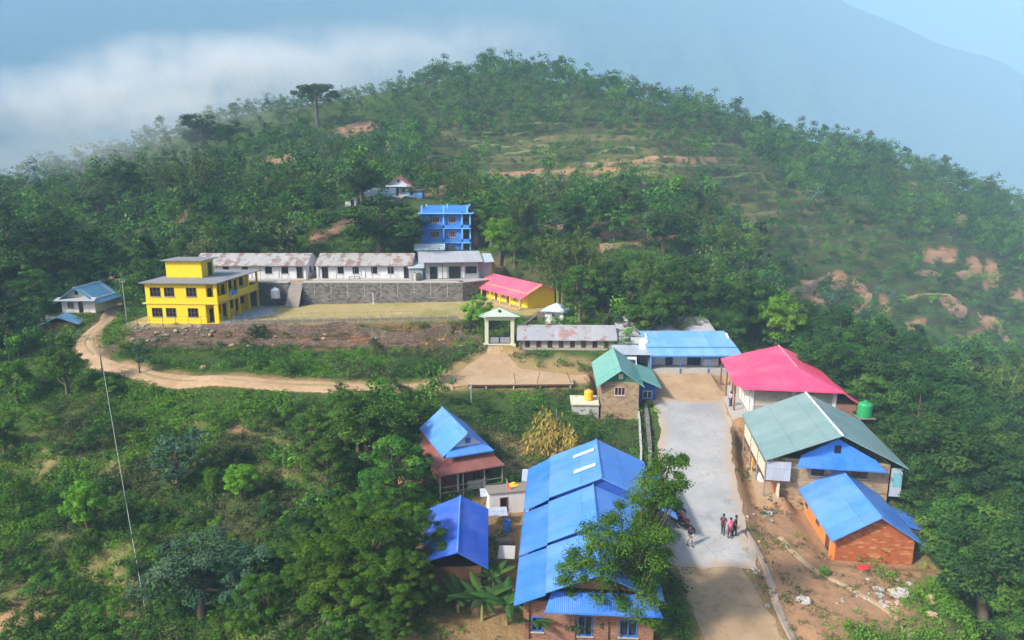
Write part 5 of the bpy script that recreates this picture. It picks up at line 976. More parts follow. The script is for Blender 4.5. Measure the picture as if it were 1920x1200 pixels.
person(hx_ - 1.0, hy_, 2.46, -60, 'person in pale shirt on the veranda of the pink-roofed hall', cl('lilac_cloth', (.42, .34, .45)), cl('dark_cloth', (.03, .03, .04)), .05, .1)

def motorcycle(x, y, z, rot, label, body, lean=8):
    t = thing('motorcycle', label, 'motorcycle', (x, y, z), rot, 'motorcycles parked at the edge of the concrete yard'); t.rotation_euler[0] = R(lean)
    def wh(cx):
        b = MB(); n = 20
        for k in range(n):
            a0, a1 = 2 * math.pi * k / n, 2 * math.pi * (k + 1) / n
            b.hexa([(cx + r * math.cos(a), s * .05, .3 + r * math.sin(a)) for r, s, a in ((.21, -1, a0), (.3, -1, a0), (.3, -1, a1), (.21, -1, a1))], [(cx + r * math.cos(a), s * .05, .3 + r * math.sin(a)) for r, s, a in ((.21, 1, a0), (.3, 1, a0), (.3, 1, a1), (.21, 1, a1))])
        w_ = b.build('wheel', M['black'], t); part('hub', M['chrome'], w_, lambda b: (b.tube([(cx, -.07, .3), (cx, .07, .3)], .06, 10), [b.tube([(cx, 0, .3), (cx + .22 * math.cos(a), 0, .3 + .22 * math.sin(a))], .012, 5) for a in np.arange(0, 6.2, 1.05)]))
        part('mudguard', body, t, lambda b: b.tube([(cx + .34 * math.cos(a), 0, .3 + .34 * math.sin(a)) for a in np.linspace(.5, 2.6, 9)], .05, 7))
    wh(-.62); wh(.64)
    part('engine', M['iron'], t, lambda b: (b.box(-.18, .22, -.13, .13, .25, .52), b.tube([(.02, 0, .5), (.1, 0, .66)], .1, 10)))
    part('frame', M['iron'], t, lambda b: (b.tube([(-.62, .0, .3), (-.3, 0, .45), (.2, 0, .3), (.42, 0, .85), (-.5, 0, .72), (-.62, .0, .3)], .028, 7)))
    part('fork', M['chrome'], t, lambda b: [b.tube([(.64, s, .3), (.45, s, .92)], .025, 7) for s in (-.08, .08)])
    part('fuel_tank', body, t, lambda b: b.tube([(-.08, 0, .78), (.05, 0, .82), (.25, 0, .84), (.40, 0, .82)], [.07, .14, .15, .07], 10), smooth=True)
    part('seat', M['black'], t, lambda b: b.tube([(-.66, 0, .80), (-.4, 0, .77), (-.05, 0, .77)], [.07, .12, .09], 9)); part('exhaust', M['chrome'], t, lambda b: b.tube([(.1, -.16, .3), (-.3, -.17, .28), (-.75, -.18, .36)], [.03, .045, .05], 8))
    hb = part('handlebar', M['chrome'], t, lambda b: b.tube([(.36, -.36, 1.0), (.44, -.2, .98), (.45, 0, .95), (.44, .2, .98), (.36, .36, 1.0)], .018, 6)); part('mirror', M['dark'], hb, lambda b: [b.tube([(.42, s, 1.0), (.38, s * 1.1, 1.16), (.36, s * 1.15, 1.2)], [.008, .008, .05], 7) for s in (-.28, .28)])
    part('headlight', M['chrome'], t, lambda b: b.tube([(.46, 0, .86), (.58, 0, .85)], [.06, .09], 12)); part('tail_light', M['redp'], t, lambda b: b.box(-.82, -.76, -.05, .05, .74, .82)); part('kickstand', M['iron'], t, lambda b: b.tube([(0, .1, .3), (-.05, .3, .0)], .015, 5))
for px, py, rot, lab, m in ((1266, 972, -38, 'dark motorcycle, farthest back of the row under the leafy tree', M['iron']), (1275, 988, -42, 'red motorcycle in the middle of the row by the leafy tree', M['redp']), (1284, 1001, -48, 'dark red motorcycle, front of the row beside the walking person', flat('dark_red_paint', (.16, .02, .03), .3))):
    x, y, z = at_z(px, py, .05); motorcycle(x, y, pz_(x, y) - .01, rot, lab, m)
x, y, z = at_z(1236, 680, 4.0); motorcycle(x, y, 4.05, 20, 'black motorcycle parked in front of the long blue-roofed shop', M['iron']); bpy.data.objects[[o.name for o in bpy.data.objects if o.name.startswith('motorcycle')][-1]]['group'] = 'motorcycle at the shop'

def rock(name, label, cat, px, py, size, m, group=None, seed=0, sq=(1, 1, .7), rot=0, pos=None):
    x, y, z = pos or hit(px, py); bm = bmesh.new(); bmesh.ops.create_icosphere(bm, subdivisions=3, radius=1); g = np.random.default_rng(seed); o3 = g.random(3) * 40
    V = np.array([v.co[:] for v in bm.verts]); d = .8 + 1.1 * fbm(V[:, 0] * 1.3 + o3[0] + V[:, 2], V[:, 1] * 1.3 + o3[1] - V[:, 2] * .9, 4)
    for v, k in zip(bm.verts, d): v.co = Vector((round(v.co.x * 1.7) / 1.7 * .6 + v.co.x * .4, round(v.co.y * 1.7) / 1.7 * .6 + v.co.y * .4, round(v.co.z * 1.7) / 1.7 * .5 + v.co.z * .5)) * float(k); v.co.x *= sq[0] * size; v.co.y *= sq[1] * size; v.co.z *= sq[2] * size
    me = bpy.data.meshes.new(name); bm.to_mesh(me); bm.free(); me.materials.append(m); o = bpy.data.objects.new(name, me); C.objects.link(o); o.location = (x, y, z + sq[2] * size * .3); o.rotation_euler[2] = g.random() * 6
    return tag(o, label, cat, group)
rock('boulder', 'pale grey boulder lying alone between the lane and the footpath', 'boulder', 1510, 1132, .5, M['boulder'], None, 1)
rock('boulder', 'flat white rock slab beside the drain near the porch of the green-roofed house', 'boulder', 1440, 966, .65, M['boulder'], None, 2, (1.2, .7, .3))
rock('boulder', 'tan boulder at the right end of the rubble heap', 'boulder', 1745, 1132, .45, M['tanrock'], None, 3, (.8, .7, 1.1))
rock('boulder', 'rounded tan boulder below the rubble heap at the right', 'boulder', 1748, 1158, .38, M['tanrock'], None, 4)
rock('boulder', 'pinkish boulder in the bushes above the dirt road, left of centre', 'boulder', 382, 692, .6, M['tanrock'], None, 5, (1.1, .8, .6))
rock('boulder', 'big grey slab in the rubble heap by the orange house', 'boulder', 1690, 1118, .75, M['boulder'], None, 6, (1.1, .9, .5))
g = np.random.default_rng(3)
for k in range(34):
    rock('rubble_stone', 'broken grey stone in the rubble heap by the orange house', 'stone', 0, 0, .12 + .22 * g.random() ** 2, M['boulder'] if k % 4 else M['tanrock'], 'stones of the rubble heap', 20 + k, (1, .8, .6), pos=(lambda q: (q[0], q[1], q[2]))(hit(1660 + g.normal() * 32, 1118 + g.normal() * 14)))
for k in range(70):
    px = 430 + g.random() * 460; py = 624 + g.random() * 30
    rock('bank_stone', 'stone in the cut earth bank below the grass field', 'stone', px, py, .12 + .3 * g.random() ** 2, M['tanrock'] if k % 3 else M['boulder'], 'stones of the earth bank below the field', 400 + k, (1.3, .8, .6))
for k in range(46):
    s = g.random(); px = 1388 + 40 * s + g.normal() * 16; py = 960 + 190 * s
    rock('loose_stone', 'loose stone scattered between the concrete yard and the drain', 'stone', px, py, .06 + .2 * g.random() ** 3, M['boulder'] if k % 3 else M['tanrock'], 'loose stones beside the drain', 80 + k, (1, .8, .6))
for k in range(26):
    rock('loose_stone', 'loose stone on the dry ground left of the green-roofed house', 'stone', 1395 + g.random() * 70, 800 + g.random() * 190, .06 + .18 * g.random() ** 3, M['boulder'] if k % 3 else M['tanrock'], 'loose stones below the green-roofed house', 180 + k, (1, .8, .6))
for k in range(60):
    rock('rubble_stone', 'grey stone of the rubble bank below the yellow school building', 'stone', 215 + g.random() * 190, 607 + g.random() * 34, .18 + .32 * g.random() ** 2, M['boulder'] if k % 3 else M['tanrock'], 'stones of the rubble bank below the yellow school', 240 + k, (1, .8, .6))
def cloth(name, label, cat, px, py, w_, d_, h_, m, seed=0):
    x, y, z = hit(px, py); n = 18; g = np.random.default_rng(seed); u, v = np.meshgrid(np.linspace(-1, 1, n), np.linspace(-1, 1, n)); r = np.clip(1 - (u ** 2 + v ** 2) ** .8, 0, 1)
    wob = 1 + .25 * fbm(u * 1.7 + seed, v * 1.7, 3); Z = h_ * r ** .7 * (.7 + fbm(u * 2 + seed, v * 2 + 9, 4) * 1.4); V = np.stack([u * w_ * wob, v * d_ * wob, Z], -1).reshape(-1, 3)
    i = np.arange(n * n).reshape(n, n); f = np.stack([i[:-1, :-1], i[:-1, 1:], i[1:, 1:], i[1:, :-1]], -1).reshape(-1, 4); V[:, 2] += .02; k = (u ** 2 + v ** 2 < 1.05).ravel(); f = f[k[f].all(1)]
    o = bpy.data.objects.new(name, np_mesh(name, V, f, m)); C.objects.link(o); o.location = (x, y, z); return tag(o, label, cat)
cloth('red_cloth', 'crumpled red cloth on the ground in front of the orange house', 'cloth', 1619, 1066, .5, .35, .3, M['redcloth'], 4)
b = MB(); b.lathe([(.25, 0), (.38, .1), (.4, .5), (.33, .85), (.2, 1.05), (.05, 1.1)], (0, 0, 0), 12); o = b.build('sack', M['sack'], None, smooth=True); o.location = (*at_z(1427, 914, .1)[:2], hz(*at_z(1427, 914, .1)[:2]) - .05); o.rotation_euler = (.15, -.1, 0); tag(o, 'plump white sack standing left of the green-roofed house porch', 'sack')
def sheetobj(label, x, y, z, w_, d_, tilt, rot, m, name='roofing_sheet'):
    b = MB(); b.box(-w_ / 2, w_ / 2, -d_ / 2, d_ / 2, 0, .04); o = b.build(name, m); o.location = (x, y, z); o.rotation_euler = (R(tilt), 0, R(rot)); return tag(o, label, 'sheet')
x, y, _ = at_z(950, 1045, .5); sheetobj('pale square roofing sheet between the deep blue shed and the big blue roof', x, y, .9, 1.2, 1.5, 6, -3, M['concrete'])
sheetobj('grey sheet roof low on the right behind the orange house', 31.3, 55, .6, 2.2, 1.4, 8, -8, M['concrete']); sheetobj('second grey sheet on the ground right of the orange house roof', 32.0, 52.4, -.1, 2.0, 1.3, 8, -12, M['greywood'])
for k, (px, py, lab) in enumerate(((922, 925, 'upper grey tarpaulin sheet in front of the whitewashed store room'), (928, 955, 'lower grey tarpaulin sheet in front of the whitewashed store room'))):
    x, y, _ = at_z(px, py, 1.0); sheetobj(lab, x, y, 1.1 - .35 * k, 2.0, 1.0, 18, 8, M['tinwall'], 'tarpaulin')
fl = thing('flag_pole', 'slim pole with a pink and orange flag between the hut and the big blue roof', 'flag', (-.45, 53.6, -.3)); part('pole', M['steel'], fl, lambda b: b.tube([(0, 0, -.4), (0, 0, 3.0)], .035, 6)); b = MB(); b.hexa([(.03, -.02, 1.2), (.42, -.02, 1.0), (.42, .02, 1.0), (.03, .02, 1.2)], [(.03, -.02, 2.9), (.36, -.02, 2.0), (.36, .02, 2.0), (.03, .02, 2.9)]); b.build('flag', flat('pink_orange_cloth', (.72, .12, .10)), fl)
sd_ = House((1.05, 55.6, -.3, -4), 'tin_store', 'small dark tin store with grey roof beside the yellow tank', 'shed', 1.5, 1.3); sd_.door('f', .15, .8, 1.7, M['cream'], M['cream']); sd_.wall(M['tinwall'], (2.0, 2.2)); b = MB(); b.sheet((-.2, -.3, 1.98), (1.7, -.3, 1.98), (1.7, 1.5, 2.3), (-.2, 1.5, 2.3)); b.build('roof', M['tinwall'], sd_.r)
dr = thing('blue_drum', 'blue plastic drum standing in the alley beside the big blue roof', 'drum', (*at_z(951, 985, .2)[:2], -.3)); part('drum_body', M['blue'], dr, lambda b: b.lathe([(.3, 0), (.32, .1), (.3, .3), (.32, .5), (.3, .75), (.28, .9)], (0, 0, 0), 16)); part('lid', M['deepblue'], dr, lambda b: b.lathe([(.29, .901), (.29, .95), (.1, .96)], (0, 0, 0), 16))
def load(label, x, y, z, s, m, name='firewood_stack'):
    t = thing(name, label, 'firewood', (x, y, z), 10)
    b = MB(); g = np.random.default_rng(int(abs(x * 10)))
    for k in range(26): yy, zz = (k % 7 - 3) * .13, (k // 7) * .13 + .08; b.tube([(-s + g.normal() * .06, yy, zz), (s + g.normal() * .06, yy + g.normal() * .02, zz)], .055, 6)
    b.build('sticks', m, t)
load('stack of firewood sticks in the alley left of the big blue roof', *at_z(945, 1010, .2)[:2], -.3, .6, M['greywood']); load('stack of timber sticks by the left post of the rust-skirted hut', -6.0, 53.4, -.35, .8, M['wood'])
# ---------------------------------------------------------------- plants
def leaf_mat(name, a, b_, c, trans=.14):
    m, nt, b = new_mat(name, .65, .08); at = N(nt, 'ShaderNodeAttribute', attribute_name='tint'); oi = N(nt, 'ShaderNodeObjectInfo')
    col = ramp(nt, at.outputs['Fac'], [(0, a), (.6, b_), (1, c)])
    hs = N(nt, 'ShaderNodeHueSaturation'); L(nt, col, hs.inputs['Color'])
    L(nt, math_(nt, 'MULTIPLY_ADD', oi.outputs['Random'], .026, .488), hs.inputs['Hue']); L(nt, math_(nt, 'MULTIPLY_ADD', oi.outputs['Random'], .40, .74), hs.inputs['Value'])
    L(nt, hs.outputs[0], b.inputs['Base Color']); tr = N(nt, 'ShaderNodeBsdfTranslucent'); L(nt, mix(nt, .5, hs.outputs[0], (.10, .16, .015)), tr.inputs[0])
    mx = N(nt, 'ShaderNodeMixShader'); mx.inputs[0].default_value = trans; L(nt, b.outputs[0], mx.inputs[1]); L(nt, tr.outputs[0], mx.inputs[2]); L(nt, mx.outputs[0], nt.nodes['Material Output'].inputs[0]); return m
LM = dict(lime=leaf_mat('lime_leaves', (.09, .22, .015), (.15, .33, .02), (.24, .42, .04), trans=.3), lush=leaf_mat('fresh_leaves', (0.03016, 0.09047, 0.01005), (0.06233, 0.1558, 0.01408), (0.1206, 0.2312, 0.02212), trans=.30), dark=leaf_mat('dark_leaves', (0.01408, 0.04624, 0.01206), (0.03016, 0.08043, 0.01608), (0.06233, 0.1257, 0.02212)), mid=leaf_mat('green_leaves', (0.02614, 0.07841, 0.01206), (0.05228, 0.1307, 0.01608), (0.1005, 0.191, 0.02212)), light=leaf_mat('bright_leaves', (0.05027, 0.1307, 0.01206), (0.08546, 0.201, 0.01408), (0.1508, 0.2715, 0.03016)),
          olive=leaf_mat('bamboo_leaves', (0.04524, 0.08546, 0.0181), (0.07841, 0.1357, 0.02815), (0.1307, 0.181, 0.04524)), grey=leaf_mat('grey_green_leaves', (0.03016, 0.0754, 0.04524), (0.05529, 0.1206, 0.06534), (0.1005, 0.1709, 0.09047)), gold=leaf_mat('dry_maize_leaves', (.24, .17, .03), (.40, .29, .05), (.50, .38, .10)), scrub=leaf_mat('scrub_leaves', (0.03519, 0.06032, 0.0181), (0.06534, 0.09047, 0.02815), (0.1106, 0.1206, 0.05027)))
bark = flat('bark', (.10, .078, .055), .9); culm = flat('bamboo_culm', (.20, .22, .06), .6)
def leaves(cen, rad, n, size, g, up=.45, ratio=.55, flat_=1., shell=.5, jit=.8):
    """n leaves round each clump centre: four-cornered leaves of their own size and tilt -> V (4n,3), tint"""
    cen = np.repeat(cen, n, 0); rad = np.repeat(rad, n); k = len(cen)
    d = g.normal(size=(k, 3)); d /= np.linalg.norm(d, axis=1)[:, None]; r = rad * (shell + (1 - shell) * g.random(k)) * np.where(g.random(k) < .12, 1.25, 1)
    off = d * r[:, None]; off[:, 2] *= flat_; c = cen + off
    nn = d * .8 + np.array([0, 0, up]) + g.normal(size=(k, 3)) * jit * .5; nn /= np.linalg.norm(nn, axis=1)[:, None]
    a = np.cross(nn, g.normal(size=(k, 3))); a /= np.linalg.norm(a, axis=1)[:, None] + 1e-9; b = np.cross(nn, a); l = (size * (.65 + .7 * g.random(k)))[:, None]
    V = np.stack([c - a * l * .5, c + b * l * ratio * .5 + nn * l * .06, c + a * l * .5 - np.array([0, 0, .12]) * l, c - b * l * ratio * .5 + nn * l * .06], 1).reshape(-1, 3)
    ct = np.repeat(g.random(len(cen) // n), n); return V, np.clip(.85 * ct + .4 * g.random(k) - .12, 0, 1)
def crown_centres(kind, h, r, n, g):
    d = g.normal(size=(n, 3)); d /= np.linalg.norm(d, axis=1)[:, None]; q = g.random(n) ** .45
    if kind == 'round': c = d * q[:, None] * np.array([r, r, h * .34]); c[:, 2] += h * .62
    elif kind == 'airy': z = g.random(n); rr = r * (.35 + .65 * np.sin(np.pi * np.clip(z * .9 + .12, 0, 1))) * np.sqrt(g.random(n)); a = g.random(n) * 6.283; c = np.stack([rr * np.cos(a), rr * np.sin(a), h * (.34 + .6 * z)], -1)
    elif kind == 'slim': z = g.random(n); rr = r * (1 - .65 * z) * np.sqrt(g.random(n)) ; a = g.random(n) * 6.283; c = np.stack([rr * np.cos(a), rr * np.sin(a), h * (.3 + .66 * z)], -1)
    elif kind == 'flat': a = g.random(n) * 6.283; rr = r * np.sqrt(g.random(n)); c = np.stack([rr * np.cos(a), rr * np.sin(a), h * (.86 - .22 * (rr / r) ** 2 - .14 * g.random(n))], -1)
    else: c = d * q[:, None] * np.array([r, r, h * .42]); c[:, 2] = np.abs(c[:, 2] + h * .45) + .08 * h
    return c
def tree_proto(name, kind, h, r, nc, nl, size, mat, seed, cr=.3, flat_=.75, up=.45):
    g = np.random.default_rng(seed); cr *= .74; nc = int(nc * 1.55); nl = int(nl * .72); size *= 1.12; flat_ *= .85; up += .35; cen = crown_centres(kind, h, r, nc, g); rad = r * cr * (.65 + .7 * g.random(nc))
    V, t = leaves(cen, rad, nl, size, g, up, .55, flat_); f = np.arange(len(V)).reshape(-1, 4)
    crown = np_mesh('crown', V, f, mat, False, attr={'tint': t}); b = MB()
    top = h * (.72 if kind != 'bush' else .4); base = r * .06 + h * .012; lean = g.normal(size=2) * h * .03
    tp = [Vector((lean[0] * k * k + g.normal() * .03 * h * k * (1 - k), lean[1] * k * k, -.6 * (k == 0) + top * k)) for k in (0, .12, .35, .6, .85, 1)]
    b.tube(tp, [base * 1.5, base * 1.05, base * .9, base * .7, base * .45, base * .15], 7, False)
    for i in g.permutation(nc)[:min(nc, 16 if kind != 'bush' else 7)]:
        c = Vector(cen[i]); k = min(.95, max(.3, (c.z / top) * .62)); s = k * 5; i0 = min(4, int([0, .12, .35, .6, .85, 1].index(max(q for q in (0, .12, .35, .6, .85) if q <= k)))); p = tp[i0].lerp(tp[i0 + 1], .5)
        m_ = p.lerp(c, .5) + Vector((0, 0, -.05 * h)); b.tube([p, m_, c], [base * .42, base * .28, base * .08], 5, False)
    o = b.build('trunk', bark, None, smooth=True); trunk = o.data; bpy.data.objects.remove(o); return dict(name=name, crown=crown, trunk=trunk, h=h)
def bamboo_proto(seed, mat, nl=80, size=.55):
    g = np.random.default_rng(seed); b = MB(); cs, rs = [], []
    for k in range(34):
        a = g.random() * 6.283; r0 = .9 * math.sqrt(g.random()); hh = 6.5 + 4 * g.random(); ben = 1.2 + 2.6 * g.random(); P = []
        for t in np.linspace(0, 1, 7): P.append(Vector((math.cos(a) * (r0 + ben * t ** 2.4), math.sin(a) * (r0 + ben * t ** 2.4), hh * (t - .16 * t ** 3.5 * ben / 2))))
        b.tube(P, [.06, .055, .05, .045, .035, .02, .01], 5, False)
        for t in np.linspace(.32, 1.03, 9): cs.append([math.cos(a) * (r0 + ben * t ** 2.4), math.sin(a) * (r0 + ben * t ** 2.4), hh * (t - .16 * t ** 3.5 * ben / 2)]); rs.append(.32 + .4 * math.sin(math.pi * min(1, t)) * (.7 + .6 * g.random()))
    V, t = leaves(np.array(cs), np.array(rs), nl // 5, size, g, .1, .2, 1.2, .2, 1.4); o = b.build('culms', culm, None); tr = o.data; bpy.data.objects.remove(o)
    return dict(name='bamboo_clump', crown=np_mesh('foliage', V, np.arange(len(V)).reshape(-1, 4), mat, False, attr={'tint': t}), trunk=tr, h=9.0)
def banana_proto(seed):
    g = np.random.default_rng(seed); V = []; F = []; T = []
    for k in range(9):
        a = k * 2.4 + g.normal() * .2; Ls = 2.0 + .7 * g.random(); el = .25 + .95 * (k / 9) + g.normal() * .08; ca, sa = math.cos(a), math.sin(a); i0 = len(V); n = 9; tn = g.random()
        for i in range(n + 1):
            s = i / n; e = 1.35 - s * (1.5 - el * .5) ; rr = Ls * (s * math.cos(max(-.6, e)) + .02); zz = 1.7 + Ls * (math.sin(1.2) * s * .9 - .55 * s * s * (1.4 - el)); wv = .34 * math.sin(math.pi * min(1, .06 + s * .95)) ** .6
            for w_, dz in ((-wv, -.06 - .10 * wv), (0, 0), (wv, -.06 - .10 * wv)): V.append((ca * rr - sa * w_ * (1 + .1 * g.normal()), sa * rr + ca * w_, zz + dz))
        for i in range(n):
            for q in (0, 1): p = i0 + i * 3 + q; F.append((p, p + 1, p + 4, p + 3)); T.append(.25 + .6 * tn + .15 * g.random())
    me = np_mesh('leaves', np.array(V), np.array(F), LM['dark'], False, attr={'tint': np.array(T)}); b = MB(); b.tube([(0, 0, -.4), (.03, 0, .8), (0, .02, 1.85)], [.15, .12, .07], 9, False); o = b.build('stem', culm, None); st = o.data; bpy.data.objects.remove(o)
    return dict(name='banana_plant', crown=me, trunk=st, h=3.4)
PR = {}
for k in range(3):
    PR['round', k] = tree_proto('broadleaf_tree', 'round', 9, 3.7, 40, 210, .26, LM['dark'], 10 + k, .30)
    PR['mid', k] = tree_proto('broadleaf_tree', 'round', 8, 3.0, 36, 200, .22, LM['mid'], 20 + k, .30)
    PR['airy', k] = tree_proto('broadleaf_tree', 'airy', 9, 3.2, 42, 170, .21, LM['mid'], 30 + k, .27, .6)
    PR['light', k] = tree_proto('broadleaf_tree', 'airy', 7, 2.6, 36, 190, .20, LM['light'], 40 + k, .30, .7)
    PR['bush', k] = tree_proto('bush', 'bush', 2.4, 1.5, 16, 110, .135, LM['mid'], 60 + k, .36)
    PR['lbush', k] = tree_proto('bush', 'bush', 2.2, 1.4, 16, 110, .135, LM['light'], 70 + k, .36)
    PR['dbush', k] = tree_proto('bush', 'bush', 2.6, 1.6, 16, 110, .14, LM['dark'], 80 + k, .36)
for k in range(2):
    PR['slim', k] = tree_proto('slender_tree', 'slim', 11, 2.3, 26, 120, .32, LM['dark'], 50 + k, .3)
    PR['bamboo', k] = bamboo_proto(90 + k, LM['olive']); PR['banana', k] = banana_proto(95 + k)
    PR['grey', k] = tree_proto('broadleaf_tree', 'round', 7, 3.2, 38, 240, .17, LM['grey'], 100 + k, .27)
    PR['flat', k] = tree_proto('spreading_tree', 'flat', 12, 5.4, 34, 120, .42, LM['dark'], 110 + k, .24, .6)
    PR['lush', k] = tree_proto('leafy_tree', 'airy', 9, 3.6, 70, 280, .155, LM['lush'] if k else LM['lush'], 120 + k, .2, .55, .7)
PR['feather', 0] = tree_proto('feathery_tree', 'airy', 7, 3.0, 36, 60, .26, LM['grey'], 133, .22, .4)
PR['lround', 0] = tree_proto('broadleaf_tree', 'round', 7, 2.6, 40, 210, .20, LM['lime'], 141, .3); PR['lround', 1] = tree_proto('broadleaf_tree', 'round', 7, 2.6, 40, 210, .20, LM['lime'], 142, .3)
NV = {k: len([q for q in PR if q[0] == k]) for k in {q[0] for q in PR}}
gt = np.random.default_rng(77)
def plant(kind, x, y, z, hgt, label, group=None, wide=1., cat=None, var=None, rot=None):
    p = PR[kind, int(gt.integers(NV[kind])) if var is None else var]; s = hgt / p['h']
    root = thing(p['name'], label, cat or {'bush': 'bush', 'bamboo_clump': 'bamboo', 'banana_plant': 'banana plant'}.get(p['name'], 'tree'), (x, y, z), gt.random() * 360 if rot is None else rot, group); root.scale = (s * wide, s * wide, s)
    for k, nm in (('crown', p['crown'].name.split('.')[0]), ('trunk', p['trunk'].name.split('.')[0])):
        o = bpy.data.objects.new(nm, p[k]); C.objects.link(o); o.parent = root
    return root
PLACED = []
def hero(kind, px, py, hpx, label, wide=1., group=None, var=None, D=None):
    x, y, z = hit(px, py) if D is None else at_d(px, py, D)
    if D is not None: z = hz(x, y)
    sc_ = project(x, y, z)[2]; PLACED.append((x, y, hpx / sc_ * .3 * wide)); return plant(kind, x, y, z - .1, hpx / sc_ * 1.02, label, group, wide, var=var)
H_ = [
 ('round', 712, 490, 122, 'wide dark tree in front of the blue three-storey building, behind the right-hand classroom block', 1.9), ('round', 108, 565, 160, 'big dark tree behind the white cottage with the blue roof', 1.35), ('mid', 62, 585, 125, 'mid-green round tree just left of the white cottage', 1.2), ('round', -5, 600, 120, 'dark tree on the left edge beside the cottage trees', 1.1),
 ('flat', 596, 238, 92, 'tall lone spreading tree on the misty left ridge', 1.0), ('round', 382, 292, 78, 'dark round tree on the misty left slope below the ridge', 1.3), ('round', 442, 290, 62, 'smaller dark tree right of the round one on the misty left slope', 1.2), ('round', 250, 395, 92, 'dark tree behind the bright green one on the far left slope', 1.2), ('lround', 258, 394, 70, 'bright green tree against a dark tree on the far left slope', .9),
 ('flat', 190, 425, 72, 'wide dark spreading tree on the far left slope', 1.3), ('bamboo', 365, 405, 118, 'big olive-green bamboo clump on the left hillside above the schools', 1.3), ('bamboo', 330, 400, 90, 'smaller bamboo clump left of the big one on the left hillside', 1.0), ('round', 680, 385, 82, 'dark tree left of the pink-roofed farmhouse', 1.2), ('round', 572, 420, 66, 'dark spreading tree on the slope above the classroom blocks', 1.2), ('light', 300, 505, 60, 'bright bush-like tree behind the yellow school building', 1.2), ('mid', 412, 470, 70, 'green tree above the left end of the classroom blocks', 1.1), ('mid', 285, 545, 85, 'green tree right behind the left side of the yellow school building', 1.1),
 ('lround', 897, 626, 76, 'bright green round tree beside the school gate', 1.0), ('lround', 938, 505, 84, 'bright green tree between the grey shop and the bamboo', 1.0), ('mid', 965, 508, 80, 'green tree next to the bright one behind the pink-roofed classrooms', 1.0), ('bamboo', 1050, 572, 140, 'large bamboo clump behind the pink-roofed classroom block', 1.35), ('bamboo', 1095, 585, 130, 'bamboo clump at the edge of the dark wood behind the pink-roofed classrooms', 1.2), ('mid', 1195, 588, 118, 'tall bright green tree standing in the dark wood above the tin roofs', 1.1), ('round', 1140, 600, 110, 'dark tree in the wood behind the low stone building', 1.1), ('round', 1250, 610, 110, 'dark tree behind the yellow-walled building at the wood edge', 1.1), ('round', 1320, 620, 100, 'dark tree behind the right end of the long blue-roofed shop', 1.1),
 ('lround', 1453, 660, 112, 'bright lime-green tree above the pink-roofed hall', 1.05), ('lround', 1622, 806, 80, 'bright lime tree beside the green water tank', 1.0), ('mid', 1665, 825, 75, 'mid-green tree right of the lime tree by the green tank', 1.1), ('round', 1640, 780, 118, 'dark round tree in the wood right of the pink-roofed hall', 1.2), ('round', 1715, 800, 150, 'largest dark tree of the wood right of the pink-roofed hall', 1.35), ('round', 1790, 860, 140, 'dark tree of the wood above the right edge', 1.2), ('bamboo', 1860, 830, 150, 'tall olive bamboo clump at the right edge', 1.3), ('bamboo', 1905, 800, 120, 'olive bamboo clump cut by the right edge', 1.2), ('mid', 1790, 930, 135, 'green tree right of the pale green roof', 1.1), ('round', 1790, 975, 120, 'dark leafy tree between the pale green roof and the blue lean-to', 1.1), ('round', 1850, 1000, 160, 'dark tree on the steep right slope beside the orange house', 1.2), ('lush', 1862, 1140, 150, 'bright leafy tree in the bottom right corner', 1.1), ('lush', 1915, 1120, 120, 'leafy tree cut by the bottom right edge', 1.0), ('round', 1780, 1050, 120, 'dark tree on the slope right of the orange house', 1.1), ('mid', 1805, 890, 90, 'bright-topped tree high on the right-hand wooded slope', 1.0),
 ('mid', 1500, 690, 60, 'dark green tree behind the ridge of the pink hall roof', 1.1), ('mid', 1560, 700, 62, 'green tree behind the right slope of the pink hall roof', 1.1), ('round', 1420, 640, 70, 'dark tree between the blue-roofed shop and the pink hall', 1.1),
 ('lush', 690, 1155, 215, 'big yellow-green leafy tree at the bottom, left of the blue shed', 1.15, None, 1), ('lush', 620, 1180, 190, 'leafy tree at the bottom edge left of the big yellow-green tree', 1.1, None, 0), ('lush', 770, 1170, 150, 'leafy tree in front of the deep blue shed', .9, None, 0), ('grey', 380, 1160, 170, 'grey-green bushy tree on the lower left slope', 1.25), ('grey', 470, 1160, 140, 'second grey-green tree right of the first on the lower left slope', 1.1), ('round', 560, 1060, 105, 'dark tree behind the leafy trees at the bottom', 1.1),
 ('lround', 167, 1004, 114, 'small bright green tree alone on the terraced left slope', .85), ('feather', 335, 925, 105, 'feathery pale green tree on the left slope', 1.15), ('lround', 455, 940, 78, 'bright green shrub-like tree on the left slope', 1.1), ('light', 400, 935, 62, 'small yellowish tree on the left slope beside the feathery tree', .8), ('mid', 690, 880, 165, 'large airy green tree left of the bright blue hut roof', 1.35, None, 0), ('airy', 640, 850, 120, 'airy tree below the dirt road at centre left', 1.3), ('airy', 745, 960, 150, 'airy dark-green tree beside the rust-skirted hut', 1.25), ('airy', 590, 880, 110, 'airy tree left of the large one below the road', 1.1), ('mid', 775, 800, 70, 'green tree above the bright blue hut roof', 1.1),
 ('mid', 808, 722, 58, 'small dark tree beside the dirt road left of the gate', .9), ('airy', 128, 742, 120, 'slender airy tree in front of the road bend, left', .9), ('light', 36, 765, 95, 'bright green tree at the left edge below the cottage', 1.0), ('mid', 10, 860, 90, 'bright tree cut by the left edge on the terraced slope', .8), ('light', 205, 745, 40, 'bright spreading shrub below the dark pole', 1.4), ('grey', 45, 660, 44, 'grey-green shrub below the white cottage at the left', 1.2), ('feather', 262, 700, 60, 'nearly bare sapling on the roadside bank', .6), ('light', 40, 960, 70, 'pale green young tree low on the left terraces', .6),
]
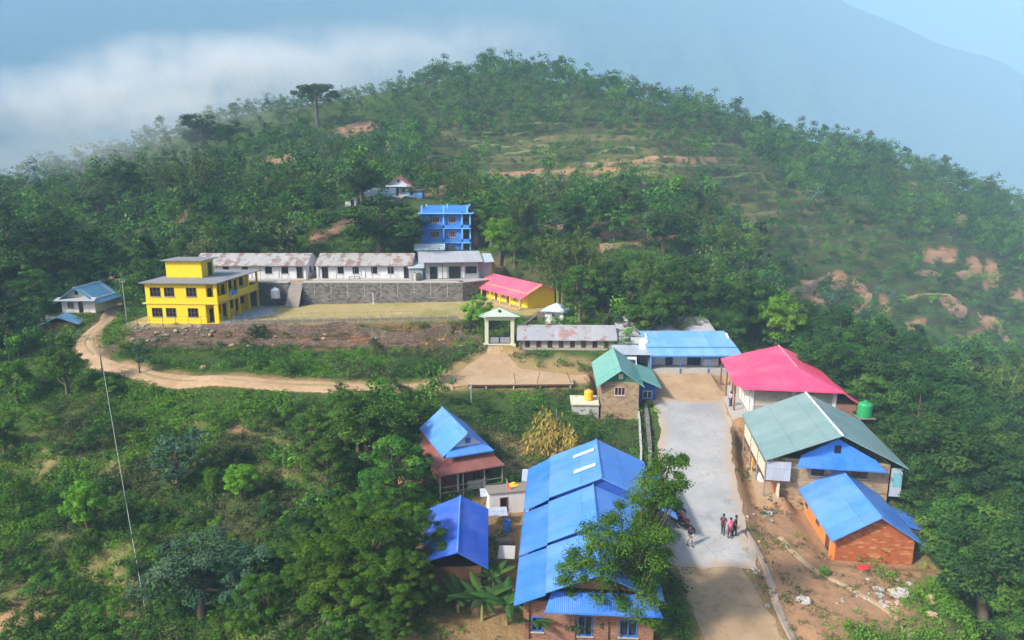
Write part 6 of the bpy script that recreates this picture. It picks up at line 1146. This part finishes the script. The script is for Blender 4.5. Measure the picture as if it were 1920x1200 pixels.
for q in H_: hero(q[0], q[1], q[2], q[3], q[4], q[5] if len(q) > 5 else 1., None, q[7] if len(q) > 7 else None)
hx0, hy0, hz0 = at_z(1172, 1190, -.3)
def hero_tree():
    g = np.random.default_rng(41); cs, rs = [], []
    for px, py, r in [(1255, 872, 30), (1280, 862, 18), (1230, 902, 34), (1268, 908, 24), (1200, 930, 36), (1242, 942, 34), (1272, 945, 18), (1150, 962, 32), (1190, 985, 42), (1228, 990, 34), (1118, 1002, 32), (1160, 1025, 38), (1200, 1035, 42), (1232, 1045, 30), (1088, 1042, 28), (1062, 1072, 24), (1112, 1072, 32), (1152, 1082, 38), (1192, 1085, 38), (1230, 1095, 34), (1078, 1102, 24), (1102, 1114, 26), (1238, 1132, 30), (1222, 1156, 30), (1138, 1112, 28), (1250, 1165, 24), (1215, 1010, 36), (1242, 1002, 30), (1250, 1022, 24), (1236, 968, 30), (1182, 1002, 36), (1215, 1122, 34), (1190, 1140, 30), (1160, 1130, 26), (1222, 1062, 34), (1246, 1062, 26)]:
        for q in range(4):
            x, y, z = at_d(px - 6 + np.clip(g.normal(), -1.3, 1.3) * r * .35, py + g.normal() * r * .35, hy0 + g.normal() * 1.5); cs.append((x - hx0, y - hy0, z - hz0)); rs.append(r / 30. * (.56 + .4 * g.random()))
    cs, rs = np.array(cs), np.array(rs); n0 = len(cs)
    for q in range(70):
        i = int(g.integers(n0)); dd = np.linalg.norm(cs[:n0] - cs[i], axis=1); j = int(np.argsort(dd)[int(g.integers(4, 14))]); cs = np.r_[cs, [cs[i] * .5 + cs[j] * .5 + g.normal(size=3) * .2]]; rs = np.r_[rs, .35 + .3 * g.random()]
    V, t = leaves(cs, rs, 230, .16, g, .6, .55, .62, .25); b = MB(); tp = [Vector(q) for q in ((0, 0, -.6), (.05, 0, 1.5), (.15, .1, 3.4), (.5, .1, 5.2), (1.0, 0, 7.2), (1.7, 0, 9.3))]; b.tube(tp, [.26, .2, .17, .13, .09, .03], 9, False)
    for i in range(0, len(cs), 3):
        c = Vector(cs[i]); k = max(1, min(4, int(c.z * .55 / 1.9))); p = tp[k]; m_ = p.lerp(c, .55) + Vector((0, 0, -.25)); b.tube([p, m_, c], [.08, .05, .015], 6, False)
    o = b.build('trunk', bark, None, smooth=True); tr = o.data; bpy.data.objects.remove(o); return dict(name='leafy_tree', crown=np_mesh('crown', V, np.arange(len(V)).reshape(-1, 4), LM['lush'], False, attr={'tint': t}), trunk=tr, h=11.)
PR['hero', 0] = hero_tree(); NV['hero'] = 1; plant('hero', hx0, hy0, hz0, 11., 'tall leafy tree in front of the big blue roof, beside the lane', rot=0.)
hero('dbush', 1240, 1110, 44, 'dark bush at the lower left corner of the concrete yard', 1.0); hero('bush', 1258, 1165, 40, 'green bush beside the lane under the tall leafy tree', 1.0)
for k, (px, py, h_, lab) in enumerate(((905, 1165, 80, 'banana plant at the foot of the deep blue shed, bottom centre'), (950, 1172, 85, 'banana plant beside the left corner of the big blue roof'), (1000, 1195, 62, 'banana plant in front of the brick wall of the big blue-roofed building'), (860, 1150, 66, 'banana plant left of the others by the deep blue shed'), (452, 1172, 62, 'banana plant low on the left slope at the bottom edge'), (925, 1110, 58, 'banana plant behind the others in the alley by the blue shed'))): hero('banana', px, py, h_, lab, 1.1, 'banana plants near the bottom edge')
for px, py, h_, kd, lab in ((1100, 1190, 70, 'dbush', 'dark bush under the tall leafy tree by the lane'), (1750, 548 + 560, 34, 'lbush', 'small bright bush between the rubble heap and the woods'), (1408, 893, 22, 'dbush', 'round dark bush left of the white sack'), (1545, 1080, 22, 'lbush', 'small green bush beside the footpath'), (1510, 955, 26, 'dbush', 'dark bush at the corner of the orange house'), (1100, 830, 34, 'bush', 'green bush at the back of the big blue roof'), (480, 640, 34, 'dbush', 'dark round bush on the earth bank below the field'), (1445, 815, 26, 'lbush', 'green weeds bush at the left side of the green-roofed house')):
    hero(kd, px, py, h_, lab)
# dry maize
b_ = np.random.default_rng(8)
def maize():
    V, T = [], []; g = np.random.default_rng(6)
    for k in range(9):
        z = .35 + .2 * k; a = g.random() * 6.28; l = .55 + .2 * g.random(); w_ = .045; d = np.array([math.cos(a), math.sin(a), 0]); n = np.array([-d[1], d[0], 0]); p0 = np.array([0, 0, z]); p1 = p0 + d * l * .5 + [0, 0, .3]; p2 = p0 + d * l + [0, 0, .02]
        for q0, q1 in ((p0, p1), (p1, p2)): V += [q0 - n * w_, q1 - n * w_, q1 + n * w_, q0 + n * w_]; T.append(g.random())
    for a in range(4): d = np.array([math.cos(a * 1.57), math.sin(a * 1.57), 0]) * .12; p = np.array([0, 0, 2.1]); V += [p, p + d * .5 + [0, 0, .2], p + d + [0, 0, .45], p + d * .4 + [0, 0, .25]]; T.append(.9)
    me = np_mesh('leaves', np.array(V), np.arange(len(V)).reshape(-1, 4), LM['gold'], False, attr={'tint': np.array(T)}); b = MB(); b.tube([(0, 0, -.2), (0, 0, 2.2)], [.03, .015], 5, False); o = b.build('stalk', bark, None); st = o.data; bpy.data.objects.remove(o); return me, st
PR['maize', 0] = dict(name='maize_stalk', crown=(mz := maize())[0], trunk=mz[1], h=2.4); NV['maize'] = 1
for k in range(95):
    px, py = (1028 + b_.normal() * 16, 830 + b_.normal() * 14) if k < 35 else (1035 + 45 * (b_.random() - .5) * 2.2, 858 + b_.normal() * 13)
    hero('maize', px, py, 30 + b_.random() * 18, 'dry yellow maize stalk in the garden plot behind the big blue roof', 1., 'dry maize in the garden plot')
for o in C.objects:
    if o.name.startswith('maize_stalk'): o['category'] = 'maize'

# --- scattered trees and bushes: the nearest as single plants, the rest as one far wood
PROT = [(1408, 545, 1500, 650, 98), (640, 378, 790, 480, 128), (872, 550, 922, 618, 90), (1592, 732, 1660, 795, 66), (135, 890, 205, 990, 58), (268, 470, 482, 612, 102), (390, 472, 778, 576, 121), (783, 375, 892, 470, 137), (783, 455, 922, 530, 120), (876, 498, 1048, 588, 109), (903, 572, 972, 656, 90), (968, 566, 1158, 664, 88), (1150, 588, 1388, 700, 83), (1105, 648, 1238, 792, 71), (1362, 640, 1584, 785, 68), (1398, 742, 1702, 950, 53), (1505, 870, 1732, 1064, 45), (782, 768, 944, 935, 54), (795, 922, 922, 1058, 41), (958, 816, 1216, 1170, 35), (1222, 740, 1470, 1200, 30),
        (495, 560, 885, 668, 95), (104, 516, 196, 592, 116), (668, 328, 806, 394, 164), (876, 690, 1225, 830, 70), (150, 600, 620, 735, 79), (196, 505, 256, 606, 117), (280, 600, 500, 660, 95), (840, 640, 1120, 730, 79), (1380, 800, 1480, 1200, 40), (1480, 1000, 1700, 1200, 36), (985, 405, 1330, 470, 140), (1560, 732, 1602, 792, 66), (575, 405, 665, 462, 140), (885, 385, 920, 470, 130)]
def blocked(x, y, z, hgt, r):
    px, pt, s = project(x, y, z + hgt); pb = project(x, y, z)[1]; w_ = r * s
    return any(px + w_ > a and px - w_ < c and pt < d - 3 and pb > b + 3 and y < D + 1 and (pt < d - 3) for a, b, c, d, D in PROT)
def foot_ok(x, y):
    ok = np.ones(x.shape, bool)
    for poly, _ in [(p, 0) for p, f, bl in FOOTPRINTS] + [(POLY[k], 0) for k in ('pad', 'plaza', 'lane', 'school', 'field')]:
        m = (abs(x - np.mean([p[0] for p in poly])) < 40) & (abs(y - np.mean([p[1] for p in poly])) < 40)
        if m.any(): ok[m] &= sdist(poly, x[m], y[m]) > .6
    return ok & (ldist(ROADL, x, y) > 2.2)
def vegval(x, y):
    r = np.hypot(x, y); a = np.arctan2(x, y); i = np.clip(((a - az[0]) / (az[-1] - az[0]) * (NA - 1)).round().astype(int), 0, NA - 1); j = np.clip((np.log(r / 22) / math.log(680 / 22) * (NR - 1)).round().astype(int), 0, NR - 1); return VEG[i, j]
def risval(x, y):
    r = np.hypot(x, y); a = np.arctan2(x, y); i = np.clip(((a - az[0]) / (az[-1] - az[0]) * (NA - 1)).round().astype(int), 0, NA - 1); j = np.clip((np.log(r / 22) / math.log(680 / 22) * (NR - 1)).round().astype(int), 0, NR - 1); return RIS[i, j]
def dens(x, y):
    """how wooded a place is, 0..1"""
    n = .5 + fbm(x / 22 + 5, y / 22) * 1.6
    d = np.full(x.shape, .55)
    d = np.where(y > 285, .95, d); d = np.where((y > 188) & (y < 285) & (x > -30) & (x < 95), np.where((y < 276) & (x < 80), .06, .14), d); d = np.where((y > 188) & (x > 95), .8, d); d = np.where((y > 188) & (x < -30), .6, d)
    d = np.where((y > 125) & (y < 190) & (x < -45), .65, d); d = np.where((y > 148) & (y < 190) & (x > -45) & (x < 8), .45, d); d = np.where((y > 128) & (y < 195) & (x >= 8), .7, d); d = np.where((y > 100) & (y <= 130) & (x > -2), 1.0, d)
    d = np.where((x > 33) & (y < 125), 1.0, d); d = np.where((x > 56) & (y > 110) & (y < 215), .62, d); d = np.where((x < -8) & (y < 80), .40, d); d = np.where((x < -30) & (y < 80), .24, d); d = np.where((x > -20) & (x < -6.5) & (y < 77), .85, d); d = np.where((y > 80) & (y < 99) & (x < -5), .12, d); d = np.where((x < -62) & (y > 85) & (y < 130), .6, d); d = np.where((x > 17) & (x < np.where(y < 44.5, 27, 33)) & (y < 62), .0, d); d = np.where((x > 27) & (x < 36) & (y < 44.5), .9, d); d = np.where((x > -7) & (x <= 17) & (y < 58), .0, d); d = np.where((x > -6) & (x < 14) & (y < 82) & (y > 57), .03, d)
    d = np.where((x > 13) & (x < 31) & (y < 82), 0, d)
    return np.clip(d * (.45 + n), 0, 1) * vegval(x, y)
K = 52000; u = gt.random(K); Y_ = 36 * (420 / 36) ** u; X_ = (gt.random(K) * 2 - 1) * .86 * Y_ ; keep = gt.random(K) < dens(X_, Y_); X_, Y_ = X_[keep], Y_[keep]; keep = foot_ok(X_, Y_); X_, Y_ = X_[keep], Y_[keep]; Z_ = height(X_, Y_)
px, py, s_ = project(X_, Y_, Z_ + 6); keep = (px > -60) & (px < 1980) & (py < 1260); X_, Y_, Z_ = X_[keep], Y_[keep], Z_[keep]
cell = {}; picks = []
for x, y, z in zip(X_, Y_, Z_):          # keep them apart, wider when nearer to the schools
    sp_ = 2.3 if y > 110 else 2.0; c = (int(x // 3), int(y // 3))
    if any((x - a) ** 2 + (y - b) ** 2 < sp_ ** 2 for i in (-1, 0, 1) for j in (-1, 0, 1) for a, b in cell.get((c[0] + i, c[1] + j), ())): continue
    if any((x - a) ** 2 + (y - b) ** 2 < (r * .8) ** 2 for a, b, r in PLACED): continue
    cell.setdefault(c, []).append((x, y)); picks.append((x, y, z))
def zone_name(x, y):
    if y > 300: return 'on the misty hilltop'
    if y > 188: return 'on the terraced hillside' if -30 < x < 95 else ('on the far right hillside' if x >= 95 else 'on the misty far left hillside')
    if y > 125: return 'on the left slope behind the cottage' if x < -45 else ('on the slope below the pink-roofed farmhouse' if x < 8 else ('in the valley between village and hillside' if x < 60 else 'among the bare terraces at the right'))
    if y > 99: return 'in the dark wood behind the tin roofs' if x > -5 else 'beside the road near the white cottage'
    if x > 17: return 'in the wood on the right-hand slope'
    if y > 78: return 'on the bank above the dirt road' if x > -62 else 'below the white cottage at the left'
    return 'on the terraced slope at the lower left' if x < -14 else 'on the slope left of the huts'
WORD = dict(lush='fresh green', round='dark', mid='green', airy='airy', light='bright green', slim='tall slender', bamboo='olive bamboo', bush='green', lbush='bright green', dbush='dark', grey='grey-green', flat='spreading dark')
sel = []
for x, y, z in picks:
    q = gt.random(); dk_ = (x > 30 and y < 125) or (y > 100 and y < 130 and x > -2)
    if y < 80 and -20 < x < -5: kind = 'bush' if q < .12 else 'lbush' if q < .25 else 'dbush' if q < .35 else 'airy' if q < .52 else 'lush' if q < .74 else 'mid' if q < .9 else 'light'
    elif y < 82 and x < 10: kind = 'bush' if q < .36 else 'lbush' if q < .66 else 'dbush' if q < .9 else 'airy' if q < .94 else 'mid' if q < .97 else 'light'
    elif 80 < y < 100 and x < 0: kind = 'bush' if q < .4 else 'lbush' if q < .75 else 'dbush'
    elif dk_: kind = 'round' if q < .5 else 'mid' if q < .78 else 'slim' if q < .85 else 'light' if q < .91 else 'bamboo' if q < .96 else 'airy'
    elif x > 56 and 110 < y < 215: kind = 'dbush' if q < .28 else 'bush' if q < .52 else 'lbush' if q < .6 else 'mid' if q < .82 else 'round'
    elif 188 < y < 285 and -30 < x < 95: kind = 'bush' if q < .4 else 'mid' if q < .7 else 'dbush' if q < .85 else 'light'
    else: kind = 'round' if q < .26 else 'mid' if q < .5 else 'slim' if q < .58 else 'airy' if q < .70 else 'bush' if q < .82 else 'bamboo' if q < .90 else 'light'
    hgt = PR[kind, 0]['h'] * (.42 + .75 * gt.random() ** 1.4) * (.95 if y < 130 else (1.15 if 'bush' in kind else .62) if x > 56 and y < 215 else 1.0) * (.62 if y < 82 and x < 10 and 'bush' not in kind else 1)
    if kind in ('bush', 'lbush', 'dbush') and y > 150 and x < 56: hgt *= 1.4
    if y > 215 and x < -50: hgt *= .85
    if blocked(x, y, z, hgt, hgt * .33):
        if kind in ('bush', 'lbush', 'dbush') or gt.random() < .5: kind = 'bush' if kind not in ('lbush', 'dbush') else kind; hgt = 1.0 + .9 * gt.random()
        else: continue
        if blocked(x, y, z, hgt, hgt * .5): continue
    sel.append((hgt * project(x, y, z)[2], kind, x, y, z, hgt))
sel.sort(reverse=True); CAP = dict(tree=210, bush=230, bamboo=70); cnt = dict(tree=0, bush=0, bamboo=0); far = []
for size, kind, x, y, z, hgt in sel:
    c = 'bush' if 'bush' in kind else 'bamboo' if kind == 'bamboo' else 'tree'
    if cnt[c] < CAP[c]:
        cnt[c] += 1; zn = zone_name(x, y); w_ = WORD[kind]; lab = f"{w_} {'bush' if c == 'bush' else 'clump' if c == 'bamboo' else 'tree'} {zn}"; plant(kind, x, y, z - .1, hgt, lab, f"{w_} {'bushes' if c == 'bush' else 'clumps' if c == 'bamboo' else 'trees'} {zn}", .9 + .35 * gt.random())
    else: far.append((kind, x, y, z, hgt * (.8 if y > 215 and x < -50 else 1) * (1.5 if gt.random() < .14 and 'bush' not in kind else 1)))
print('plants', cnt, 'far', len(far))
def merged(name, items, protos, mats, label, cat):
    """many plants nobody could count, as one mesh: rotated and scaled copies of leaf-cloud tiles"""
    Vs, Ts, Ms = [], [], []
    for (vi, mi, x, y, z, sx, sz, dt) in items:
        V, t = protos[vi]; a = gt.random() * 6.283; ca, sa = math.cos(a), math.sin(a)
        Vs.append(np.stack([x + (V[:, 0] * ca - V[:, 1] * sa) * sx, y + (V[:, 0] * sa + V[:, 1] * ca) * sx, z + V[:, 2] * sz], -1).astype(np.float32)); Ts.append(np.clip(t + dt, 0, 1)); Ms.append(np.full(len(t), mi))
    V = np.concatenate(Vs); o = bpy.data.objects.new(name, np_mesh(name, V, np.arange(len(V)).reshape(-1, 4), mats, False, mi=np.concatenate(Ms), attr={'tint': np.concatenate(Ts)})); C.objects.link(o); setting(o, 'stuff', label, cat); print(name, len(V) // 4); return o
LMl = [LM['dark'], LM['mid'], LM['light'], LM['olive'], LM['scrub'], LM['grey']]
# hedges of bushes along the terrace risers of the hillside
K = 60000; Y_ = 186 + 112 * gt.random(K); X_ = -36 + 150 * gt.random(K); Z_ = height(X_, Y_); sl_ = (height(X_, Y_ + .8) - height(X_, Y_ - .8)) / 1.6
keep = (sl_ > .42) & (gt.random(K) < .06) & (vegval(X_, Y_) > .4); hedge = [(['bush', 'dbush', 'lbush', 'bush'][int(gt.integers(4))], x, y, z, .7 + .8 * gt.random()) for x, y, z in zip(X_[keep], Y_[keep], Z_[keep])]; far += hedge
for Q_ in TERR_W:          # rows of small bushes just downhill of each terrace edge
    for (xa, ya), (xb, yb) in zip(Q_, Q_[1:]):
        n = int(math.hypot(xb - xa, yb - ya) / 1.3); t = gt.random(n); X = xa + (xb - xa) * t + gt.normal(size=n) * .5; Y = ya + (yb - ya) * t - 2.2 - 1.6 * gt.random(n); Z = height(X, Y)
        far += [(['dbush', 'bush'][int(gt.integers(2))], x, y, z, .7 + .7 * gt.random()) for x, y, z in zip(X, Y, Z)]
fp = []
for k in range(4):
    g = np.random.default_rng(300 + k); c = crown_centres('round', 1, .42, 13, g); fp.append(leaves(c, .42 * .33 * (.7 + .6 * g.random(13)), 30, .064, g, .5, .6, .8))
for k in range(2):
    g = np.random.default_rng(310 + k); c = crown_centres('slim', 1, .26, 12, g); fp.append(leaves(c, .26 * .36 * (.7 + .6 * g.random(12)), 28, .06, g, .5, .6, .9))
items = [(int(gt.integers(4)) if k not in ('slim',) else 4 + int(gt.integers(2)), dict(round=0, mid=1, airy=1, light=2, slim=0, bamboo=3, bush=1, lbush=2, dbush=0).get(k, 1) if gt.random() < .75 else int(gt.choice([0, 2, 3, 4, 4, 5])), x, y, z - .1, h_ * (1.0 if 'bush' not in k else 1.5), h_, .25 * gt.normal()) for k, x, y, z, h_ in far]
merged('forest', items, fp, LMl, 'distant mixed trees and bushes covering the hillside', 'forest')
# undergrowth over the open slopes
up_ = []
for k in range(5):
    g = np.random.default_rng(330 + k); n = 7; c = np.stack([g.normal(size=n) * .32, g.normal(size=n) * .32, .12 + .35 * g.random(n)], -1); up_.append(leaves(c, .16 + .16 * g.random(n), 8, .15, g, .5, .5, .9))
K = 90000; u = gt.random(K); Y_ = 33 * (150 / 33) ** (u ** .8); X_ = (gt.random(K) * 2 - 1) * .84 * Y_; n = fbm(X_ / 7, Y_ / 7) * 1.5 + fbm(X_ / 2.5 + 9, Y_ / 2.5) ; keep = (gt.random(K) < np.clip(.30 + n + .75 * risval(X_, Y_), .05, 1) * vegval(X_, Y_)) & foot_ok(X_, Y_); X_, Y_, n = X_[keep], Y_[keep], n[keep]; Z_ = height(X_, Y_)
px, py, s_ = project(X_, Y_, Z_); keep = (px > -30) & (px < 1950) & (py < 1230); X_, Y_, Z_, n = X_[keep], Y_[keep], Z_[keep], n[keep]
mi = np.where(fbm(X_ / 9 + 3, Y_ / 9) > .07, 2, np.where(fbm(X_ / 6 + 30, Y_ / 6) > .05, 4, np.where(gt.random(len(X_)) < .4, 0, 1)))
items = [(int(gt.integers(5)), int(m_), x, y, z - .05, w_, w_ * (.6 + .5 * gt.random()), .2 * gt.normal()) for m_, x, y, z, w_ in zip(mi, X_, Y_, Z_, .55 + .9 * gt.random(len(X_)) ** 2 + .006 * Y_)]
merged('undergrowth', items, up_, LMl, 'low leafy undergrowth and weeds covering the slopes', 'undergrowth')
# weeds on the dry ground by the lane and the earth bank
K = 2600; X_ = 17 + 16 * gt.random(K); Y_ = 36 + 40 * gt.random(K); keep = foot_ok(X_, Y_) & (gt.random(K) < np.clip(.3 + fbm(X_ / 2.5, Y_ / 2.5) * 3, 0, 1)); X_, Y_ = X_[keep], Y_[keep]; Z_ = height(X_, Y_)
K = 1500; X2 = -44 + 40 * gt.random(K); Y2 = 95 + 5.5 * gt.random(K); keep = gt.random(K) < np.clip(.15 + fbm(X2 / 3, Y2 / 3) * 2.5, 0, 1); X2, Y2 = X2[keep], Y2[keep]; Z2 = height(X2, Y2)
items = [(int(gt.integers(5)), 4 if gt.random() < .75 else 1, x, y, z - .05, w_, w_ * .8, .2 * gt.normal()) for x, y, z, w_ in zip(np.r_[X_, X2], np.r_[Y_, Y2], np.r_[Z_, Z2], .25 + .45 * gt.random(len(X_) + len(X2)))]
merged('dry_weeds', items, up_, LMl, 'dry weeds on the bare earth by the lane and the bank', 'weeds')
# ---------------------------------------------------------------- haze
def volume(name, c, density, emit=None):
    m = bpy.data.materials.new(name); m.use_nodes = True; nt = m.node_tree; nt.nodes.remove(nt.nodes['Principled BSDF']); v = N(nt, 'ShaderNodeVolumePrincipled'); v.inputs['Color'].default_value = (*c, 1); v.inputs['Density'].default_value = density; v.inputs['Anisotropy'].default_value = -.3
    L(nt, v.outputs[0], nt.nodes['Material Output'].inputs['Volume']); return m, nt, v
hm, _, _ = volume('haze_air', (.46, .735, .97), .0004)
b = MB(); b.box(-8000, 8000, -60, 6200, -170, 1490); setting(b.build('haze', hm), 'stuff', 'pale blue haze filling the valley air', 'haze')

def mist_bank(label, cx, cy, cz, rx, ry, rz, dens, seed):
    """a low cloud: an uneven closed mesh filled with thin, patchy white vapour"""
    bm = bmesh.new(); bmesh.ops.create_icosphere(bm, subdivisions=4, radius=1); V = np.array([v.co[:] for v in bm.verts]); d = 1 + .55 * fbm(V[:, 0] * 1.6 + seed + V[:, 2], V[:, 1] * 1.6 + seed * 2 - V[:, 2], 3)
    for v, k in zip(bm.verts, d): v.co = Vector((v.co.x * rx, v.co.y * ry, v.co.z * rz)) * float(k)
    me = bpy.data.meshes.new('mist'); bm.to_mesh(me); bm.free(); m, nt, v = volume('mist_vapour', (.97, .985, 1.0), dens); o = bpy.data.objects.new('mist', me); C.objects.link(o); me.materials.append(m); o.location = (cx, cy, cz)
    tc = N(nt, 'ShaderNodeTexCoord').outputs['Object']; mp = N(nt, 'ShaderNodeMapping'); mp.inputs['Scale'].default_value = (1 / rx, 1 / ry, 1 / rz); L(nt, tc, mp.inputs[0])
    ln = N(nt, 'ShaderNodeVectorMath', operation='LENGTH'); L(nt, mp.outputs[0], ln.inputs[0]); fall = N(nt, 'ShaderNodeMapRange'); fall.inputs[1].default_value = .78; fall.inputs[2].default_value = .15; L(nt, ln.outputs['Value'], fall.inputs[0])
    n = noise(nt, tc, 2.4 / max(rx, ry) * 2.6, 5, .62); nr = N(nt, 'ShaderNodeMapRange'); nr.inputs[1].default_value = .38; nr.inputs[2].default_value = .78; L(nt, n, nr.inputs[0])
    L(nt, math_(nt, 'MULTIPLY', math_(nt, 'MULTIPLY', fall.outputs[0], nr.outputs[0]), dens), v.inputs['Density']); return setting(o, 'stuff', label, 'mist')
for k, (px, py, D, rx, ry, rz, dn) in enumerate(((110, 190, 430, 125, 70, 28, .07), (400, 140, 460, 140, 80, 34, .08), (640, 115, 520, 150, 80, 36, .04), (300, 205, 345, 80, 40, 16, .05), (860, 90, 560, 140, 80, 34, .02), (60, 300, 250, 110, 45, 26, .022), (330, 250, 300, 100, 45, 26, .018), (620, 190, 345, 110, 40, 24, .010))):
    x, y, z = at_d(px, py, D); mist_bank('soft white mist bank lying behind the left ridge', x, y, z, rx, ry, rz, dn, 3.1 * k + 1)
